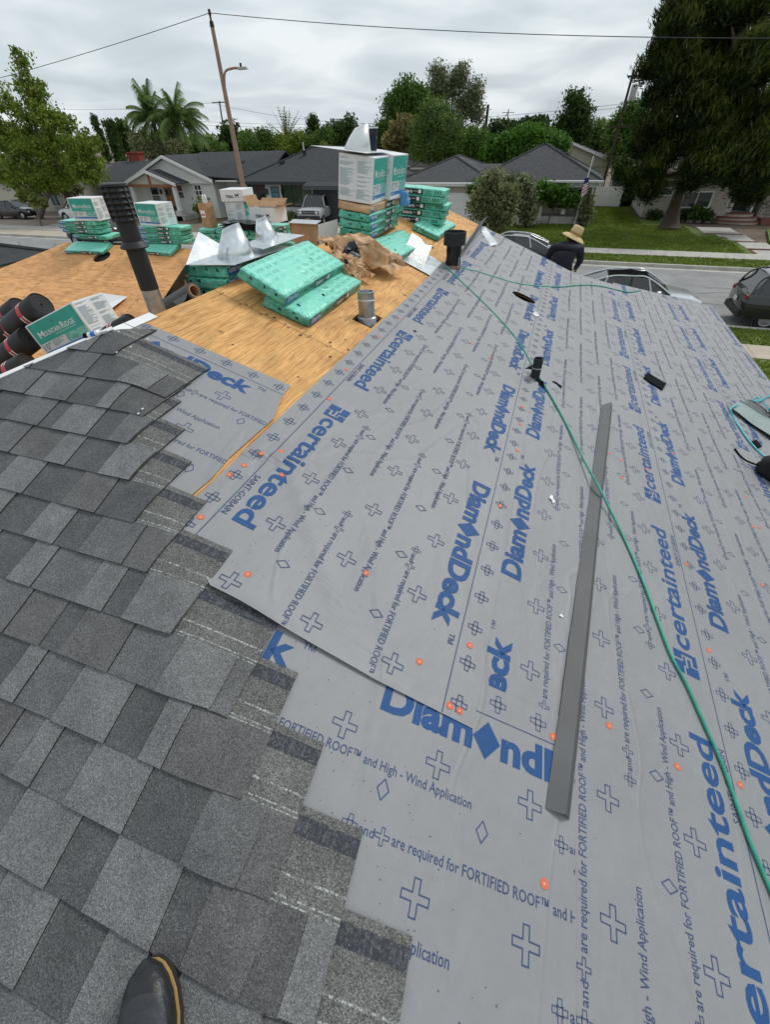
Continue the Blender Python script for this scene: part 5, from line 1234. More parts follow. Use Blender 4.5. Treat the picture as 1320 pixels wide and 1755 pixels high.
# ================================================================ ground, street
GRASS_B = mat('lawn_soil', (0.065, 0.105, 0.012), 0.9, var=0.35, scale=0.9, col2=(0.11, 0.150, 0.020), pos=(0.3, 0.7), bump=0.6, bscale=14)
ASPH = mat('street_asphalt', (0.215, 0.213, 0.207), 0.9, col2=(0.30, 0.297, 0.287), scale=0.9, pos=(0.35, 0.68), bump=0.2, bscale=60)
CONC = mat('concrete', (0.42, 0.40, 0.36), 0.9, var=0.14, scale=1.3, bump=0.15, bscale=40); CONC2 = mat('concrete_warm', (0.44, 0.385, 0.30), 0.9, var=0.14, scale=1.1, bump=0.15, bscale=40)
DIRT = mat('bare_ground', (0.16, 0.12, 0.085), 0.95, var=0.35, scale=0.5)
CRACK = mat('tar_seal', (0.055, 0.055, 0.055), 0.8)
def sheet(name, x0, x1, y0, y1, z, m, kind='structure', nx=1):
    mb = MB()
    mb.quad((x0, y0, z), (x1, y0, z), (x1, y1, z), (x0, y1, z)); return tag(mb.build(name, m, fix=False), kind=kind)
sheet('terrain', -900, 900, -120, 1500, -0.03, DIRT)
NK, FK = 18.6, 28.25
sheet('road', -320, 260, NK, FK, 0.0, ASPH)
mb = MB(); rr = random.Random(5)
for _ in range(26):
    x = rr.uniform(-45, 14); y = rr.uniform(NK + 0.8, FK - 0.8); pts = [Vector((x, y, 0))]
    a = rr.uniform(-0.5, 0.5) + (math.pi / 2 if rr.random() < 0.35 else 0)
    for k in range(rr.randrange(4, 9)): a += rr.uniform(-0.6, 0.6); pts.append(pts[-1] + Vector((math.cos(a), math.sin(a), 0)) * rr.uniform(0.3, 0.7))
    pts = [p for p in pts if NK + 0.6 < p.y < FK - 0.6]
    for p, q in zip(pts, pts[1:]):
        n = Vector((-(q - p).y, (q - p).x, 0)).normalized() * 0.022; zz_ = Vector((0, 0, 0.004)); mb.quad(p - n + zz_, q - n + zz_, q + n + zz_, p + n + zz_)
tag(mb.build('road_cracks', CRACK, fix=False), kind='structure')
def slabs(name, x0, x1, y0, y1, z0, z1, m, step):
    """pavement: raised base and concrete slabs with recessed joints"""
    root = tag(MB().rng(x0, x1, y0, y1, z0, z1 - 0.012).build(name, DIRT), kind='structure')
    x = x0; base = None
    while x < x1 - 0.01:
        x2 = min(x + step, x1)
        if abs(x2 - x - step) < 1e-6 and base is not None: o = link('slab', base, root, Matrix.Translation((x, 0, 0)))
        else:
            mbb = MB(); mbb.rng(0.006, x2 - x - 0.006, y0 + 0.002, y1 - 0.002, z1 - 0.012, z1); o = mbb.build('slab', m, root, Matrix.Translation((x, 0, 0)))
            if base is None: base = o.data
        x = x2
    return root
def kerb(y, sgn, x0, x1, m):
    mb = MB(); mb.rng(x0, x1, min(y, y + sgn * 0.18), max(y, y + sgn * 0.18), -0.02, 0.15); mb.rng(x0, x1, min(y, y - sgn * 0.42), max(y, y - sgn * 0.42), -0.02, 0.006); return tag(mb.build('kerb', m), kind='structure')
kerb(FK, 1, -160, 160, CONC); kerb(NK, -1, -160, 160, CONC)
slabs('pavement', -60, 40, 30.55, 32.1, -0.02, 0.15, CONC, 3.0)
slabs('pavement', -20, 40, 15.5, 16.7, -0.02, 0.15, CONC2, 2.4)
def lawn(name, poly, z=0.13):
    mb = MB(); mb.prism([(p[0], p[1], -0.02) for p in poly], (0, 0, z + 0.02)); return tag(mb.build(name, GRASS_B), kind='structure')
lawn('grass_verge', [(-6.2, FK + 0.18), (60, FK + 0.18), (60, 30.55), (-6.2, 30.55)])
lawn('front_lawn', [(-5.6, 32.1), (10.5, 32.1), (10.6, 34.5), (10.3, 37.5), (9.2, 40.5), (8.4, 43.4), (6.2, 46.0), (4.9, 47.5), (4.9, 53.2), (1.9, 53.2), (1.9, 43.0), (-5.6, 42.0)])
lawn('side_lawn', [(12.9, 32.1), (60, 32.1), (60, 41.5), (13.6, 41.5), (12.4, 36.5)])
lawn('grass_verge', [(-30, 16.7), (60, 16.7), (60, NK - 0.18), (-30, NK - 0.18)]); lawn('near_lawn', [(-30, -8), (60, -8), (60, 15.5), (-30, 15.5)])
# grass blades
def grass(name, polys, n, seed, hgt=0.09):
    rg = np.random.RandomState(seed); V = []; 
    for (x0, x1, y0, y1, z) in polys:
        k = int(n * (x1 - x0) * (y1 - y0)); p = np.stack([rg.uniform(x0, x1, k), rg.uniform(y0, y1, k), np.full(k, z)], 1)
        a = rg.uniform(0, math.pi, k); w_ = 0.035; d = np.stack([np.cos(a) * w_, np.sin(a) * w_, np.zeros(k)], 1)
        t = p + np.stack([rg.normal(0, 0.03, k), rg.normal(0, 0.03, k), rg.uniform(0.5, 1.1, k) * hgt], 1)
        V.append(np.stack([p - d, p + d, t], 1).reshape(-1, 3))
    V = np.concatenate(V); nt_ = len(V) // 3; me = bpy.data.meshes.new(name); me.vertices.add(len(V)); me.vertices.foreach_set('co', V.ravel())
    me.loops.add(len(V)); me.loops.foreach_set('vertex_index', np.arange(len(V))); me.polygons.add(nt_); me.polygons.foreach_set('loop_start', np.arange(nt_) * 3); me.update(); me.validate()
    me.materials.append(LAWN); return tag(link(name, me), 'short mown green lawn grass in front of the houses', 'grass', kind='stuff')
def leafy(name, c0, c1, c2, rough=0.55, spec=0.3):
    m = mat(name, c1, rough, spec=spec); t, b = nodes(m)
    g = N(t, 'ShaderNodeNewGeometry'); rp = N(t, 'ShaderNodeValToRGB'); L(t, g.outputs['Random Per Island'], rp.inputs[0]); el = rp.color_ramp.elements
    el[0].color = c0 + (1,); el[1].color = c2 + (1,); x = el.new(0.5); x.color = c1 + (1,)
    tcn = N(t, 'ShaderNodeTexCoord'); nz = N(t, 'ShaderNodeTexNoise', inp={'Scale': 0.7, 'Detail': 3.0}); L(t, tcn.outputs['Object'], nz.inputs['Vector'])
    k = N(t, 'ShaderNodeMapRange', inp={1: 0.3, 2: 0.7, 3: 0.72, 4: 1.28}); L(t, nz.outputs[0], k.inputs[0])
    ml = N(t, 'ShaderNodeVectorMath', operation='SCALE'); L(t, rp.outputs[0], ml.inputs[0]); L(t, k.outputs[0], ml.inputs['Scale']); L(t, ml.outputs[0], b.inputs['Base Color'])
    tr = N(t, 'ShaderNodeBsdfTranslucent'); L(t, ml.outputs[0], tr.inputs[0]); mx_ = N(t, 'ShaderNodeMixShader', inp={0: 0.35}); out = t.nodes['Material Output']
    L(t, b.outputs[0], mx_.inputs[1]); L(t, tr.outputs[0], mx_.inputs[2]); L(t, mx_.outputs[0], out.inputs[0])
    return m
LAWN = leafy('lawn_blades', (0.095, 0.145, 0.012), (0.140, 0.200, 0.018), (0.20, 0.25, 0.040))
grass('lawn_grass', [(-5.5, 10.2, 32.15, 37.5, 0.13), (-5.5, 8.6, 37.5, 42.0, 0.13), (2.0, 5.8, 42.0, 53.0, 0.13), (-6.1, 12, FK + 0.25, 30.5, 0.13), (5, 12, 16.75, NK - 0.25, 0.13), (5, 12, 10, 15.4, 0.13)], 160, 3)
# driveways on the far side
def paved(name, poly, m, z=0.135):
    mb = MB(); mb.prism([(p[0], p[1], -0.02) for p in poly], (0, 0, z + 0.02)); return tag(mb.build(name, m), kind='structure')
paved('driveway', [(-60, FK + 0.2), (-24.5, FK + 0.2), (-24.5, 30.5), (-60, 30.5)], CONC2); paved('driveway', [(-60, 32.15), (-43.5, 32.15), (-44.5, 42), (-60, 42)], mat('driveway_brown', (0.30, 0.24, 0.20), 0.9, var=0.15, scale=1.0))
paved('driveway', [(-43.4, 32.15), (-38.2, 32.15), (-39.2, 39.5), (-44.4, 39.5)], CONC); paved('driveway', [(-24.4, FK + 0.2), (-15.5, FK + 0.2), (-15.5, 30.5), (-24.4, 30.5)], CONC); paved('driveway', [(-22.5, 32.15), (-15.5, 32.15), (-15.5, 40.0), (-22.5, 40.0)], CONC)
paved('driveway', [(-13.2, 32.15), (-6.2, 32.15), (-6.2, 41.0), (-13.2, 41.0)], CONC)
# brick-edged front walk and stoop of the right-hand house
BRICK = mat('brick_red', (0.20, 0.075, 0.060), 0.9, var=0.25, scale=8); 
wk = tag(MB().rng(10.65, 12.3, 32.12, 33.6, -0.02, 0.10).build('garden_path', BRICK), kind='structure')
steps_ = [((10.75, 12.2), (32.3, 33.5), 0.115), ((10.55, 12.1), (34.0, 36.0), 0.125), ((9.9, 11.6), (36.4, 38.6), 0.135), ((9.3, 11.4), (39.0, 41.6), 0.145)]
for i, ((xa, xb), (ya, yb), z) in enumerate(steps_):
    mb = MB(); mb.rng(xa, xb, ya, yb, -0.02, z); mb.build('path_slab', CONC, wk); mb = MB(); mb.rng(xa - 0.15, xb + 0.15, ya - 0.16, ya - 0.005, -0.02, z - 0.005); mb.build('brick_edging', BRICK, wk)

# ================================================================ houses across the street
ROOF1 = mat('roof_charcoal', (0.034, 0.036, 0.040), 0.95, col2=(0.058, 0.060, 0.064), scale=3.5, pos=(0.3, 0.7), stretch=(1, 1, 2.0), bump=0.5, bscale=10)
ROOF2 = mat('roof_charcoal_light', (0.046, 0.047, 0.050), 0.95, col2=(0.080, 0.081, 0.084), scale=4.0, pos=(0.3, 0.7), bump=0.6, bscale=10)
TRIM = mat('white_trim', (0.74, 0.74, 0.71), 0.6); SIDING = mat('white_siding', (0.66, 0.66, 0.63), 0.7, var=0.05, scale=4); CREAM = mat('cream_stucco', (0.52, 0.49, 0.42), 0.9, var=0.07, scale=3)
DGREY = mat('dark_grey_paint', (0.065, 0.068, 0.072), 0.7, var=0.1, scale=3); LGREY = mat('light_grey_paint', (0.52, 0.52, 0.51), 0.8, var=0.06, scale=3)
GLASS = mat('window_glass', (0.020, 0.024, 0.024), 0.06, spec=0.8); WOOD = mat('cedar_beam', (0.30, 0.13, 0.055), 0.7, var=0.2, scale=10, stretch=(3, 3, 0.5)); BEIGE = mat('beige_stucco', (0.42, 0.37, 0.28), 0.9, var=0.08, scale=3)
BLACKF = mat('black_frame', (0.012, 0.012, 0.012), 0.5); TEALG = mat('teal_glass', (0.06, 0.12, 0.12), 0.2); GARAGE = mat('garage_white', (0.62, 0.62, 0.60), 0.65)
def roof_mesh(parent, faces, m, t=0.10, name='roof'):
    mb = MB()
    for f in faces: 
        f = [Vector(p) for p in f]; n = (f[1] - f[0]).cross(f[2] - f[0]).normalized()
        if n.z < 0: n = -n
        mb.prism(f, -n * t) if False else mb.add([p for p in f] + [p - n * t for p in f], [tuple(range(len(f))), tuple(range(2 * len(f) - 1, len(f) - 1, -1))] + [(i, (i + 1) % len(f), len(f) + (i + 1) % len(f), len(f) + i) for i in range(len(f))])
    return mb.build(name, m, parent)
def hip(parent, x0, x1, y0, y1, ze, rise, m, name='roof', fascia=TRIM):
    """hipped roof over a rectangle; ridge along the longer side"""
    w_, d = x1 - x0, y1 - y0; h = min(w_, d) / 2; zt = ze + rise
    if w_ >= d: a, b = (x0 + h, (y0 + y1) / 2, zt), (x1 - h, (y0 + y1) / 2, zt)
    else: a, b = ((x0 + x1) / 2, y0 + h, zt), ((x0 + x1) / 2, y1 - h, zt)
    A, B, C, D = (x0, y0, ze), (x1, y0, ze), (x1, y1, ze), (x0, y1, ze)
    fs = [[A, B, b, a], [B, C, b], [C, D, a, b], [D, A, a]] if w_ >= d else [[A, B, a], [B, C, b, a], [C, D, b], [D, A, a, b]]
    r = roof_mesh(parent, fs, m, 0.05, name)
    # hip and ridge caps
    mb = MB()
    for p, q in ((A, a), (B, b if w_ >= d else a), (C, b), (D, a if w_ >= d else b), (a, b)):
        if (Vector(p) - Vector(q)).length > 0.2: mb.tube([Vector(p) + Vector((0, 0, .02)), Vector(q) + Vector((0, 0, .02))], 0.07, 6)
    mb.build('ridge_cap', m, r)
    mb = MB(); mb.rng(x0 + .02, x1 - .02, y0 + 0.0, y0 + 0.05, ze - 0.24, ze - 0.055); mb.build('fascia_board', fascia, r)
    return r
def window(parent, x0, x1, z0, z1, y, frame=TRIM, glass=GLASS, bars=(1, 1), fw=0.09, sill=True):
    mb = MB(); d = 0.07
    mb.rng(x0 - fw, x1 + fw, y - d, y, z1, z1 + fw); mb.rng(x0 - fw, x1 + fw, y - d, y, z0 - fw, z0); mb.rng(x0 - fw, x0, y - d, y, z0, z1); mb.rng(x1, x1 + fw, y - d, y, z0, z1)
    for i in range(1, bars[0]): xx = x0 + (x1 - x0) * i / bars[0]; mb.rng(xx - 0.03, xx + 0.03, y - 0.05, y, z0, z1)
    for i in range(1, bars[1]): zz_ = z0 + (z1 - z0) * i / bars[1]; mb.rng(x0, x1, y - 0.052, y, zz_ - 0.03, zz_ + 0.03)
    o = mb.build('window', frame, parent); mb = MB(); mb.rng(x0, x1, y - 0.02, y + 0.06, z0, z1); mb.build('pane', glass, o); return o
def wpx(parent, p0, p1, Y, **kw):
    (xa, za), (xb, zb) = ypix(*p0, Y), ypix(*p1, Y); return window(parent, min(xa, xb), max(xa, xb), min(za, zb), max(za, zb), Y - 0.01, **kw)
# --- right of centre: grey hipped house with a vine-grown porch
h4 = thing('house', 'pale house with grey hipped roof and vine grown porch across the street', 'house', (-4, 41, 0))
def child_world(o): return o
def HB_(n, x0, x1, y0, y1, z0, z1, m, par): mb = MB(); mb.rng(x0, x1, y0, y1, z0, z1); return mb.build(n, m, par, Matrix.Translation(-par.location))
class At:                                     # parts built in world coordinates under a thing standing elsewhere
    pass
def fixm(o, par): o.matrix_basis = Matrix.Translation(-par.location) @ o.matrix_basis; return o
def adopt(par, objs):
    for o in objs: o.matrix_basis = Matrix.Translation(-par.location)
def newkids(par, before): return [o for o in bpy.data.objects if o.parent == par and o.name not in before]
def building(loc, label, fn, cat='house', name='house'):
    t = thing(name, label, cat, loc); fn(t)
    for o in kids(t): o.matrix_basis = Matrix.Translation(-Vector(loc)) @ o.matrix_basis
    return t
bpy.data.objects.remove(h4)
def b_h4(t):
    Y = 41.0
    MB().rng(-12.6, -6.0, Y, 51, 0, 2.62).build('wall', BEIGE, t); MB().rng(-6.0, 2.0, 43.2, 51.0, 0, 2.62).build('wall', BEIGE, t)
    hip(t, -13.2, -5.3, Y - 0.5, 50.5, 2.72, 1.42, ROOF2); r = hip(t, -7.2, 2.35, 41.2, 50.4, 2.74, 2.0, ROOF2)
    mb = MB(); mb.add([(-9.3, 45.6, 3.62), (-2.4, 45.6, 3.62), (-2.4, 42.0, 2.76), (-9.3, 42.0, 2.76), (-9.3, 49.2, 2.76), (-2.4, 49.2, 2.76)], [(0, 1, 2, 3), (1, 0, 4, 5)]); mb.build('roof', ROOF2, t)
    gd = MB().rng(-9.6, -6.35, Y - 0.06, Y, 0.02, 2.05).build('garage_door', GARAGE, t)
    for k in range(4): MB().rng(-9.58, -6.37, Y - 0.085, Y - 0.061, 0.03 + k * 0.51, 0.50 + k * 0.51).build('panel', GARAGE, gd)
    # porch: floor, steps, posts, beam with open rafters
    MB().rng(-4.6, 2.0, 41.3, 43.2, 0.0, 0.62).build('porch_floor', CONC, t)
    for k in range(3): MB().rng(-3.3, -1.75, 40.9 - 0.32 * k, 41.28 - 0.32 * k, 0.0, 0.47 - 0.155 * k).build('step', CONC, t)
    for x in (-4.4, -1.7, 1.75): MB().rng(x - 0.06, x + 0.06, 41.35, 41.47, 0.62, 2.42).build('porch_post', TRIM, t)
    MB().box((-1.62, 40.85, 0.62), (0.07, 0.07, 1.35), (R(18), 0, 0)).build('handrail', TRIM, t)
    MB().rng(-5.2, 2.2, 41.20, 41.30, 2.40, 2.56).build('beam', TRIM, t)
    for k in range(12): MB().rng(-5.0 + k * 0.64, -4.92 + k * 0.64, 40.85, 43.1, 2.56, 2.68).build('rafter', TRIM, t)
    MB().rng(-2.0, 2.3, 40.75, 43.2, 2.70, 2.80).build('porch_roof', LGREY, t)
    window(t, -0.6, 1.4, 0.95, 2.1, 43.19, bars=(3, 2)); MB().rng(-3.9, -3.0, 43.12, 43.19, 0.63, 2.3).build('door', WOOD, t)
    for x in (-0.9, 0.3, 1.1):
        MB().rng(x - 0.25, x + 0.25, 42.3, 42.8, 1.02, 1.07).build('porch_chair_seat', BLACKF, t); MB().rng(x - 0.25, x + 0.25, 42.78, 42.82, 1.07, 1.6).build('porch_chair_back', BLACKF, t)
    MB().rng(-0.15, 0.15, 41.4, 41.48, 0.75, 1.05).build('notice', LBL_WHITE, t)
    for x_v, y_v, z_v in ((-3.6, 44.6, 4.05), (-0.6, 44.9, 4.15), (-10.6, 43.0, 3.45)): MB().box((x_v, y_v, z_v), (0.35, 0.35, 0.22)).build('roof_vent', DGREY, t)
    MB().tube([(-6.15, 40.9, 2.55), (-6.15, 40.9, 0.1)], 0.045, 8).build('downspout', TRIM, t); MB().tube([(-13.2, 40.42, 2.66), (-5.3, 40.42, 2.66)], 0.07, 6).build('gutter', TRIM, t)
building((-4, 41, 0), 'pale house with grey hipped roof and vine grown porch, behind the worker', b_h4)
def b_h3(t):
    Y = 40.0
    MB().rng(-26.6, -19.9, Y, 49, 0, 2.75).build('wall', LGREY, t); MB().rng(-19.9, -14.6, Y - 0.9, 49, 0, 2.5).build('wall', DGREY, t)
    r = hip(t, -27.2, -14.0, Y - 0.6, 49.6, 2.86, 2.05, ROOF1, fascia=DGREY); roof_mesh(t, [[(-20.4, Y - 1.6, 2.60), (-13.9, Y - 1.6, 2.60), (-13.9, Y + 2.2, 3.55), (-20.4, Y + 2.2, 3.55)]], ROOF1)
    MB().rng(-20.4, -13.9, Y - 1.63, Y - 1.58, 2.36, 2.57).build('fascia_board', DGREY, t)
    window(t, *[ypix(483, 315, Y)[0], ypix(530, 315, Y)[0]], 1.15, 2.62, Y - 0.01, frame=BLACKF, bars=(3, 1), glass=mat('window_reflecting', (0.035, 0.06, 0.03), 0.05, spec=0.9))
    MB().rng(-24.35, -23.55, Y - 0.07, Y, 0.2, 2.45).build('door', TEALG, t)
    for k in range(6): MB().rng(-24.3, -23.6, Y - 0.10, Y - 0.07, 0.35 + k * 0.35, 0.60 + k * 0.35).build('door_pane', mat('door_teal', (0.10, 0.20, 0.21), 0.15), t)
    window(t, -26.4, -25.0, 1.1, 2.5, Y - 0.01, frame=BLACKF, bars=(2, 1)); gd = MB().rng(-19.2, -15.2, Y - 0.97, Y - 0.91, 0.0, 2.1).build('garage_door', mat('garage_dark', (0.045, 0.047, 0.05), 0.6), t)
    for k in range(4): MB().rng(-19.15, -15.25, Y - 1.0, Y - 0.971, 0.02 + k * 0.52, 0.50 + k * 0.52).build('panel', MATS['garage_dark'], gd)
    for x_v, y_v, z_v in ((-24.0, 42.0, 3.95), (-17.4, 41.9, 3.92)): MB().box((x_v, y_v, z_v), (0.35, 0.35, 0.22)).build('roof_vent', BLACKF, t)
    MB().tube([(-27.1, 39.36, 2.80), (-20.4, 39.36, 2.80)], 0.07, 6).build('gutter', DGREY, t); MB().tube([(-26.5, 39.85, 2.7), (-26.5, 39.85, 0.1)], 0.05, 8).build('downspout', DGREY, t)
    for x_l in (-24.7, -23.2): MB().rng(x_l - 0.07, x_l + 0.07, 39.82, 39.98, 1.9, 2.3).build('wall_lamp', BLACKF, t)
    (x, z) = ypix(520, 250, 43.2); vt = MB().lathe([(0.11, 3.9), (0.11, 4.55), (0.17, 4.56), (0.17, 4.72), (0.0, 4.74)], 12, Matrix.Translation((x, 43.2, 0))).build('roof_flue', BLACKF, t)
    MB().lathe([(0.05, 4.7), (0.05, 5.25), (0.0, 5.26)], 10, Matrix.Translation((x, 43.2, 0))).build('flue_top', GALV, vt)
building((-20, 40, 0), 'dark grey house with large picture window behind the boxy silver off-roader', b_h3)
def gable(parent, x0, x1, y0, y1, ze, zp, m, wallm, trim=TRIM, t=0.12, over=0.35):
    xc = (x0 + x1) / 2
    MB().prism([(x0 + over, y0 + over, ze - 0.25), (x1 - over, y0 + over, ze - 0.25), (x1 - over, y0 + over, ze), (xc, y0 + over, zp - 0.18), (x0 + over, y0 + over, ze)], (0, 0.12, 0)).build('gable_wall', wallm, parent)
    r = roof_mesh(parent, [[(x0, y0, ze), (xc, y0, zp), (xc, y1, zp), (x0, y1, ze)], [(xc, y0, zp), (x1, y0, ze), (x1, y1, ze), (xc, y1, zp)]], m, 0.05)
    for a, b in (((x0, ze), (xc, zp)), ((xc, zp), (x1, ze))):
        mb = MB(); mb.prism([(a[0], y0 - 0.03, a[1] + 0.01), (b[0], y0 - 0.03, b[1] + 0.01), (b[0], y0 - 0.03, b[1] - 0.2), (a[0], y0 - 0.03, a[1] - 0.2)], (0, 0.06, 0)); mb.build('bargeboard', trim, r)
    return r
def b_h2(t):
    Y = 40.6
    MB().rng(-39.1, -30.6, Y, 49, 0, 2.72).build('wall', SIDING, t); MB().rng(-30.6, -26.9, Y + 1.8, 49, 0, 2.6).build('wall', SIDING, t)
    gable(t, -39.9, -30.2, Y - 0.6, 47.5, 2.86, 4.62, ROOF1, SIDING)
    roof_mesh(t, [[(-34.6, 40.4, 3.3), (-25.2, 40.4, 2.85), (-25.2, 45.0, 4.72), (-34.6, 45.0, 4.72)], [(-34.6, 45, 4.72), (-25.2, 45, 4.72), (-25.2, 49.6, 2.85), (-34.6, 49.6, 2.85)]], ROOF1)
    gable(t, -39.0, -33.0, Y - 2.2, Y + 0.5, 2.72, 3.66, ROOF1, CREAM)
    MB().rng(-38.6, -33.2, Y - 1.95, Y - 1.8, 2.45, 2.64).build('beam', WOOD, t); MB().rng(-36.08, -35.92, Y - 1.96, Y - 1.84, 2.64, 3.4).build('king_post', WOOD, t)
    for x in (-38.3, -33.5): MB().box((x, Y - 1.88, 1.6), (0.34, 0.34, 1.75), None, 0, (0.7, 0.7)).build('porch_post', SIDING, t); MB().rng(x - 0.32, x + 0.32, Y - 2.2, Y - 1.56, 0.0, 0.75).build('stone_pier', mat('pale_brick', (0.5, 0.48, 0.45), 0.9, var=0.2, scale=9), t)
    MB().rng(-38.8, -33.0, Y - 2.2, Y, 0.0, 0.35).build('porch_floor', CONC, t)
    d_ = MB().rng(-36.3, -35.45, Y - 0.07, Y, 0.35, 2.3).build('door', mat('oak_door', (0.30, 0.15, 0.055), 0.6, var=0.15, scale=8), t); MB().rng(-36.15, -35.6, Y - 0.085, Y - 0.071, 1.7, 2.15).build('door_pane', GLASS, d_)
    wpx(t, (303, 318), (317, 340), Y, bars=(1, 2)); wpx(t, (333, 318), (350, 344), Y, bars=(2, 3)); window(t, -37.9, -37.0, 1.1, 2.3, Y - 0.01, bars=(1, 2))
    window(t, -29.9, -28.3, 1.1, 2.2, Y + 1.79, bars=(2, 1)); MB().rng(-35.0, -34.4, Y - 1.4, Y - 0.9, 0.36, 0.95).build('porch_chair', BLACKF, t)
    for x_v, y_v, z_v in ((-32.2, 42.6, 3.85), (-28.5, 42.9, 3.98)): MB().box((x_v, y_v, z_v), (0.35, 0.35, 0.22)).build('roof_vent', DGREY, t)
    MB().tube([(-30.25, 40.5, 2.78), (-25.2, 40.4, 2.78)], 0.06, 6).build('gutter', TRIM, t)
    for x_l in (-36.7, -35.1): MB().rng(x_l - 0.06, x_l + 0.06, Y - 0.16, Y - 0.01, 1.8, 2.15).build('wall_lamp', BLACKF, t)
    # left wing and chimney
    MB().rng(-46.0, -39.2, Y + 2.2, 50, 0, 2.6).build('wall', SIDING, t); roof_mesh(t, [[(-46.6, Y + 1.5, 2.62), (-38.0, Y + 1.5, 2.62), (-38.0, 46.4, 4.1), (-46.6, 46.4, 4.1)], [(-46.6, 46.4, 4.1), (-38, 46.4, 4.1), (-38, 51, 2.62), (-46.6, 51, 2.62)]], ROOF1)
    MB().rng(-46.6, -38.9, Y + 1.46, Y + 1.52, 2.40, 2.60).build('fascia_board', TRIM, t)
    ch = MB().rng(-45.1, -43.8, 46.6, 47.4, 3.4, 4.75).build('chimney', mat('chimney_brick', (0.26, 0.055, 0.035), 0.9, var=0.2, scale=8), t); MB().rng(-45.2, -43.7, 46.5, 47.5, 4.70, 4.82).build('chimney_cap', MATS['chimney_brick'], ch)
building((-35, 40.6, 0), 'white farmhouse style house with cedar beam porch gable', b_h2)
def b_h1(t):
    Y = 40.5
    MB().rng(-75, -47.2, Y, 52, 0, 3.0).build('wall', CREAM, t); MB().rng(-75, -47.2, Y - 0.03, Y - 0.005, 0, 0.18).build('plinth', DGREY, t)
    for p0, p1 in (((52, 327), (72, 352)), ((84, 334), (106, 353)), ((23, 322), (38, 350))): wpx(t, p0, p1, Y, bars=(2, 1), fw=0.07, glass=TEALG)
    hip(t, -75.6, -46.6, Y - 0.6, 52.6, 3.05, 1.3, ROOF2)
building((-55, 40.5, 0), 'long cream stucco building behind the large leafy tree at left', b_h1)
STONE = mat('field_stone', (0.28, 0.25, 0.22), 0.9, var=0.35, scale=4)
def b_h5(t):
    Y = 45.6
    MB().rng(6.0, 12.0, Y, 56, 0.2, 3.0).build('wall', mat('stucco_greige', (0.42, 0.385, 0.335), 0.9, var=0.12, scale=2.5), t); MB().rng(12.0, 13.9, Y + 1.4, 56, 0.2, 3.0).build('wall', MATS['stucco_greige'], t); MB().rng(13.9, 26, Y, 56, 0.2, 3.0).build('wall', MATS['stucco_greige'], t)
    MB().rng(5.9, 26.1, Y - 0.04, 56, 0, 0.2).build('plinth', DGREY, t)
    hip(t, 5.2, 26.8, Y - 0.8, 57, 3.1, 2.1, mat('roof_brown', (0.13, 0.115, 0.105), 0.95, var=0.2, scale=3))
    wpx(t, (1131, 310), (1150, 334), Y, bars=(1, 2)); wpx(t, (1175, 330), (1213, 355), Y, bars=(2, 1)); window(t, 14.8, 17.0, 1.5, 2.5, Y - 0.01, bars=(2, 1))
    MB().rng(12.35, 13.35, Y + 1.33, Y + 1.39, 0.62, 2.6).build('door', BLACKF, t); MB().rng(12.15, 12.3, Y + 0.9, Y + 1.4, 0.5, 2.8).build('door_frame', TRIM, t); MB().rng(13.4, 13.5, Y + 0.3, Y + 1.35, 0.62, 2.5).build('screen_door', TRIM, t)
    # stone veneer right of the door: individual stones
    rr = random.Random(8); z = 0.3
    while z < 1.45:
        x = 13.95; h = rr.uniform(0.16, 0.26)
        while x < 17.8:
            w_ = rr.uniform(0.2, 0.42); mb = MB(); mb.box((x + w_ / 2, Y - 0.03, z + h / 2), (w_ - 0.03, 0.09, h - 0.03), (0, rr.uniform(-.12, .12), 0)); mb.build('stone', STONE, t, bevel=0.04); x += w_
        z += h
    # rounded brick stoop
    for k, (r_, z0, z1) in enumerate(((2.0, 0, 0.2), (1.55, 0.2, 0.4), (1.1, 0.4, 0.6))):
        n = 20; pts = [(12.7 + r_ * math.cos(math.pi + math.pi * i / n), Y + 0.6 + r_ * math.sin(math.pi + math.pi * i / n) * 0.9, z0) for i in range(n + 1)]
        mb = MB(); mb.prism(pts, (0, 0, z1 - z0 - 0.05)); o = mb.build('step', CONC2, t); mb = MB(); mb.prism([(12.7 + (p[0] - 12.7) * 1.04, Y + 0.6 + (p[1] - Y - 0.6) * 1.04, z1 - 0.05) for p in pts], (0, 0, 0.05)); mb.build('brick_nosing', BRICK, o)
    MB().rng(14.0, 20, Y - 1.1, Y - 0.1, 0.0, 0.35).build('brick_planter', BRICK, t); MB().rng(6.2, 11.0, Y - 0.75, Y - 0.60, 0.0, 0.22).build('garden_edging', STONE, t)
building((12, 45.6, 0), 'greige house with stone veneer and rounded brick stoop behind the pine', b_h5)
def b_back(t):
    Y = 62; (xa, za), (xb, zb) = ypix(905, 258, Y), ypix(1025, 272, Y)
    MB().rng(-6, 3.6, Y, 72, 0, 3.0).build('wall', mat('pale_green_stucco', (0.46, 0.44, 0.33), 0.9, var=0.05, scale=2), t)
    gable(t, -8.5, 4.6, Y - 0.5, 72, 2.95, 5.2, ROOF2, MATS['pale_green_stucco'])
building((-2, 62, 0), 'pale green gabled house behind the porch house', b_back)
def b_shed(t):
    MB().rng(3.9, 6.6, 56, 59, 0, 2.3).build('wall', mat('green_panel', (0.20, 0.25, 0.17), 0.8), t); MB().rng(3.75, 6.75, 55.85, 59.1, 2.3, 2.42).build('roof', TRIM, t); MB().rng(3.8, 3.98, 55.9, 56.0, 0, 2.3).build('corner_trim', TRIM, t)
building((5, 56, 0), 'small flat roofed shed with green panels behind the white gate', b_shed, 'shed', 'shed')
(xa, za), (xb, zb) = ypix(1007, 320, 53.4), ypix(1060, 358, 53.4)
gt = thing('gate', 'wide white board gate beside the porch house', 'gate', ((xa + xb) / 2, 53.4, 0))
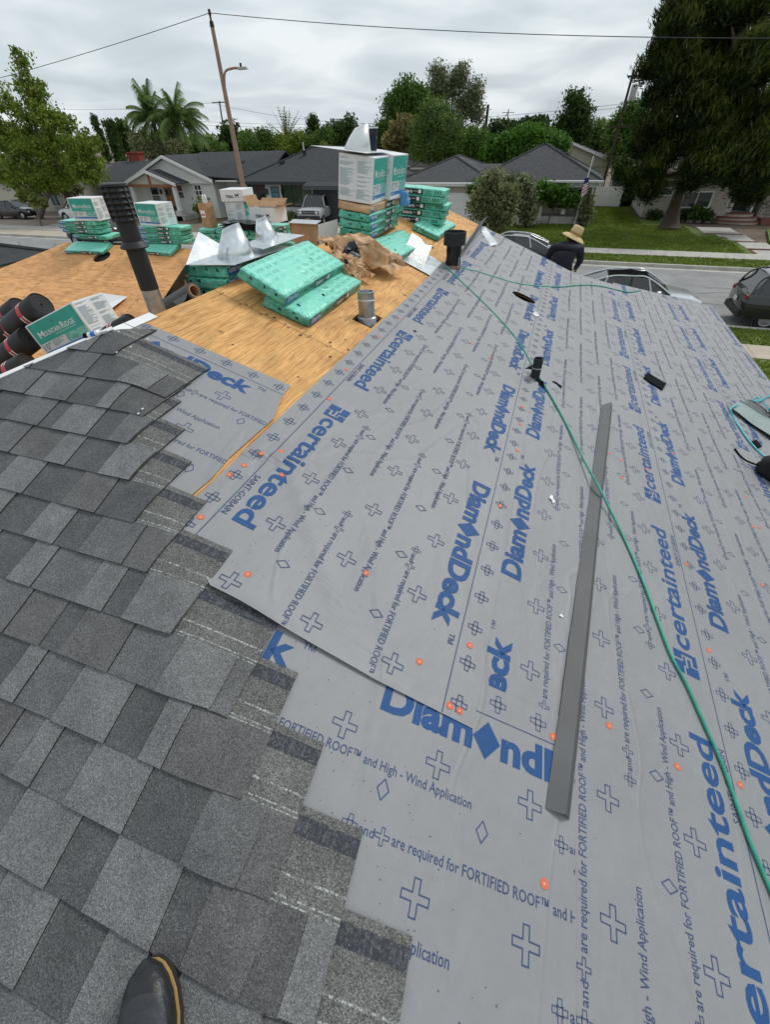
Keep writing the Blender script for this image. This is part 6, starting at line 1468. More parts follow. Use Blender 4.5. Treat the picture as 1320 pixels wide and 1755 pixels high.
nb = 16; wd = (xb - xa) / nb
for k in range(nb): MB().rng(-(xb - xa) / 2 + k * wd + 0.008, -(xb - xa) / 2 + (k + 1) * wd - 0.008, -0.02, 0.02, 0.06, za).build('board', TRIM, gt)
for z in (0.35, za - 0.25): MB().rng(-(xb - xa) / 2, (xb - xa) / 2, 0.021, 0.07, z, z + 0.12).build('rail', TRIM, gt)
# a few more roofs seen between the trees
def simple_house(x, y, w_, d, ze, rise, wm, rm, label):
    def f(t):
        MB().rng(x - w_ / 2 + .5, x + w_ / 2 - .5, y + .5, y + d - .5, 0, ze).build('wall', wm, t); hip(t, x - w_ / 2, x + w_ / 2, y, y + d, ze + 0.02, rise, rm); window(t, x - 1, x + 1, 1.0, 2.1, y + 0.49, bars=(2, 1))
    return building((x, y, 0), label, f)
simple_house(-14.5, 66, 10, 9, 2.6, 1.9, BEIGE, MATS['roof_brown'], 'brown roofed house beyond the dark grey house')
simple_house(-23, 72, 13, 10, 2.6, 2.3, CREAM, ROOF2, 'hipped roof house hidden behind hedge trees')
simple_house(-60, 66, 14, 10, 2.6, 1.9, CREAM, MATS['roof_brown'], 'house with pale brown roof far left behind cypresses')
# our neighbour's dark shingled garage roof at the far left
def b_nb(t):
    MB().rng(-26, -17.5, 4.2, 12.0, 0, 2.4).build('wall', STUCCO, t); r = hip(t, -26.6, -16.9, 3.6, 12.6, 2.5, 1.45, ROOF1)
    for k in range(9):
        z = 2.56 + k * 0.14; f = k * 0.43; MB().box((-21.75, 3.75 + f, z), (9.4 - 1.9 * f, 0.05, 0.03)).build('shingle_course', ROOF1, r)
building((-21, 8, 0), 'neighbouring garage with dark shingled hip roof at the far left', b_nb, 'garage', 'garage')
# ================================================================ vegetation
BARK = mat('bark', (0.085, 0.062, 0.045), 0.95, var=0.4, scale=5, stretch=(3, 3, 0.4), bump=0.8, bscale=8); BARK_G = mat('bark_grey', (0.17, 0.145, 0.12), 0.95, var=0.3, scale=5, bump=0.5, bscale=8)
LEAF = {'olive': leafy('leaf_olive', (0.0850, 0.1420, 0.0136), (0.1600, 0.2350, 0.0229), (0.3020, 0.3580, 0.0646)), 'mid': leafy('leaf_mid', (0.0425, 0.0952, 0.0152), (0.0850, 0.1666, 0.0231), (0.1590, 0.2456, 0.0433)),
        'bright': leafy('leaf_bright', (0.0270, 0.0864, 0.0082), (0.0642, 0.1602, 0.0122), (0.1272, 0.2472, 0.0255)), 'dark': leafy('leaf_dark', (0.0208, 0.0472, 0.0101), (0.0408, 0.0824, 0.0158), (0.0920, 0.1384, 0.0278)),
        'grey': leafy('leaf_grey', (0.0890, 0.1190, 0.0603), (0.1680, 0.1980, 0.0986), (0.2960, 0.3170, 0.1658)), 'brown': leafy('leaf_brown', (0.1340, 0.1000, 0.0425), (0.2340, 0.1890, 0.0680), (0.2890, 0.2670, 0.1020)),
        'willow': leafy('leaf_willow', (0.0486, 0.1044, 0.0194), (0.1035, 0.1764, 0.0324), (0.1908, 0.2709, 0.0599)), 'pine': leafy('leaf_pine', (0.0070, 0.0163, 0.0019), (0.0163, 0.0349, 0.0035), (0.0516, 0.0725, 0.0075)),
        'sage': leafy('leaf_sage', (0.1000, 0.1190, 0.0485), (0.1880, 0.2080, 0.0909), (0.3170, 0.3370, 0.1658)), 'palm': leafy('leaf_palm', (0.0445, 0.0981, 0.0194), (0.0921, 0.1602, 0.0324), (0.1946, 0.2664, 0.0675)), 'yucca': leafy('leaf_yucca', (0.0970, 0.1210, 0.0247), (0.1610, 0.1930, 0.0433), (0.2580, 0.2740, 0.0739))}
def leaf_mesh(name, P, size, rg, m, mode='leaf', up=0.0, aspect=2.0, dirs=None):
    n = len(P); s = size * rg.uniform(0.6, 1.35, n)
    d = rg.normal(0, 1, (n, 3)); 
    if dirs is not None: d = d * 0.45 + dirs
    d[:, 2] += up; d /= np.linalg.norm(d, axis=1, keepdims=True) + 1e-9
    q = rg.normal(0, 1, (n, 3)); a = np.cross(d, q); a /= np.linalg.norm(a, axis=1, keepdims=True) + 1e-9
    l_ = d * s[:, None] * 0.5; w_ = a * s[:, None] * 0.5 / aspect
    V = np.stack([P - l_, P + w_ - l_ * 0.1, P + l_, P - w_ - l_ * 0.1], 1).reshape(-1, 3)
    me = bpy.data.meshes.new(name); me.vertices.add(4 * n); me.vertices.foreach_set('co', V.ravel()); me.loops.add(4 * n); me.loops.foreach_set('vertex_index', np.arange(4 * n)); me.polygons.add(n); me.polygons.foreach_set('loop_start', np.arange(n) * 4)
    me.update(); me.validate(); me.materials.append(m); return me
def cloud(rg, cl, n, clump=0.5, shell=0.55, per=26):
    """leaf positions: clumps spread through a set of ellipsoids (centre, radii), weight by size"""
    vol = np.array([max(1e-3, r[0] * r[1] * r[2]) ** 0.62 for c, r in cl]); vol /= vol.sum(); nc = max(8, n // per)
    ids = rg.choice(len(cl), nc, p=vol); d = rg.normal(0, 1, (nc, 3)); d /= np.linalg.norm(d, axis=1, keepdims=True)
    rad = shell + (1 - shell) * rg.uniform(0, 1, nc) ** 0.6; rad = np.where(rg.uniform(0, 1, nc) < 0.25, rg.uniform(0.1, 0.8, nc), rad)
    C = np.array([cl[i][0] for i in ids]) + d * rad[:, None] * np.array([cl[i][1] for i in ids])
    k = rg.choice(nc, n); cs = clump * rg.uniform(0.6, 1.3, nc)
    return C[k] + np.clip(rg.normal(0, 1, (n, 3)), -1.7, 1.7) * cs[k][:, None] * np.array([1, 1, 0.75]), C, k
def pxcl(Y, L_, depth=0.8, yoff=0.0):
    out = []
    for (cx, cy, rx, ry, *dy) in L_:
        (x, z), (x2, _), (_, z2) = ypix(cx, cy, Y), ypix(cx + rx, cy, Y), ypix(cx, cy - ry, Y); r = abs(x2 - x); out.append(((x, Y + (dy[0] if dy else 0), z), (r, max(r * depth, 0.3), abs(z2 - z))))
    return out
def tree(label, Y, cl, base, kind, n, leaf=0.34, clump=0.5, bark=BARK, tr=0.22, seed=1, name='tree', cat='tree', group='trees across the street', up=0.0, aspect=2.0, per=26, limbs=10, depth=0.8, lean=None, shell=0.55):
    rg = np.random.RandomState(seed); C = pxcl(Y, cl, depth) if cl and len(cl[0]) >= 4 else cl
    bx, bz = ypix(*base, Y) if len(base) == 2 else (base[0], base[2]); B = Vector((bx, Y, max(0.0, bz) if len(base) == 3 else 0.0))
    o = thing(name, label, cat, B, group=group); top = max(C, key=lambda c: c[0][2] + c[1][2]); P, cc, _ = cloud(rg, C, n, clump * 0.8, shell, int(per * 1.6))
    link('crown', leaf_mesh('crown', P - np.array(B), leaf, rg, LEAF[kind], up=up, aspect=aspect), o)
    zc = np.mean([c[0][2] for c in C]); xm = np.mean([c[0][0] for c in C]); tp = Vector((top[0][0], Y, top[0][2])) - B
    mid = Vector((xm - B.x, 0, max(0.8, (zc - B.z) * 0.65)))
    pts = bezier_path([Vector((0, 0, -0.1)), mid * 0.5 + Vector((0, 0, 0.1)), mid, mid.lerp(tp, 0.6), tp], 5); mb = MB(); mb.tube(pts, [tr * (1.25 if i == 0 else 1) * (1 - 0.85 * i / (len(pts) - 1)) for i in range(len(pts))], 8); mb.build('trunk', bark, o, smooth=60)
    pick = rg.choice(len(cc), min(limbs, len(cc)), replace=False)
    for i in pick:
        e_ = Vector(cc[i]) - B; s_ = mid * rg.uniform(0.65, 1.0); m_ = s_.lerp(e_, 0.5) + Vector((0, 0, 0.15)); mb = MB(); mb.tube(bezier_path([s_, m_, e_], 4), [tr * 0.42, tr * 0.36, tr * 0.3, tr * 0.26, tr * 0.2, tr * 0.15, tr * 0.1, tr * 0.07, tr * 0.05], 6); mb.build('limb', bark, o, smooth=60)
    return o
# large leafy street tree at the left
tree('large leafy yellow green tree at the left edge', 36.0, [(38, 108, 9, 32), (48, 150, 20, 34), (14, 178, 18, 34), (62, 196, 30, 34), (100, 212, 24, 30), (18, 232, 34, 34), (140, 244, 24, 24), (70, 250, 46, 34), (152, 282, 30, 26), (24, 292, 44, 30), (110, 298, 46, 26), (72, 312, 50, 18), (165, 305, 22, 14)], (75, 400), 'olive', 34000, 0.25, 0.34, BARK_G, 0.28, seed=2, limbs=40, per=48, shell=0.25)
tree('slim young palm-like street tree before the black parked car', 32.6, [(48, 335, 9, 8), (60, 345, 10, 8)], (72, 390), 'yucca', 500, 0.5, 0.3, BARK_G, 0.10, seed=3, limbs=2, name='young_tree')
tree('thin trunked tree before the cream building', 38.0, [(100, 318, 22, 12), (120, 325, 14, 10)], (107, 372), 'sage', 1500, 0.35, 0.4, BARK_G, 0.16, seed=4, limbs=4)
def cone_cl(px, top, bot, w_, n=6): return [(px + (i - n / 2) * 0.0, top + (bot - top) * (i + 0.5) / n, max(1.0, w_ * (0.25 + 0.75 * (i + 0.5) / n)), (bot - top) / n * 0.75) for i in range(n)]
def lean_cl(p0, p1, w_, n=7): return [(p0[0] + (p1[0] - p0[0]) * (i + .5) / n, p0[1] + (p1[1] - p0[1]) * (i + .5) / n, max(1.0, w_ * (0.3 + 0.7 * (i + .5) / n)), abs(p1[1] - p0[1]) / n * 0.7) for i in range(n)]
for i, (p0, p1, w_) in enumerate((((180, 208), (207, 278), 6), ((190, 210), (210, 278), 4), ((160, 200), (185, 272), 4))):
    tree(['tallest narrow dark cypress left of the palm', 'middle narrow cypress left of the palm', 'thinnest cypress, half behind the leafy tree'][i], 72.0 + i, lean_cl(p0, p1, w_), (p1[0], p1[1] + 20), 'dark', 4400, 0.31, 0.35, seed=10 + i, limbs=1, name='cypress', group='cypresses', up=1.5)
tree('ragged dark conifer between the cypresses and the palm', 82.0, [(208, 210, 4, 6), (212, 222, 9, 8), (215, 236, 14, 9), (212, 250, 16, 9)], (214, 285), 'dark', 2200, 0.7, 0.6, seed=14, limbs=6)
# feather palm
def palm(label, Y, crown, base, R_, nf, kind, seed, fan=False, name='palm_tree'):
    rg = np.random.RandomState(seed); (bx, bz), (cx, cz) = ypix(*base, Y), ypix(*crown, Y); B = Vector((bx, Y, 0)); C = Vector((cx - bx, 0, cz))
    o = thing(name, label, 'palm tree', B, group='palm trees'); mb = MB(); mb.tube(bezier_path([Vector((0, 0, -0.1)), Vector((C.x * 0.4, 0, cz * 0.5)), C], 6), [0.32] * 4 + [0.24] * 9, 10); mb.build('trunk', BARK_G, o, smooth=60)
    for k in range(nf):
        az = 2 * math.pi * k / nf * 1.618 * 2 + rg.uniform(-.2, .2); el = R(rg.uniform(-10, 85)) if not fan else R(rg.uniform(5, 90)); L_ = R_ * rg.uniform(0.75, 1.05); pts = []; d = Vector((math.cos(az) * math.cos(el), math.sin(az) * math.cos(el), math.sin(el))); p = C.copy()
        for i in range(11): pts.append(p.copy()); p = p + d * (L_ / 10); d = (d + Vector((0, 0, -0.17 if not fan else -0.01))).normalized()
        mb = MB(); mb.tube(pts, [0.035 * (1 - 0.8 * i / 10) for i in range(11)], 4)
        for i in range(2 if not fan else 0, 11):
            t = (pts[min(i + 1, 10)] - pts[max(i - 1, 0)]).normalized(); s_ = t.cross(Vector((0, 0, 1))); s_ = s_.normalized() if s_.length > 0.05 else Vector((1, 0, 0))
            for sg in (-1, 1):
                for j in range(5 if not fan else 1):
                    q = pts[i] + (pts[min(i + 1, 10)] - pts[i]) * (j / 5); ll = L_ * (0.27 if not fan else 0.05) * (0.5 + 0.5 * math.sin(math.pi * (i + j / 3) / 11)); tip = q + (s_ * sg * 0.62 + t * 0.35 + Vector((0, 0, -0.62 if not fan else 0.1))).normalized() * ll * rg.uniform(0.8, 1.15); w_ = t * (0.04 if not fan else 0.12)
                    mb.add([q - w_, q + w_, tip], [(0, 1, 2)])
        mb.build('frond', LEAF[kind], o, fix=False)
    return o
palm('tall feather palm with arching fronds behind the white farmhouse', 58.0, (262, 208), (283, 280), 3.9, 46, 'palm', 4)
palm('second feather palm crown leaning right behind the white farmhouse', 58.6, (305, 212), (290, 280), 4.2, 44, 'palm', 9)
palm('spiky fan palm above the hedge behind the dark grey house', 62.0, (492, 238), (494, 275), 3.0, 40, 'yucca', 5, fan=True)
T = tree
T('dark round tree behind the street lamp', 70.0, [(392, 226, 10, 12), (402, 240, 16, 14), (392, 252, 18, 12)], (396, 285), 'dark', 3000, 0.6, 0.6, seed=21)
T('low green bush trees right of the palms', 64.0, [(340, 255, 18, 10), (365, 258, 18, 10), (318, 250, 12, 10)], (345, 290), 'mid', 7000, 0.31, 0.5, seed=22)
T('tall tangled shrub under the feather palm', 56.0, [(250, 248, 22, 22), (272, 262, 18, 16), (300, 258, 16, 18)], (262, 290), 'sage', 8400, 0.26, 0.5, seed=23)
T('green hedge trees left of the fan palm', 60.0, [(430, 250, 18, 20), (455, 246, 16, 24), (470, 262, 16, 16)], (448, 290), 'mid', 9000, 0.26, 0.5, seed=24)
T('green hedge trees round the fan palm', 60.5, [(492, 258, 22, 18), (512, 248, 12, 20), (478, 250, 10, 18)], (498, 295), 'olive', 8000, 0.26, 0.5, seed=25)
T('pointed dark conifer above the hedge', 66.0, lean_cl((536, 198), (540, 250), 8), (540, 285), 'dark', 3600, 0.31, 0.4, seed=26, up=1.0)
T('green trees behind the picture window house', 61.0, [(540, 252, 18, 20), (560, 240, 14, 20), (525, 262, 14, 14)], (544, 290), 'mid', 8400, 0.26, 0.5, seed=27)
T('dark brush topped trees left of the pale cone', 63.0, [(580, 228, 20, 18), (600, 220, 14, 18), (592, 246, 26, 18), (570, 240, 14, 14)], (588, 290), 'dark', 10400, 0.28, 0.5, seed=28)
T('pale shrub beside the brown roof', 58.0, [(560, 262, 8, 16), (553, 270, 8, 10)], (557, 290), 'yucca', 900, 0.4, 0.35, seed=29, limbs=3)
T('dark green trees right of the paper cup', 64.0, [(645, 240, 18, 24), (660, 222, 12, 16), (632, 258, 14, 12)], (648, 290), 'mid', 8400, 0.28, 0.5, seed=30)
T('tall fresh green tree left in the centre group', 66.0, [(698, 158, 16, 20), (682, 178, 22, 18), (712, 175, 22, 24), (700, 200, 30, 20), (672, 200, 12, 16)], (700, 290), 'mid', 16000, 0.31, 0.6, seed=31, limbs=14)
T('tall sparse grey leaved tree in the centre group', 70.0, [(752, 125, 14, 18), (790, 128, 16, 20), (770, 150, 30, 24), (812, 160, 14, 26), (740, 160, 16, 24), (795, 185, 22, 26), (818, 195, 12, 20)], (780, 290), 'grey', 15000, 0.26, 0.45, BARK_G, 0.3, seed=32, limbs=30, per=14, shell=0.25)
T('brown fading tree at the foot of the centre group', 60.0, [(690, 222, 16, 22), (680, 245, 22, 18), (705, 240, 14, 20)], (688, 295), 'brown', 3800, 0.4, 0.5, seed=33, limbs=12)
T('large soft willow-like tree in the centre group', 58.0, [(748, 195, 22, 24), (735, 225, 34, 26), (765, 225, 30, 28), (748, 255, 46, 22), (782, 250, 24, 20)], (752, 300), 'willow', 30000, 0.26, 0.55, seed=34, limbs=10, up=-0.5, aspect=3.0)
T('dark green shrub tree right of the willow-like tree', 57.0, [(815, 245, 22, 24), (800, 262, 20, 16), (832, 262, 18, 14)], (815, 295), 'mid', 10400, 0.26, 0.5, seed=35)
T('bright green round bush tree behind the grey hipped roof, left', 54.5, [(862, 250, 22, 18), (848, 262, 18, 14), (878, 262, 16, 12)], (862, 292), 'bright', 10400, 0.26, 0.45, seed=36)
T('bright green round bush tree behind the grey hipped roof, middle', 54.0, [(905, 238, 26, 20), (925, 248, 26, 18), (895, 258, 22, 14)], (910, 292), 'bright', 15000, 0.26, 0.5, seed=37)
T('bright green bush tree behind the roof peak', 55.0, [(955, 248, 18, 14), (945, 262, 20, 12)], (952, 290), 'bright', 8000, 0.26, 0.45, seed=38)
T('dark cloud shaped tree beyond the bright bushes', 78.0, [(858, 222, 24, 12), (915, 215, 22, 10), (890, 222, 20, 10)], (880, 280), 'dark', 3600, 0.6, 0.6, seed=39)
T('slender dark tree above the pale gabled house', 66.0, [(985, 172, 12, 16), (992, 190, 16, 16), (978, 205, 20, 16), (990, 225, 24, 16), (965, 225, 12, 12), (1000, 205, 10, 14)], (985, 285), 'dark', 9000, 0.31, 0.55, seed=40, limbs=18, per=18, shell=0.3)
T('blue green trees left of the leaning pole', 72.0, [(1030, 225, 20, 18), (1015, 240, 22, 16), (1045, 245, 20, 18)], (1030, 285), 'willow', 8400, 0.31, 0.5, seed=41)
T('fresh green tree behind the leaning pole', 60.0, [(1080, 200, 20, 22), (1062, 225, 20, 22), (1090, 235, 22, 24), (1070, 260, 26, 18), (1095, 265, 20, 18)], (1080, 300), 'mid', 15000, 0.28, 0.55, seed=42)
T('dense hedge of small trees beside the white gate', 55.0, [(1070, 290, 16, 18), (1085, 315, 14, 24), (1075, 335, 12, 20)], (1082, 358), 'dark', 7600, 0.26, 0.4, seed=43, limbs=4)
# the big pine at the right: long needles turned up
def pine():
    Y = 40.8; rg = np.random.RandomState(77)
    cl = pxcl(Y, [(1160, 18, 34, 30), (1215, 10, 50, 26, 1), (1280, 15, 50, 30, 0), (1150, 60, 28, 26, -1), (1140, 85, 20, 20), (1200, 70, 40, 28, 1), (1262, 60, 24, 30, 2), (1305, 70, 24, 40), (1115, 118, 22, 18), (1150, 130, 30, 24, -1), (1185, 140, 34, 26, -1), (1225, 120, 28, 28, 1), (1290, 130, 36, 36), (1130, 165, 26, 22), (1180, 180, 36, 22, -1.5), (1235, 175, 32, 26), (1290, 190, 36, 34, -1), (1120, 215, 28, 24, -1), (1160, 230, 22, 16), (1105, 250, 26, 22), (1140, 262, 22, 18, -1), (1225, 225, 36, 26, -1), (1285, 245, 40, 34, -2), (1235, 272, 40, 22, -2.5), (1200, 292, 36, 13, -3), (1262, 298, 42, 20, -2), (1300, 300, 26, 30), (1110, 290, 20, 20, -1), (1088, 312, 18, 20), (1108, 325, 22, 18, -1), (1280, 330, 28, 12, -1), (1200, 245, 30, 22, -2), (1180, 285, 30, 14, -2.5), (1172, 312, 16, 10, -2), (1195, 200, 30, 24, -2), (1245, 140, 24, 24, -2), (1270, 95, 22, 22, -2), (1160, 100, 24, 18, -1)], 0.9)
    bx, bz = ypix(1145, 394, Y); B = Vector((bx, Y, 0.1)); o = thing('pine_tree', 'huge dark pine tree with thick trunk on the lawn at right', 'tree', B)
    P, cc, kk_ = cloud(rg, cl, 130000, 0.30, 0.45, 60)
    # needles point up and outwards
    dirs = (P - cc[kk_]); dirs = dirs / (np.linalg.norm(dirs, axis=1, keepdims=True) + 1e-6) * 0.9 + np.array([[0.10, -0.1, 0.75]])
    link('crown', leaf_mesh('crown', P - np.array(B), 0.34, rg, LEAF['pine'], dirs=dirs, aspect=6.0), o)
    tips = cc[np.repeat(np.arange(len(cc)), 16)] + rg.normal(0, 1, (len(cc) * 16, 3)) * np.array([0.26, 0.26, 0.16]) + np.array([0.08, -0.12, 0.36])  # brighter needles atop each clump: highlights put into the leaf colour
    link('highlight_tips', leaf_mesh('highlight_tips', tips - np.array(B), 0.40, rg, leafy('leaf_pine_tip', (0.038, 0.056, 0.006), (0.064, 0.085, 0.009), (0.105, 0.125, 0.015)), dirs=np.tile(np.array([[0.15, -0.1, 1.1]]), (len(tips), 1)), aspect=7.0), o)
    path = [ypix(*q, Y) for q in ((1145, 394), (1152, 372), (1163, 340), (1180, 300), (1196, 255), (1205, 215), (1230, 150), (1262, 80), (1290, 20))]
    pts = bezier_path([Vector((x, Y + 0.15 * i, z)) - B for i, (x, z) in enumerate(path)], 5); mb = MB(); rr_ = [0.95, 0.72, 0.62] ; mb.tube(pts, [max(0.14, 0.55 * math.exp(-i / 4.0) + 0.40 * (1 - i / len(pts))) for i in range(len(pts))], 12); mb.build('trunk', BARK, o, smooth=60)
    limbs = [((1196, 255), (1160, 225), (1135, 205)), ((1190, 275), (1165, 262), (1140, 250)), ((1205, 225), (1240, 210), (1280, 190)), ((1225, 165), (1200, 140), (1170, 110)), ((1245, 120), (1270, 60), (1290, 40)), ((1180, 300), (1220, 290), (1260, 280)), ((1235, 140), (1255, 95), (1250, 50)), ((1212, 200), (1180, 190), (1140, 170)), ((1186, 285), (1150, 300), (1110, 300))]
    for L_ in limbs:
        q = [Vector((ypix(*p, Y)[0], Y - 0.3 * i, ypix(*p, Y)[1])) - B for i, p in enumerate(L_)]; mb = MB(); ps = bezier_path(q, 5); mb.tube(ps, [0.20 * (1 - 0.75 * i / len(ps)) for i in range(len(ps))], 7); mb.build('limb', BARK, o, smooth=60)
pine()
# street tree before the garage, vines and shrubs of the porch house
T('grey green olive-like street tree in front of the white garage door', 33.5, [(838, 330, 24, 22), (825, 352, 22, 24), (860, 355, 26, 26), (850, 378, 24, 18), (845, 308, 13, 14), (870, 335, 14, 20)], (874, 418), 'sage', 9000, 0.26, 0.32, BARK_G, 0.07, seed=51, limbs=14, per=18, shell=0.3)
T('dark leaved small tree between garage and porch', 39.0, [(895, 320, 16, 20), (900, 345, 16, 22), (880, 312, 14, 10), (905, 370, 12, 14)], (905, 392), 'grey', 3200, 0.28, 0.32, BARK, 0.07, seed=52, limbs=10, shell=0.3)
T('flowering vine over the porch beam', 40.8, [(935, 325, 18, 12), (958, 330, 16, 12), (975, 340, 14, 12), (945, 340, 10, 10)], (938, 385), 'bright', 2600, 0.28, 0.3, BARK, 0.05, seed=53, name='vine', cat='vine', limbs=6, group='porch plants')
T('leafy vine at the left porch post', 40.9, [(825, 318, 10, 10), (812, 322, 10, 8)], (812, 372), 'bright', 900, 0.28, 0.3, BARK, 0.05, seed=54, name='vine', cat='vine', limbs=4, group='porch plants')
T('shrub at the right corner of the porch', 41.0, [(1000, 350, 12, 14), (1004, 368, 8, 12)], (1003, 384), 'sage', 1300, 0.25, 0.28, seed=55, name='shrub', cat='shrub', limbs=4, group='porch plants')
rr = random.Random(3)
for k, (px, py) in enumerate([(1120, 372), (1190, 365), (1205, 368), (1165, 372)]):
    T(['shrub at the left corner of the greige house', 'shrub under the wide window, left one', 'shrub under the wide window, right one', 'low shrub beside the pine trunk'][k], 45.0, [(px, py, 8, 9), (px + 5, py + 3, 7, 6)], (px, 380), ['dark', 'mid', 'dark', 'dark'][k], 700, 0.28, 0.25, seed=60 + k, name='shrub', cat='shrub', limbs=2, group='foundation shrubs')
for k, (px, py) in enumerate([(348, 352), (505, 372), (485, 378), (60, 330)]):
    T(['shrub below the farmhouse window', 'bare shrub at the picture window', 'shrub left of the boxy off-roader', 'ornamental shrub before the cream building'][k], 38.8, [(px, py, 10, 12), (px - 5, py + 5, 8, 8)], (px, 392), ['olive', 'sage', 'sage', 'yucca'][k], 700, 0.25, 0.28, seed=70 + k, name='shrub', cat='shrub', limbs=5, group='foundation shrubs')
# distant trees
rr = random.Random(12); nfar = 0
ORD = 'first second third fourth fifth sixth seventh eighth ninth tenth eleventh twelfth thirteenth fourteenth fifteenth sixteenth seventeenth eighteenth nineteenth twentieth'.split()
for k in range(40):
    px = -60 + k * 37 + rr.uniform(-12, 12); Y = rr.uniform(105, 190); top = rr.uniform(224, 246) + (0 if px < 900 else -8); wpx_ = rr.uniform(14, 30)
    hz = 254 - px * 0.026
    T(['distant dark tree', 'distant grey green tree'][k % 2] + ' on the skyline, ' + ORD[k // 2] + ' of its kind from the left', Y, [(px, (top + hz) / 2 + 4, wpx_, (hz - top) / 2 + 4), (px + wpx_ * 0.6, (top + hz) / 2 + 10, wpx_ * 0.7, (hz - top) / 2)], (px, 262), ['dark', 'willow'][k % 2], 1500, 1.1, 1.1, seed=200 + k, limbs=2, group='distant trees on the skyline', tr=0.3)
# ================================================================ poles and wires
POLE = mat('lamp_post_tan', (0.32, 0.20, 0.145), 0.75, var=0.12, scale=4); WOODP = mat('pole_wood', (0.045, 0.035, 0.028), 0.9, var=0.2, scale=5); WIRE = mat('wire_dark', (0.05, 0.05, 0.05), 0.6); LAMPG = mat('lamp_grey', (0.36, 0.35, 0.33), 0.5)
lx, lt = ypix(352, 15, 29.0); lp = thing('street_lamp', 'tall tan street lamp post with curved arm across the street', 'street lamp', (lx, 29.3, 0.13))
mb = MB(); mb.tube([(0, 0, -0.1), (0, 0, 4), (0, 0, lt - 0.6)], [0.17, 0.145, 0.10], 14); mb.build('pole', POLE, lp, smooth=60)
mb = MB(); mb.lathe([(0.12, lt - 0.75), (0.10, lt - 0.55), (0.05, lt - 0.5), (0.05, lt - 0.35), (0.08, lt - 0.3), (0.06, lt - 0.12), (0.0, lt - 0.1)], 12); mb.build('insulator', WOODP, lp)
mb = MB(); za_ = ypix(388, 145, 29)[1]; zb_ = ypix(408, 121, 29)[1]; mb.tube(bezier_path([(0.05, 0, za_ - 0.3), (0.25, 0, za_ + 0.35), (0.75, 0, zb_ - 0.02), (1.15, 0, zb_ - 0.02)], 6), 0.055, 8); mb.build('arm', POLE, lp, smooth=60)
mb = MB(); mb.box((1.45, 0, zb_ - 0.04), (0.62, 0.24, 0.11), None, 0, (0.8, 0.7)); mb.build('lamp_head', LAMPG, lp, bevel=0.03); mb = MB(); mb.lathe([(0.06, 0), (0.06, 0.14), (0.0, 0.16)], 10, Matrix.Translation((1.35, 0, zb_ + 0.02))); mb.build('photocell', BLACKF, lp)
def sag_wire(label, p, q, s, r=0.02, n=24, name='overhead_wire'):
    p, q = Vector(p), Vector(q); mb = MB(); mb.tube([p.lerp(q, i / n) - Vector((0, 0, s * 4 * (i / n) * (1 - i / n))) for i in range(n + 1)], r, 5); return tag(mb.build(name, WIRE), label, 'wire', 'overhead wires')
x0, z0 = ypix(-60, 150, 29.3); x1, z1 = ypix(1400, 66, 29.3)
sag_wire('overhead wire from the street lamp top to the left', (lx, 29.3, lt - 0.12), (x0, 29.3, z0), 0.10, 0.015)
sag_wire('overhead wire from the street lamp top across the sky to the right', (lx, 29.3, lt - 0.12), (x1, 29.3, z1), 0.25, 0.015)
def upole(label, top, base, Y, arms, r=0.14, tf=False):
    (xt, zt), (xb, zb) = ypix(*top, Y), ypix(*base, Y); o = thing('utility_pole', label, 'utility pole', (xb, Y, 0), group='wooden utility poles'); dx_ = (xt - xb) / max(0.1, (zt - zb)); 
    mb = MB(); mb.tube([(-dx_ * zb, 0, 0), (xt - xb, 0, zt)], [r, r * 0.7], 8); mb.build('pole', WOODP, o, smooth=60)
    for dz, w_ in arms: mb = MB(); mb.box((xt - xb, -0.1, zt - dz), (w_, 0.10, 0.12)); a = mb.build('crossarm', WOODP, o); 
    if tf: mb = MB(); mb.lathe([(0.0, -0.5), (0.24, -0.5), (0.26, -0.4), (0.26, 0.4), (0.2, 0.5), (0.0, 0.5)], 14, Matrix.Translation((xt - xb + 0.42, -0.1, zt - 1.4))); mb.build('transformer', LAMPG, o, smooth=50)
    return Vector((xt, Y, zt))
pa = upole('leaning dark utility pole with transformer before the pine', (1087, 120), (1045, 275), 56.0, [(0.4, 0.7), (3.6, 2.2)], tf=True)
pb = upole('dark utility pole with crossarm behind the street lamp', (376, 174), (390, 268), 76.0, [(0.15, 2.6)])
pc = upole('distant utility pole left of two on the skyline', (872, 188), (868, 225), 150.0, [(0.6, 3.0)], 0.16); pd = upole('distant utility pole right of the pair on the skyline', (858, 203), (856, 228), 170.0, [(0.8, 3.0)], 0.16)
upole('bare dead palm trunk beside the centre trees', (837, 180), (832, 225), 72.0, [], 0.22)
upole('faint distant pole left of the hedge', (443, 218), (444, 255), 170.0, [(0.8, 3.0)], 0.16)
for k, (a, b, s) in enumerate((((330, 208), (1090, 176), 1.0), ((330, 214), (1090, 182), 1.0), ((-40, 178), (372, 176), 0.8), ((372, 180), (700, 214), 0.6))):
    (xa, za), (xb, zb) = ypix(*a, 75.0), ypix(*b, 75.0); sag_wire(['upper thin distant wire across the skyline', 'lower thin distant wire across the skyline', 'faint wire left of the palm', 'faint wire right of the street lamp'][k], (xa, 75, za), (xb, 75, zb), s, 0.016)
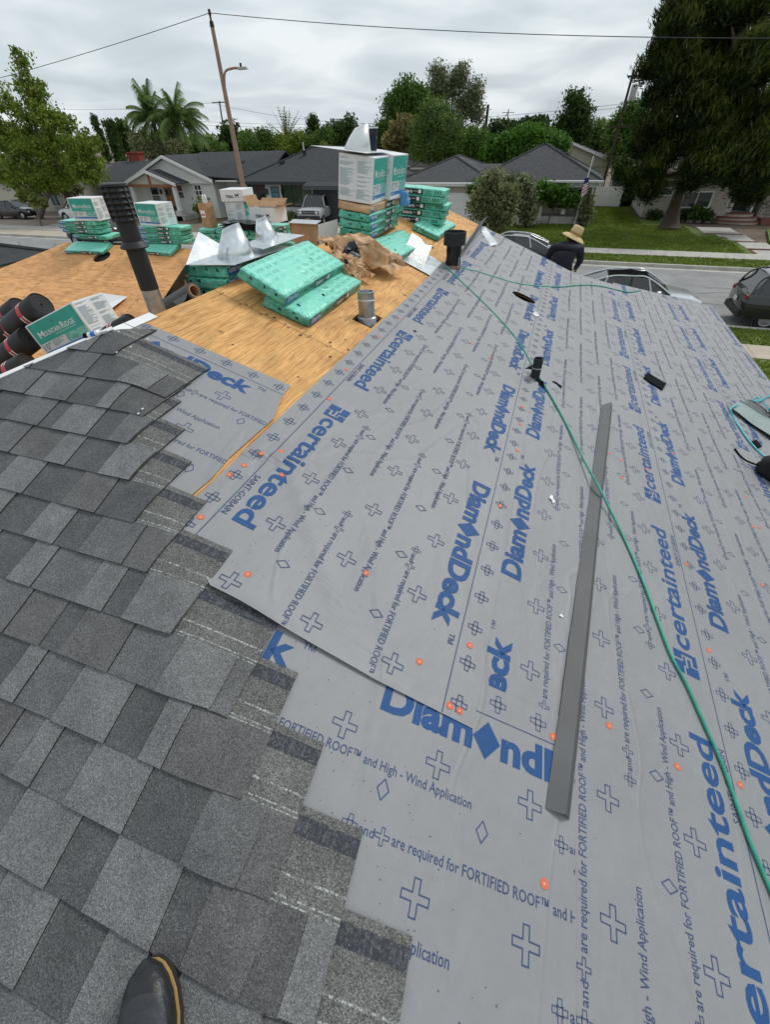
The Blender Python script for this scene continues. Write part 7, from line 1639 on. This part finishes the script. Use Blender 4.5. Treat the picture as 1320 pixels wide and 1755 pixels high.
# flag on a leaning staff at the porch
fg = thing('flag', 'striped flag hanging on a white staff at the porch', 'flag', (1.35, 40.7, 0.13))
(xa, za), (xb, zb) = ypix(985, 382, 40.7), ypix(1018, 268, 40.7)
mb = MB(); mb.tube([(xa - 1.35, 0, 0), (xb - 1.35, 0, zb - 0.13)], 0.035, 8); mb.build('staff', TRIM, fg)
fp = [ypix(*q, 40.7) for q in ((1003, 305), (1010, 305), (1006, 330), (994, 342))]
FR, FBLU = mat('flag_red', (0.42, 0.03, 0.05), 0.8), mat('flag_blue', (0.02, 0.03, 0.14), 0.8)
n = 13
for k in range(n):
    t0, t1 = k / n, (k + 1) / n; l = lambda a, b, t: (a[0] + (b[0] - a[0]) * t - 1.35, a[1] + (b[1] - a[1]) * t - 0.13)
    a, b, c, d = l(fp[0], fp[3], t0), l(fp[1], fp[2], t0), l(fp[1], fp[2], t1), l(fp[0], fp[3], t1); y = -0.06 - 0.05 * math.sin(k)
    mb = MB(); mb.prism([(a[0], y, a[1]), (b[0], y - 0.03, b[1]), (c[0], y - 0.03, c[1]), (d[0], y, d[1])], (0, 0.01, 0)); mb.build('stripe', FBLU if k < 4 else (FR if k % 2 else LBL_WHITE), fg)

# ================================================================ vehicles
TYRE = mat('tyre', (0.012, 0.012, 0.012), 0.85); RIM = mat('rim', (0.45, 0.46, 0.47), 0.3, metal=0.8); CGLASS = mat('car_glass', (0.010, 0.011, 0.012), 0.05, spec=0.9); HEADL = mat('headlight', (0.6, 0.62, 0.64), 0.15, spec=0.8); TAILL = mat('taillight', (0.28, 0.012, 0.015), 0.2); PLATE = mat('plate', (0.6, 0.6, 0.58), 0.5); BUMP = mat('bumper_black', (0.020, 0.020, 0.021), 0.6)
def car(label, loc, rz, paint, style='sedan', roof=None, trim=None, name='car', cat='car'):
    """+x is forward. Lofted body, glasshouse, pillars, wheels"""
    o = thing(name, label, cat, loc, rz, 'parked vehicles'); 
    if style == 'sedan': Lh, W, st = 2.40, 0.91, [(-2.40, .45, .84, .76), (-2.30, .30, .97, .84), (-1.75, .22, 1.02, .90), (-0.9, .20, 1.0, .915), (0.5, .20, .97, .915), (1.15, .22, .95, .90), (1.9, .24, .86, .86), (2.28, .30, .74, .78), (2.40, .42, .62, .66)]; gh = [(-1.95, 1.02, .70, 0), (-1.0, 1.38, .60, 1), (-0.2, 1.44, .62, 1), (0.35, 1.40, .61, 1), (1.18, .96, .72, 0)]
    elif style == 'suv': Lh, W, st = 2.30, 0.94, [(-2.30, .55, 1.05, .80), (-2.22, .35, 1.12, .90), (-1.6, .28, 1.12, .94), (0.4, .26, 1.08, .94), (1.1, .27, 1.05, .93), (1.85, .30, .98, .88), (2.22, .36, .84, .80), (2.30, .46, .72, .70)]; gh = [(-2.18, 1.12, .74, 0), (-1.85, 1.62, .62, 1), (-0.4, 1.70, .64, 1), (0.35, 1.66, .62, 1), (1.15, 1.06, .76, 0)]
    else: Lh, W, st = 2.25, 0.96, [(-2.25, .50, 1.15, .88), (-2.2, .45, 1.18, .94), (0.5, .42, 1.18, .95), (0.9, .42, 1.16, .95), (2.1, .46, 1.14, .93), (2.22, .50, 1.08, .92), (2.25, .55, 1.0, .90)]; gh = [(-2.12, 1.18, .86, 0), (-2.05, 1.80, .74, 1), (-0.4, 1.84, .75, 1), (0.55, 1.82, .74, 1), (0.98, 1.18, .86, 0)]
    mb = MB(); vs = []; m_ = 11
    for x, zb, zt, hw in st:
        hw *= W / 0.915; mid = (zb + zt) / 2
        sec = [(0, zb), (hw * .8, zb), (hw * .97, zb + .10), (hw, mid), (hw * .985, zt - .12), (hw * .90, zt - .02), (hw * .55, zt + .012), (0, zt + .02)]
        full = [(-a, b) for a, b in sec[1:-1]][::-1]; loop = sec + full; m_ = len(loop); vs += [(x, a, b) for a, b in loop]
    fs = [(i * m_ + k, i * m_ + (k + 1) % m_, (i + 1) * m_ + (k + 1) % m_, (i + 1) * m_ + k) for i in range(len(st) - 1) for k in range(m_)] + [tuple(range(m_)), tuple((len(st) - 1) * m_ + k for k in range(m_ - 1, -1, -1))]
    mb.add(vs, fs); b = mb.build('body', paint, o, smooth=40)
    # glasshouse: side glass, screens, roof skin
    vs = []; bw_ = .80 * W / .915
    base = lambda x: np.interp(x, [s[0] for s in st], [s[2] for s in st])
    for x, z, hw, top in gh: vs += [(x, hw * (1 if top else 1.12), z), (x, -hw * (1 if top else 1.12), z)]
    k0, k1 = gh[0], gh[-1]; lows = [(k0[0], bw_), (gh[1][0] - .15, bw_ * 1.02), (gh[2][0], bw_ * 1.03), (gh[3][0] + .2, bw_ * 1.02), (k1[0], bw_ * .96)]
    nb_ = len(vs)
    for x, hw in lows: vs += [(x, hw, base(x) - .03), (x, -hw, base(x) - .03)]
    fs = []
    for i in range(4): fs += [(2 * i, 2 * i + 2, nb_ + 2 * i + 2, nb_ + 2 * i), (2 * i + 1, nb_ + 2 * i + 1, nb_ + 2 * i + 3, 2 * i + 3), (2 * i, 2 * i + 1, 2 * i + 3, 2 * i + 2)]
    mb = MB(); mb.add(vs, fs); mb.build('glasshouse', CGLASS, o)
    mb = MB(); r0 = [(vs[2 * i], vs[2 * i + 1]) for i in (1, 2, 3)]; q = []
    for p, s in r0: q += [(p[0], p[1] * 1.02, p[2] + .012), (p[0], 0, p[2] + .045), (s[0], s[1] * 1.02, s[2] + .012)]
    q += [(a, b_, c - .03) for a, b_, c in q]
    mb.add(q, [(0, 1, 4, 3), (1, 2, 5, 4), (3, 4, 7, 6), (4, 5, 8, 7), (0, 3, 12, 9), (3, 6, 15, 12), (2, 11, 14, 5), (5, 14, 17, 8), (0, 9, 10, 1), (1, 10, 11, 2), (6, 7, 16, 15), (7, 8, 17, 16)]); mb.build('roof_panel', roof or paint, o, smooth=50)
    tm = trim or paint
    for sg in (0, 1):
        pl = [Vector(vs[2 * i + sg]) for i in range(5)]; mb = MB(); ps = bezier_path([pl[0], pl[1], pl[2], pl[3], pl[4]], 5); mb.tube(ps, 0.035, 6); mb.build('roof_rail', tm, o, smooth=60)
        for i in (1, 2, 3):
            a, c = Vector(vs[2 * i + sg]), Vector(vs[nb_ + 2 * i + sg]); mb = MB(); mb.tube([a, c], 0.03, 5); mb.build('pillar', BLACKF if i == 2 else tm, o)
    wr = .33 if style == 'sedan' else .37; wx = (1.45, -1.42) if style != 'boxy' else (1.5, -1.4)
    for x in wx:
        for sg in (-1, 1):
            m = Matrix.Translation((x, sg * (W - .09), wr)) @ Matrix.Rotation(R(90) * sg, 4, 'X') @ Matrix.Rotation(math.pi, 4, 'X')
            w_ = MB(); w_.lathe([(wr * .62, -.11), (wr * .95, -.11), (wr, -.06), (wr, .06), (wr * .95, .11), (wr * .62, .11)], 24, m); wo_ = w_.build('wheel', TYRE, o, smooth=40)
            w_ = MB(); w_.lathe([(wr * .62, .09), (wr * .55, .05), (wr * .2, .06), (0.0, .075)], 20, m); 
            w_.build('rim', RIM, wo_, smooth=40)
            mb = MB(); mb.lathe([(wr * 1.0, -.02), (wr * 1.16, -.02), (wr * 1.16, .0), (wr * 1.0, .0)], 24, Matrix.Translation((0, sg * .095, 0)) @ m); mb.build('wheel_arch', BUMP, o)
    fz = st[-2][2] - .10
    for sg in (-1, 1):
        if style == 'boxy': mb = MB(); mb.lathe([(0, 0), (.11, 0), (.11, .05), (0, .06)], 16, Matrix.Translation((2.24, sg * .68, .93)) @ Matrix.Rotation(R(90), 4, 'Y')); mb.build('headlight', HEADL, o)
        else: mb = MB(); mb.box((2.22 if style == 'sedan' else 2.16, sg * W * .70, fz), (.16, .34, .11), (0, R(-20), R(-22) * sg)); mb.build('headlight', HEADL, o, bevel=.03)
        mb = MB(); mb.box((-Lh + .10, sg * W * .74, st[1][2] - .13), (.16, .30, .15), (0, R(8), R(26) * sg)); mb.build('taillight', TAILL, o, bevel=.03); mb = MB(); mb.box((.75, sg * (W + .06), 1.02 if style == 'sedan' else 1.15), (.16, .18, .12)); mb.build('mirror', paint, o, bevel=.04)
        for x in (-.55, .35): mb = MB(); mb.box((x - .25, sg * (W + .004), .80 if style == 'sedan' else .92), (.18, .03, .03)); mb.build('door_handle', tm, o)
    if style == 'boxy':
        mb = MB(); mb.rng(2.235, 2.275, -.86, .86, .82, 1.04); g_ = mb.build('grille', BUMP, o)
        for k in range(7): mb = MB(); mb.rng(2.276, 2.29, -.5 + k * .16 - .04, -.5 + k * .16 + .04, .90, .97); mb.build('grille_slot', GALV_D, g_)
        mb = MB(); mb.rng(2.2, 2.42, -.92, .92, .48, .72); mb.build('bumper', BUMP, o, bevel=.05)
    else:
        mb = MB(); mb.rng(Lh - .12, Lh - .0, -.45, .45, .38, .62); mb.build('grille', BUMP, o, bevel=.03); mb = MB(); mb.box((-Lh + .02, 0, .46), (.16, W * 1.75, .22)); mb.build('rear_bumper', BUMP if style == 'suv' else paint, o, bevel=.05)
    mb = MB(); mb.rng(-Lh - .045, -Lh - .03, -.16, .16, .72, .86); mb.build('licence_plate', PLATE, o)
    return o
PSILV = mat('paint_silver', (0.55, 0.58, 0.60), 0.22, metal=0.5, coat=0.6); PBLK = mat('paint_black', (0.010, 0.010, 0.012), 0.15, coat=0.8); PGREEN = mat('paint_olive_grey', (0.034, 0.033, 0.029), 0.25, metal=0.4, coat=0.7); PGREY = mat('paint_light_grey', (0.42, 0.43, 0.43), 0.3, coat=0.6); PDARK = mat('paint_charcoal', (0.022, 0.023, 0.026), 0.25, coat=0.6); PWHT = mat('paint_white', (0.72, 0.72, 0.71), 0.3, coat=0.5)
car('silver sedan with glossy black roof parked by the near kerb', (3.05, 19.56, 0.0), 0.0, PSILV, 'sedan', roof=PBLK, trim=PSILV)
car('dark olive suv parked at the right edge, seen from the rear', (8.85, 19.72, 0.0), 0.0, PGREEN, 'suv', trim=PBLK)
car('black sedan with chrome window line parked before the lawn', (-2.35, 27.1, 0.0), math.pi, PBLK, 'sedan', trim=mat('chrome_trim', (0.6, 0.6, 0.6), 0.2, metal=0.9))
q = gpix(519, 368, 0.95); car('boxy light grey off-roader facing the street on a driveway', (q.x + 0.25, q.y + 2.3, 0.135), R(-84), PGREY, 'boxy', roof=mat('roof_grey', (0.16, 0.165, 0.17), 0.4), name='off_roader')
q = gpix(52, 362, 0.8); car('black sedan parked on the brown driveway at the far left', (q.x - 2.3, q.y + 0.3, 0.135), R(6), PBLK, 'sedan')
q = gpix(90, 408, 0.6); car('charcoal suv parked at the far kerb behind the leftmost stack', (q.x + 2.3, 27.1, 0.0), math.pi, PDARK, 'suv')
q = gpix(116, 362, 0.9); car('white suv half hidden by the leftmost carton', (q.x + 2.0, q.y, 0.135), math.pi, PWHT, 'suv')

# ================================================================ the roofer at the far edge
SHIRT = mat('shirt_navy', (0.014, 0.012, 0.022), 0.85, var=0.2, scale=8, bump=0.5, bscale=9); JEANS = mat('work_trousers', (0.03, 0.035, 0.05), 0.9); SKIN = mat('skin', (0.30, 0.16, 0.10), 0.6); STRAW = mat('straw', (0.62, 0.46, 0.24), 0.8, var=0.2, scale=40, stretch=(1, 1, 4), bump=0.4, bscale=60)
def skinned(name, joints, bones, mats, parent, assign=None, sub=2):
    me = bpy.data.meshes.new(name); me.from_pydata([j[0] for j in joints], bones, []); ob = bpy.data.objects.new(name, me); COL.objects.link(ob)
    sk = ob.modifiers.new('skin', 'SKIN'); sk.use_smooth_shade = True
    for i, j in enumerate(joints): me.skin_vertices[0].data[i].radius = (j[1], j[2] if len(j) > 2 else j[1])
    me.skin_vertices[0].data[0].use_root = True
    s = ob.modifiers.new('sub', 'SUBSURF'); s.levels = sub; s.render_levels = sub
    m2 = bpy.data.meshes.new_from_object(ob.evaluated_get(bpy.context.evaluated_depsgraph_get())); bpy.data.objects.remove(ob); bpy.data.meshes.remove(me)
    m2.name = name; m2.materials.clear()
    for m in mats: m2.materials.append(m)
    if assign:
        for p in m2.polygons: p.material_index = assign(p.center)
    m2.shade_smooth(); return link(name, m2, parent)
(wx_, wz_) = ypix(963, 450, 8.25)
wk_ = thing('person', 'roofer in straw hat and dark shirt kneeling at the far roof edge, seen from behind', 'person', (wx_ - 0.02, 8.25, zg - SL * (8.25 - 7.28) - 0.05), R(-8))
J = [((0, 0.0, 0.20), .165, .14), ((0.00, 0.03, 0.34), .19, .145), ((0.02, 0.11, 0.48), .205, .15), ((0.035, 0.18, 0.55), .17, .12), ((0.06, 0.25, 0.58), .062), ((0.075, 0.31, 0.62), .085, .095), ((0.085, 0.35, 0.69), .080, .090),
     ((-0.18, 0.17, 0.52), .080), ((-0.25, 0.22, 0.36), .056), ((-0.20, 0.42, 0.24), .045), ((-0.17, 0.53, 0.17), .034), ((0.23, 0.19, 0.52), .080), ((0.27, 0.26, 0.36), .056), ((0.22, 0.46, 0.24), .045), ((0.19, 0.56, 0.16), .034),
     ((-0.11, 0.06, 0.15), .098), ((-0.16, 0.40, 0.02), .075), ((-0.13, 0.10, 0.09), .058), ((-0.12, -0.12, 0.15), .045), ((0.11, 0.06, 0.15), .098), ((0.16, 0.40, 0.02), .075), ((0.13, 0.10, 0.09), .058), ((0.12, -0.12, 0.15), .045)]
Bn = [(0, 1), (1, 2), (2, 3), (3, 4), (4, 5), (5, 6), (3, 7), (7, 8), (8, 9), (9, 10), (3, 11), (11, 12), (12, 13), (13, 14), (0, 15), (15, 16), (16, 17), (17, 18), (0, 19), (19, 20), (20, 21), (21, 22)]
skinned('body', J, Bn, [SHIRT, JEANS, SKIN], wk_, lambda c: 2 if ((c.z > 0.60 and c.y > 0.22) or (c.y > 0.475 and c.z < .3 and abs(c.x) > .1)) else (1 if c.z < 0.185 else 0))
hm = Matrix.Translation((0.085, 0.335, 0.685)) @ Matrix.Rotation(R(20), 4, 'Y') @ Matrix.Rotation(R(-8), 4, 'X')
mb = MB(); mb.lathe([(0.092, 0.0), (0.095, 0.05), (0.088, 0.10), (0.078, 0.125), (0.05, 0.132), (0.0, 0.126)], 28, hm); hat = mb.build('straw_hat', STRAW, wk_, smooth=60)
mb = MB(); mb.lathe([(0.094, 0.004), (0.14, -0.008), (0.175, -0.028), (0.195, -0.048), (0.192, -0.055), (0.14, -0.018), (0.09, -0.006)], 32, hm); mb.build('brim', STRAW, hat, smooth=60)
mb = MB(); mb.lathe([(0.097, 0.012), (0.097, 0.038)], 28, hm); mb.build('hat_band', mat('hat_band', (0.35, 0.2, 0.08), 0.8), hat)
for sg, bx in ((-1, (-0.17, 0.53, 0.17)), (1, (0.19, 0.56, 0.16))):
    for k in range(5):
        a = Vector(bx) + Vector((sg * (-0.024 + 0.012 * k), 0.025, -0.004)); L_ = [.055, .072, .078, .07, .05][k]; d = Vector((0, 1, -0.35)).normalized() if k else Vector((-sg * 0.8, 0.5, -0.2)).normalized()
        mb = MB(); mb.tube([a - d * 0.02, a + d * L_ * .5, a + d * L_ * .85 + Vector((0, 0, -0.014)), a + d * L_ + Vector((0, 0, -0.026))], [.0095, .009, .0082, .006], 8); mb.build('finger', SKIN, wk_, smooth=60)

# ================================================================ photographer's boot at the lower left
def apixh(px, py, h):
    za = RZ - SL * YAP; r = ray(px, py); t = (za + h * SLN) / (r[2] - SL * r[1]); p = t * r
    return Vector((p[0], p[1], p[2] + CAMH))
LEATH = mat('boot_leather', (0.016, 0.017, 0.019), 0.42, var=0.3, scale=18, bump=0.35, bscale=30, spec=0.5); WELT = mat('boot_welt', (0.40, 0.25, 0.09), 0.6, var=0.15, scale=30); SOLE = mat('boot_sole', (0.03, 0.024, 0.02), 0.8); DENIM = mat('denim', (0.03, 0.04, 0.075), 0.9, var=0.25, scale=90)
toe = apixh(257, 1640, 0.03); mid_ = apixh(258, 1752, 0.05)
fd = (mid_ - toe); fd.z = 0; fd.normalize(); fd = -fd                       # heel -> toe on plan
fwd = Vector((fd.x, fd.y, SL * fd.y)).normalized(); upn = NA.copy(); side = fwd.cross(upn).normalized()
bt = thing('person', 'black leather work boot with yellow welt of someone standing on the shingles', 'person', matrix=frame(toe - upn * 0.03 + upn * 0.022, side, fwd, upn) @ Matrix.Scale(0.90, 4))
def outline(k, w0=0.056):          # half widths along the foot, k = distance behind the toe tip
    return np.interp(k, [0, .006, .018, .04, .07, .11, .17, .22, .27, .295, .305], [0.004, .022, .036, .048, .0565, .0585, .050, .044, .043, .034, .004])
ks = [0, .006, .012, .018, .028, .04, .055, .07, .09, .11, .14, .17, .20, .22, .25, .27, .285, .295, .305]
def slab_foot(z0, z1, grow): 
    a = [(outline(k) + grow if outline(k) > .005 else 0.004 + grow * .5, -k) for k in ks]; loop = [(x, y) for x, y in a] + [(-x * 0.96, y) for x, y in a[::-1]]
    mb = MB(); mb.prism([(x, y, z0) for x, y in loop], (0, 0, z1 - z0)); return mb
slab_foot(0.0, 0.016, 0.002).build('sole', SOLE, bt); slab_foot(0.0165, 0.0215, 0.0030).build('welt', WELT, bt)
vs = []; n = 16
hts = np.interp(ks, [0, .02, .05, .09, .14, .19, .23, .27, .305], [.030, .052, .064, .068, .084, .112, .128, .125, .115])
for k, h in zip(ks, hts):
    w_ = max(.004, outline(k) - .001)
    for i in range(n + 1):
        a = math.pi * i / n; c = math.cos(a); s_ = math.sin(a); e2 = 0.62
        vs.append((math.copysign(abs(c) ** 0.75, c) * w_, -k + (0.004 if k == 0 else 0), .0212 + (h - .0212) * abs(s_) ** e2))
fs = [(i * (n + 1) + j, i * (n + 1) + j + 1, (i + 1) * (n + 1) + j + 1, (i + 1) * (n + 1) + j) for i in range(len(ks) - 1) for j in range(n)]
mb = MB(); mb.add(vs, fs); mb.build('upper', LEATH, bt, smooth=70)
# stitched toe panel (vamp) and shaft
vs2 = []; kk = [.045, .055, .07, .09, .115, .14, .165]
for k in kk:
    h = np.interp(k, ks, hts); w_ = outline(k)
    for i in range(n + 1):
        f = np.interp(k, [.045, .055, .07, .1, .165], [.06, .45, .62, .70, .78]); a = math.pi / 2 + (math.pi / 2 * f) * (2 * i / n - 1); c = math.cos(a); s_ = math.sin(a)
        vs2.append((math.copysign(abs(c) ** 0.75, c) * (w_ + .001), -k, .0212 + (h + .0022 - .0212) * abs(s_) ** .62))
fs = [(i * (n + 1) + j, i * (n + 1) + j + 1, (i + 1) * (n + 1) + j + 1, (i + 1) * (n + 1) + j) for i in range(len(kk) - 1) for j in range(n)]
mb = MB(); mb.add(vs2, fs); mb.build('vamp', mat('boot_vamp', (0.036, 0.038, 0.043), 0.5, var=0.2, scale=14, bump=0.3, bscale=40), bt, smooth=70)
upw = bt.matrix_basis.to_3x3().inverted() @ Vector((0, -0.12, 1)); c0 = Vector((0, -.245, .09))
mb = MB(); mb.tube([c0, c0 + upw * .07, c0 + upw * .16], [.056, .054, .057], 18); mb.build('shaft', LEATH, bt, smooth=60)
mb = MB(); mb.tube([c0 + upw * .12, c0 + upw * .2, c0 + upw * .34, c0 + upw * .44], [.075, .074, .078, .085], 18); mb.build('trouser_leg', DENIM, bt, smooth=60)
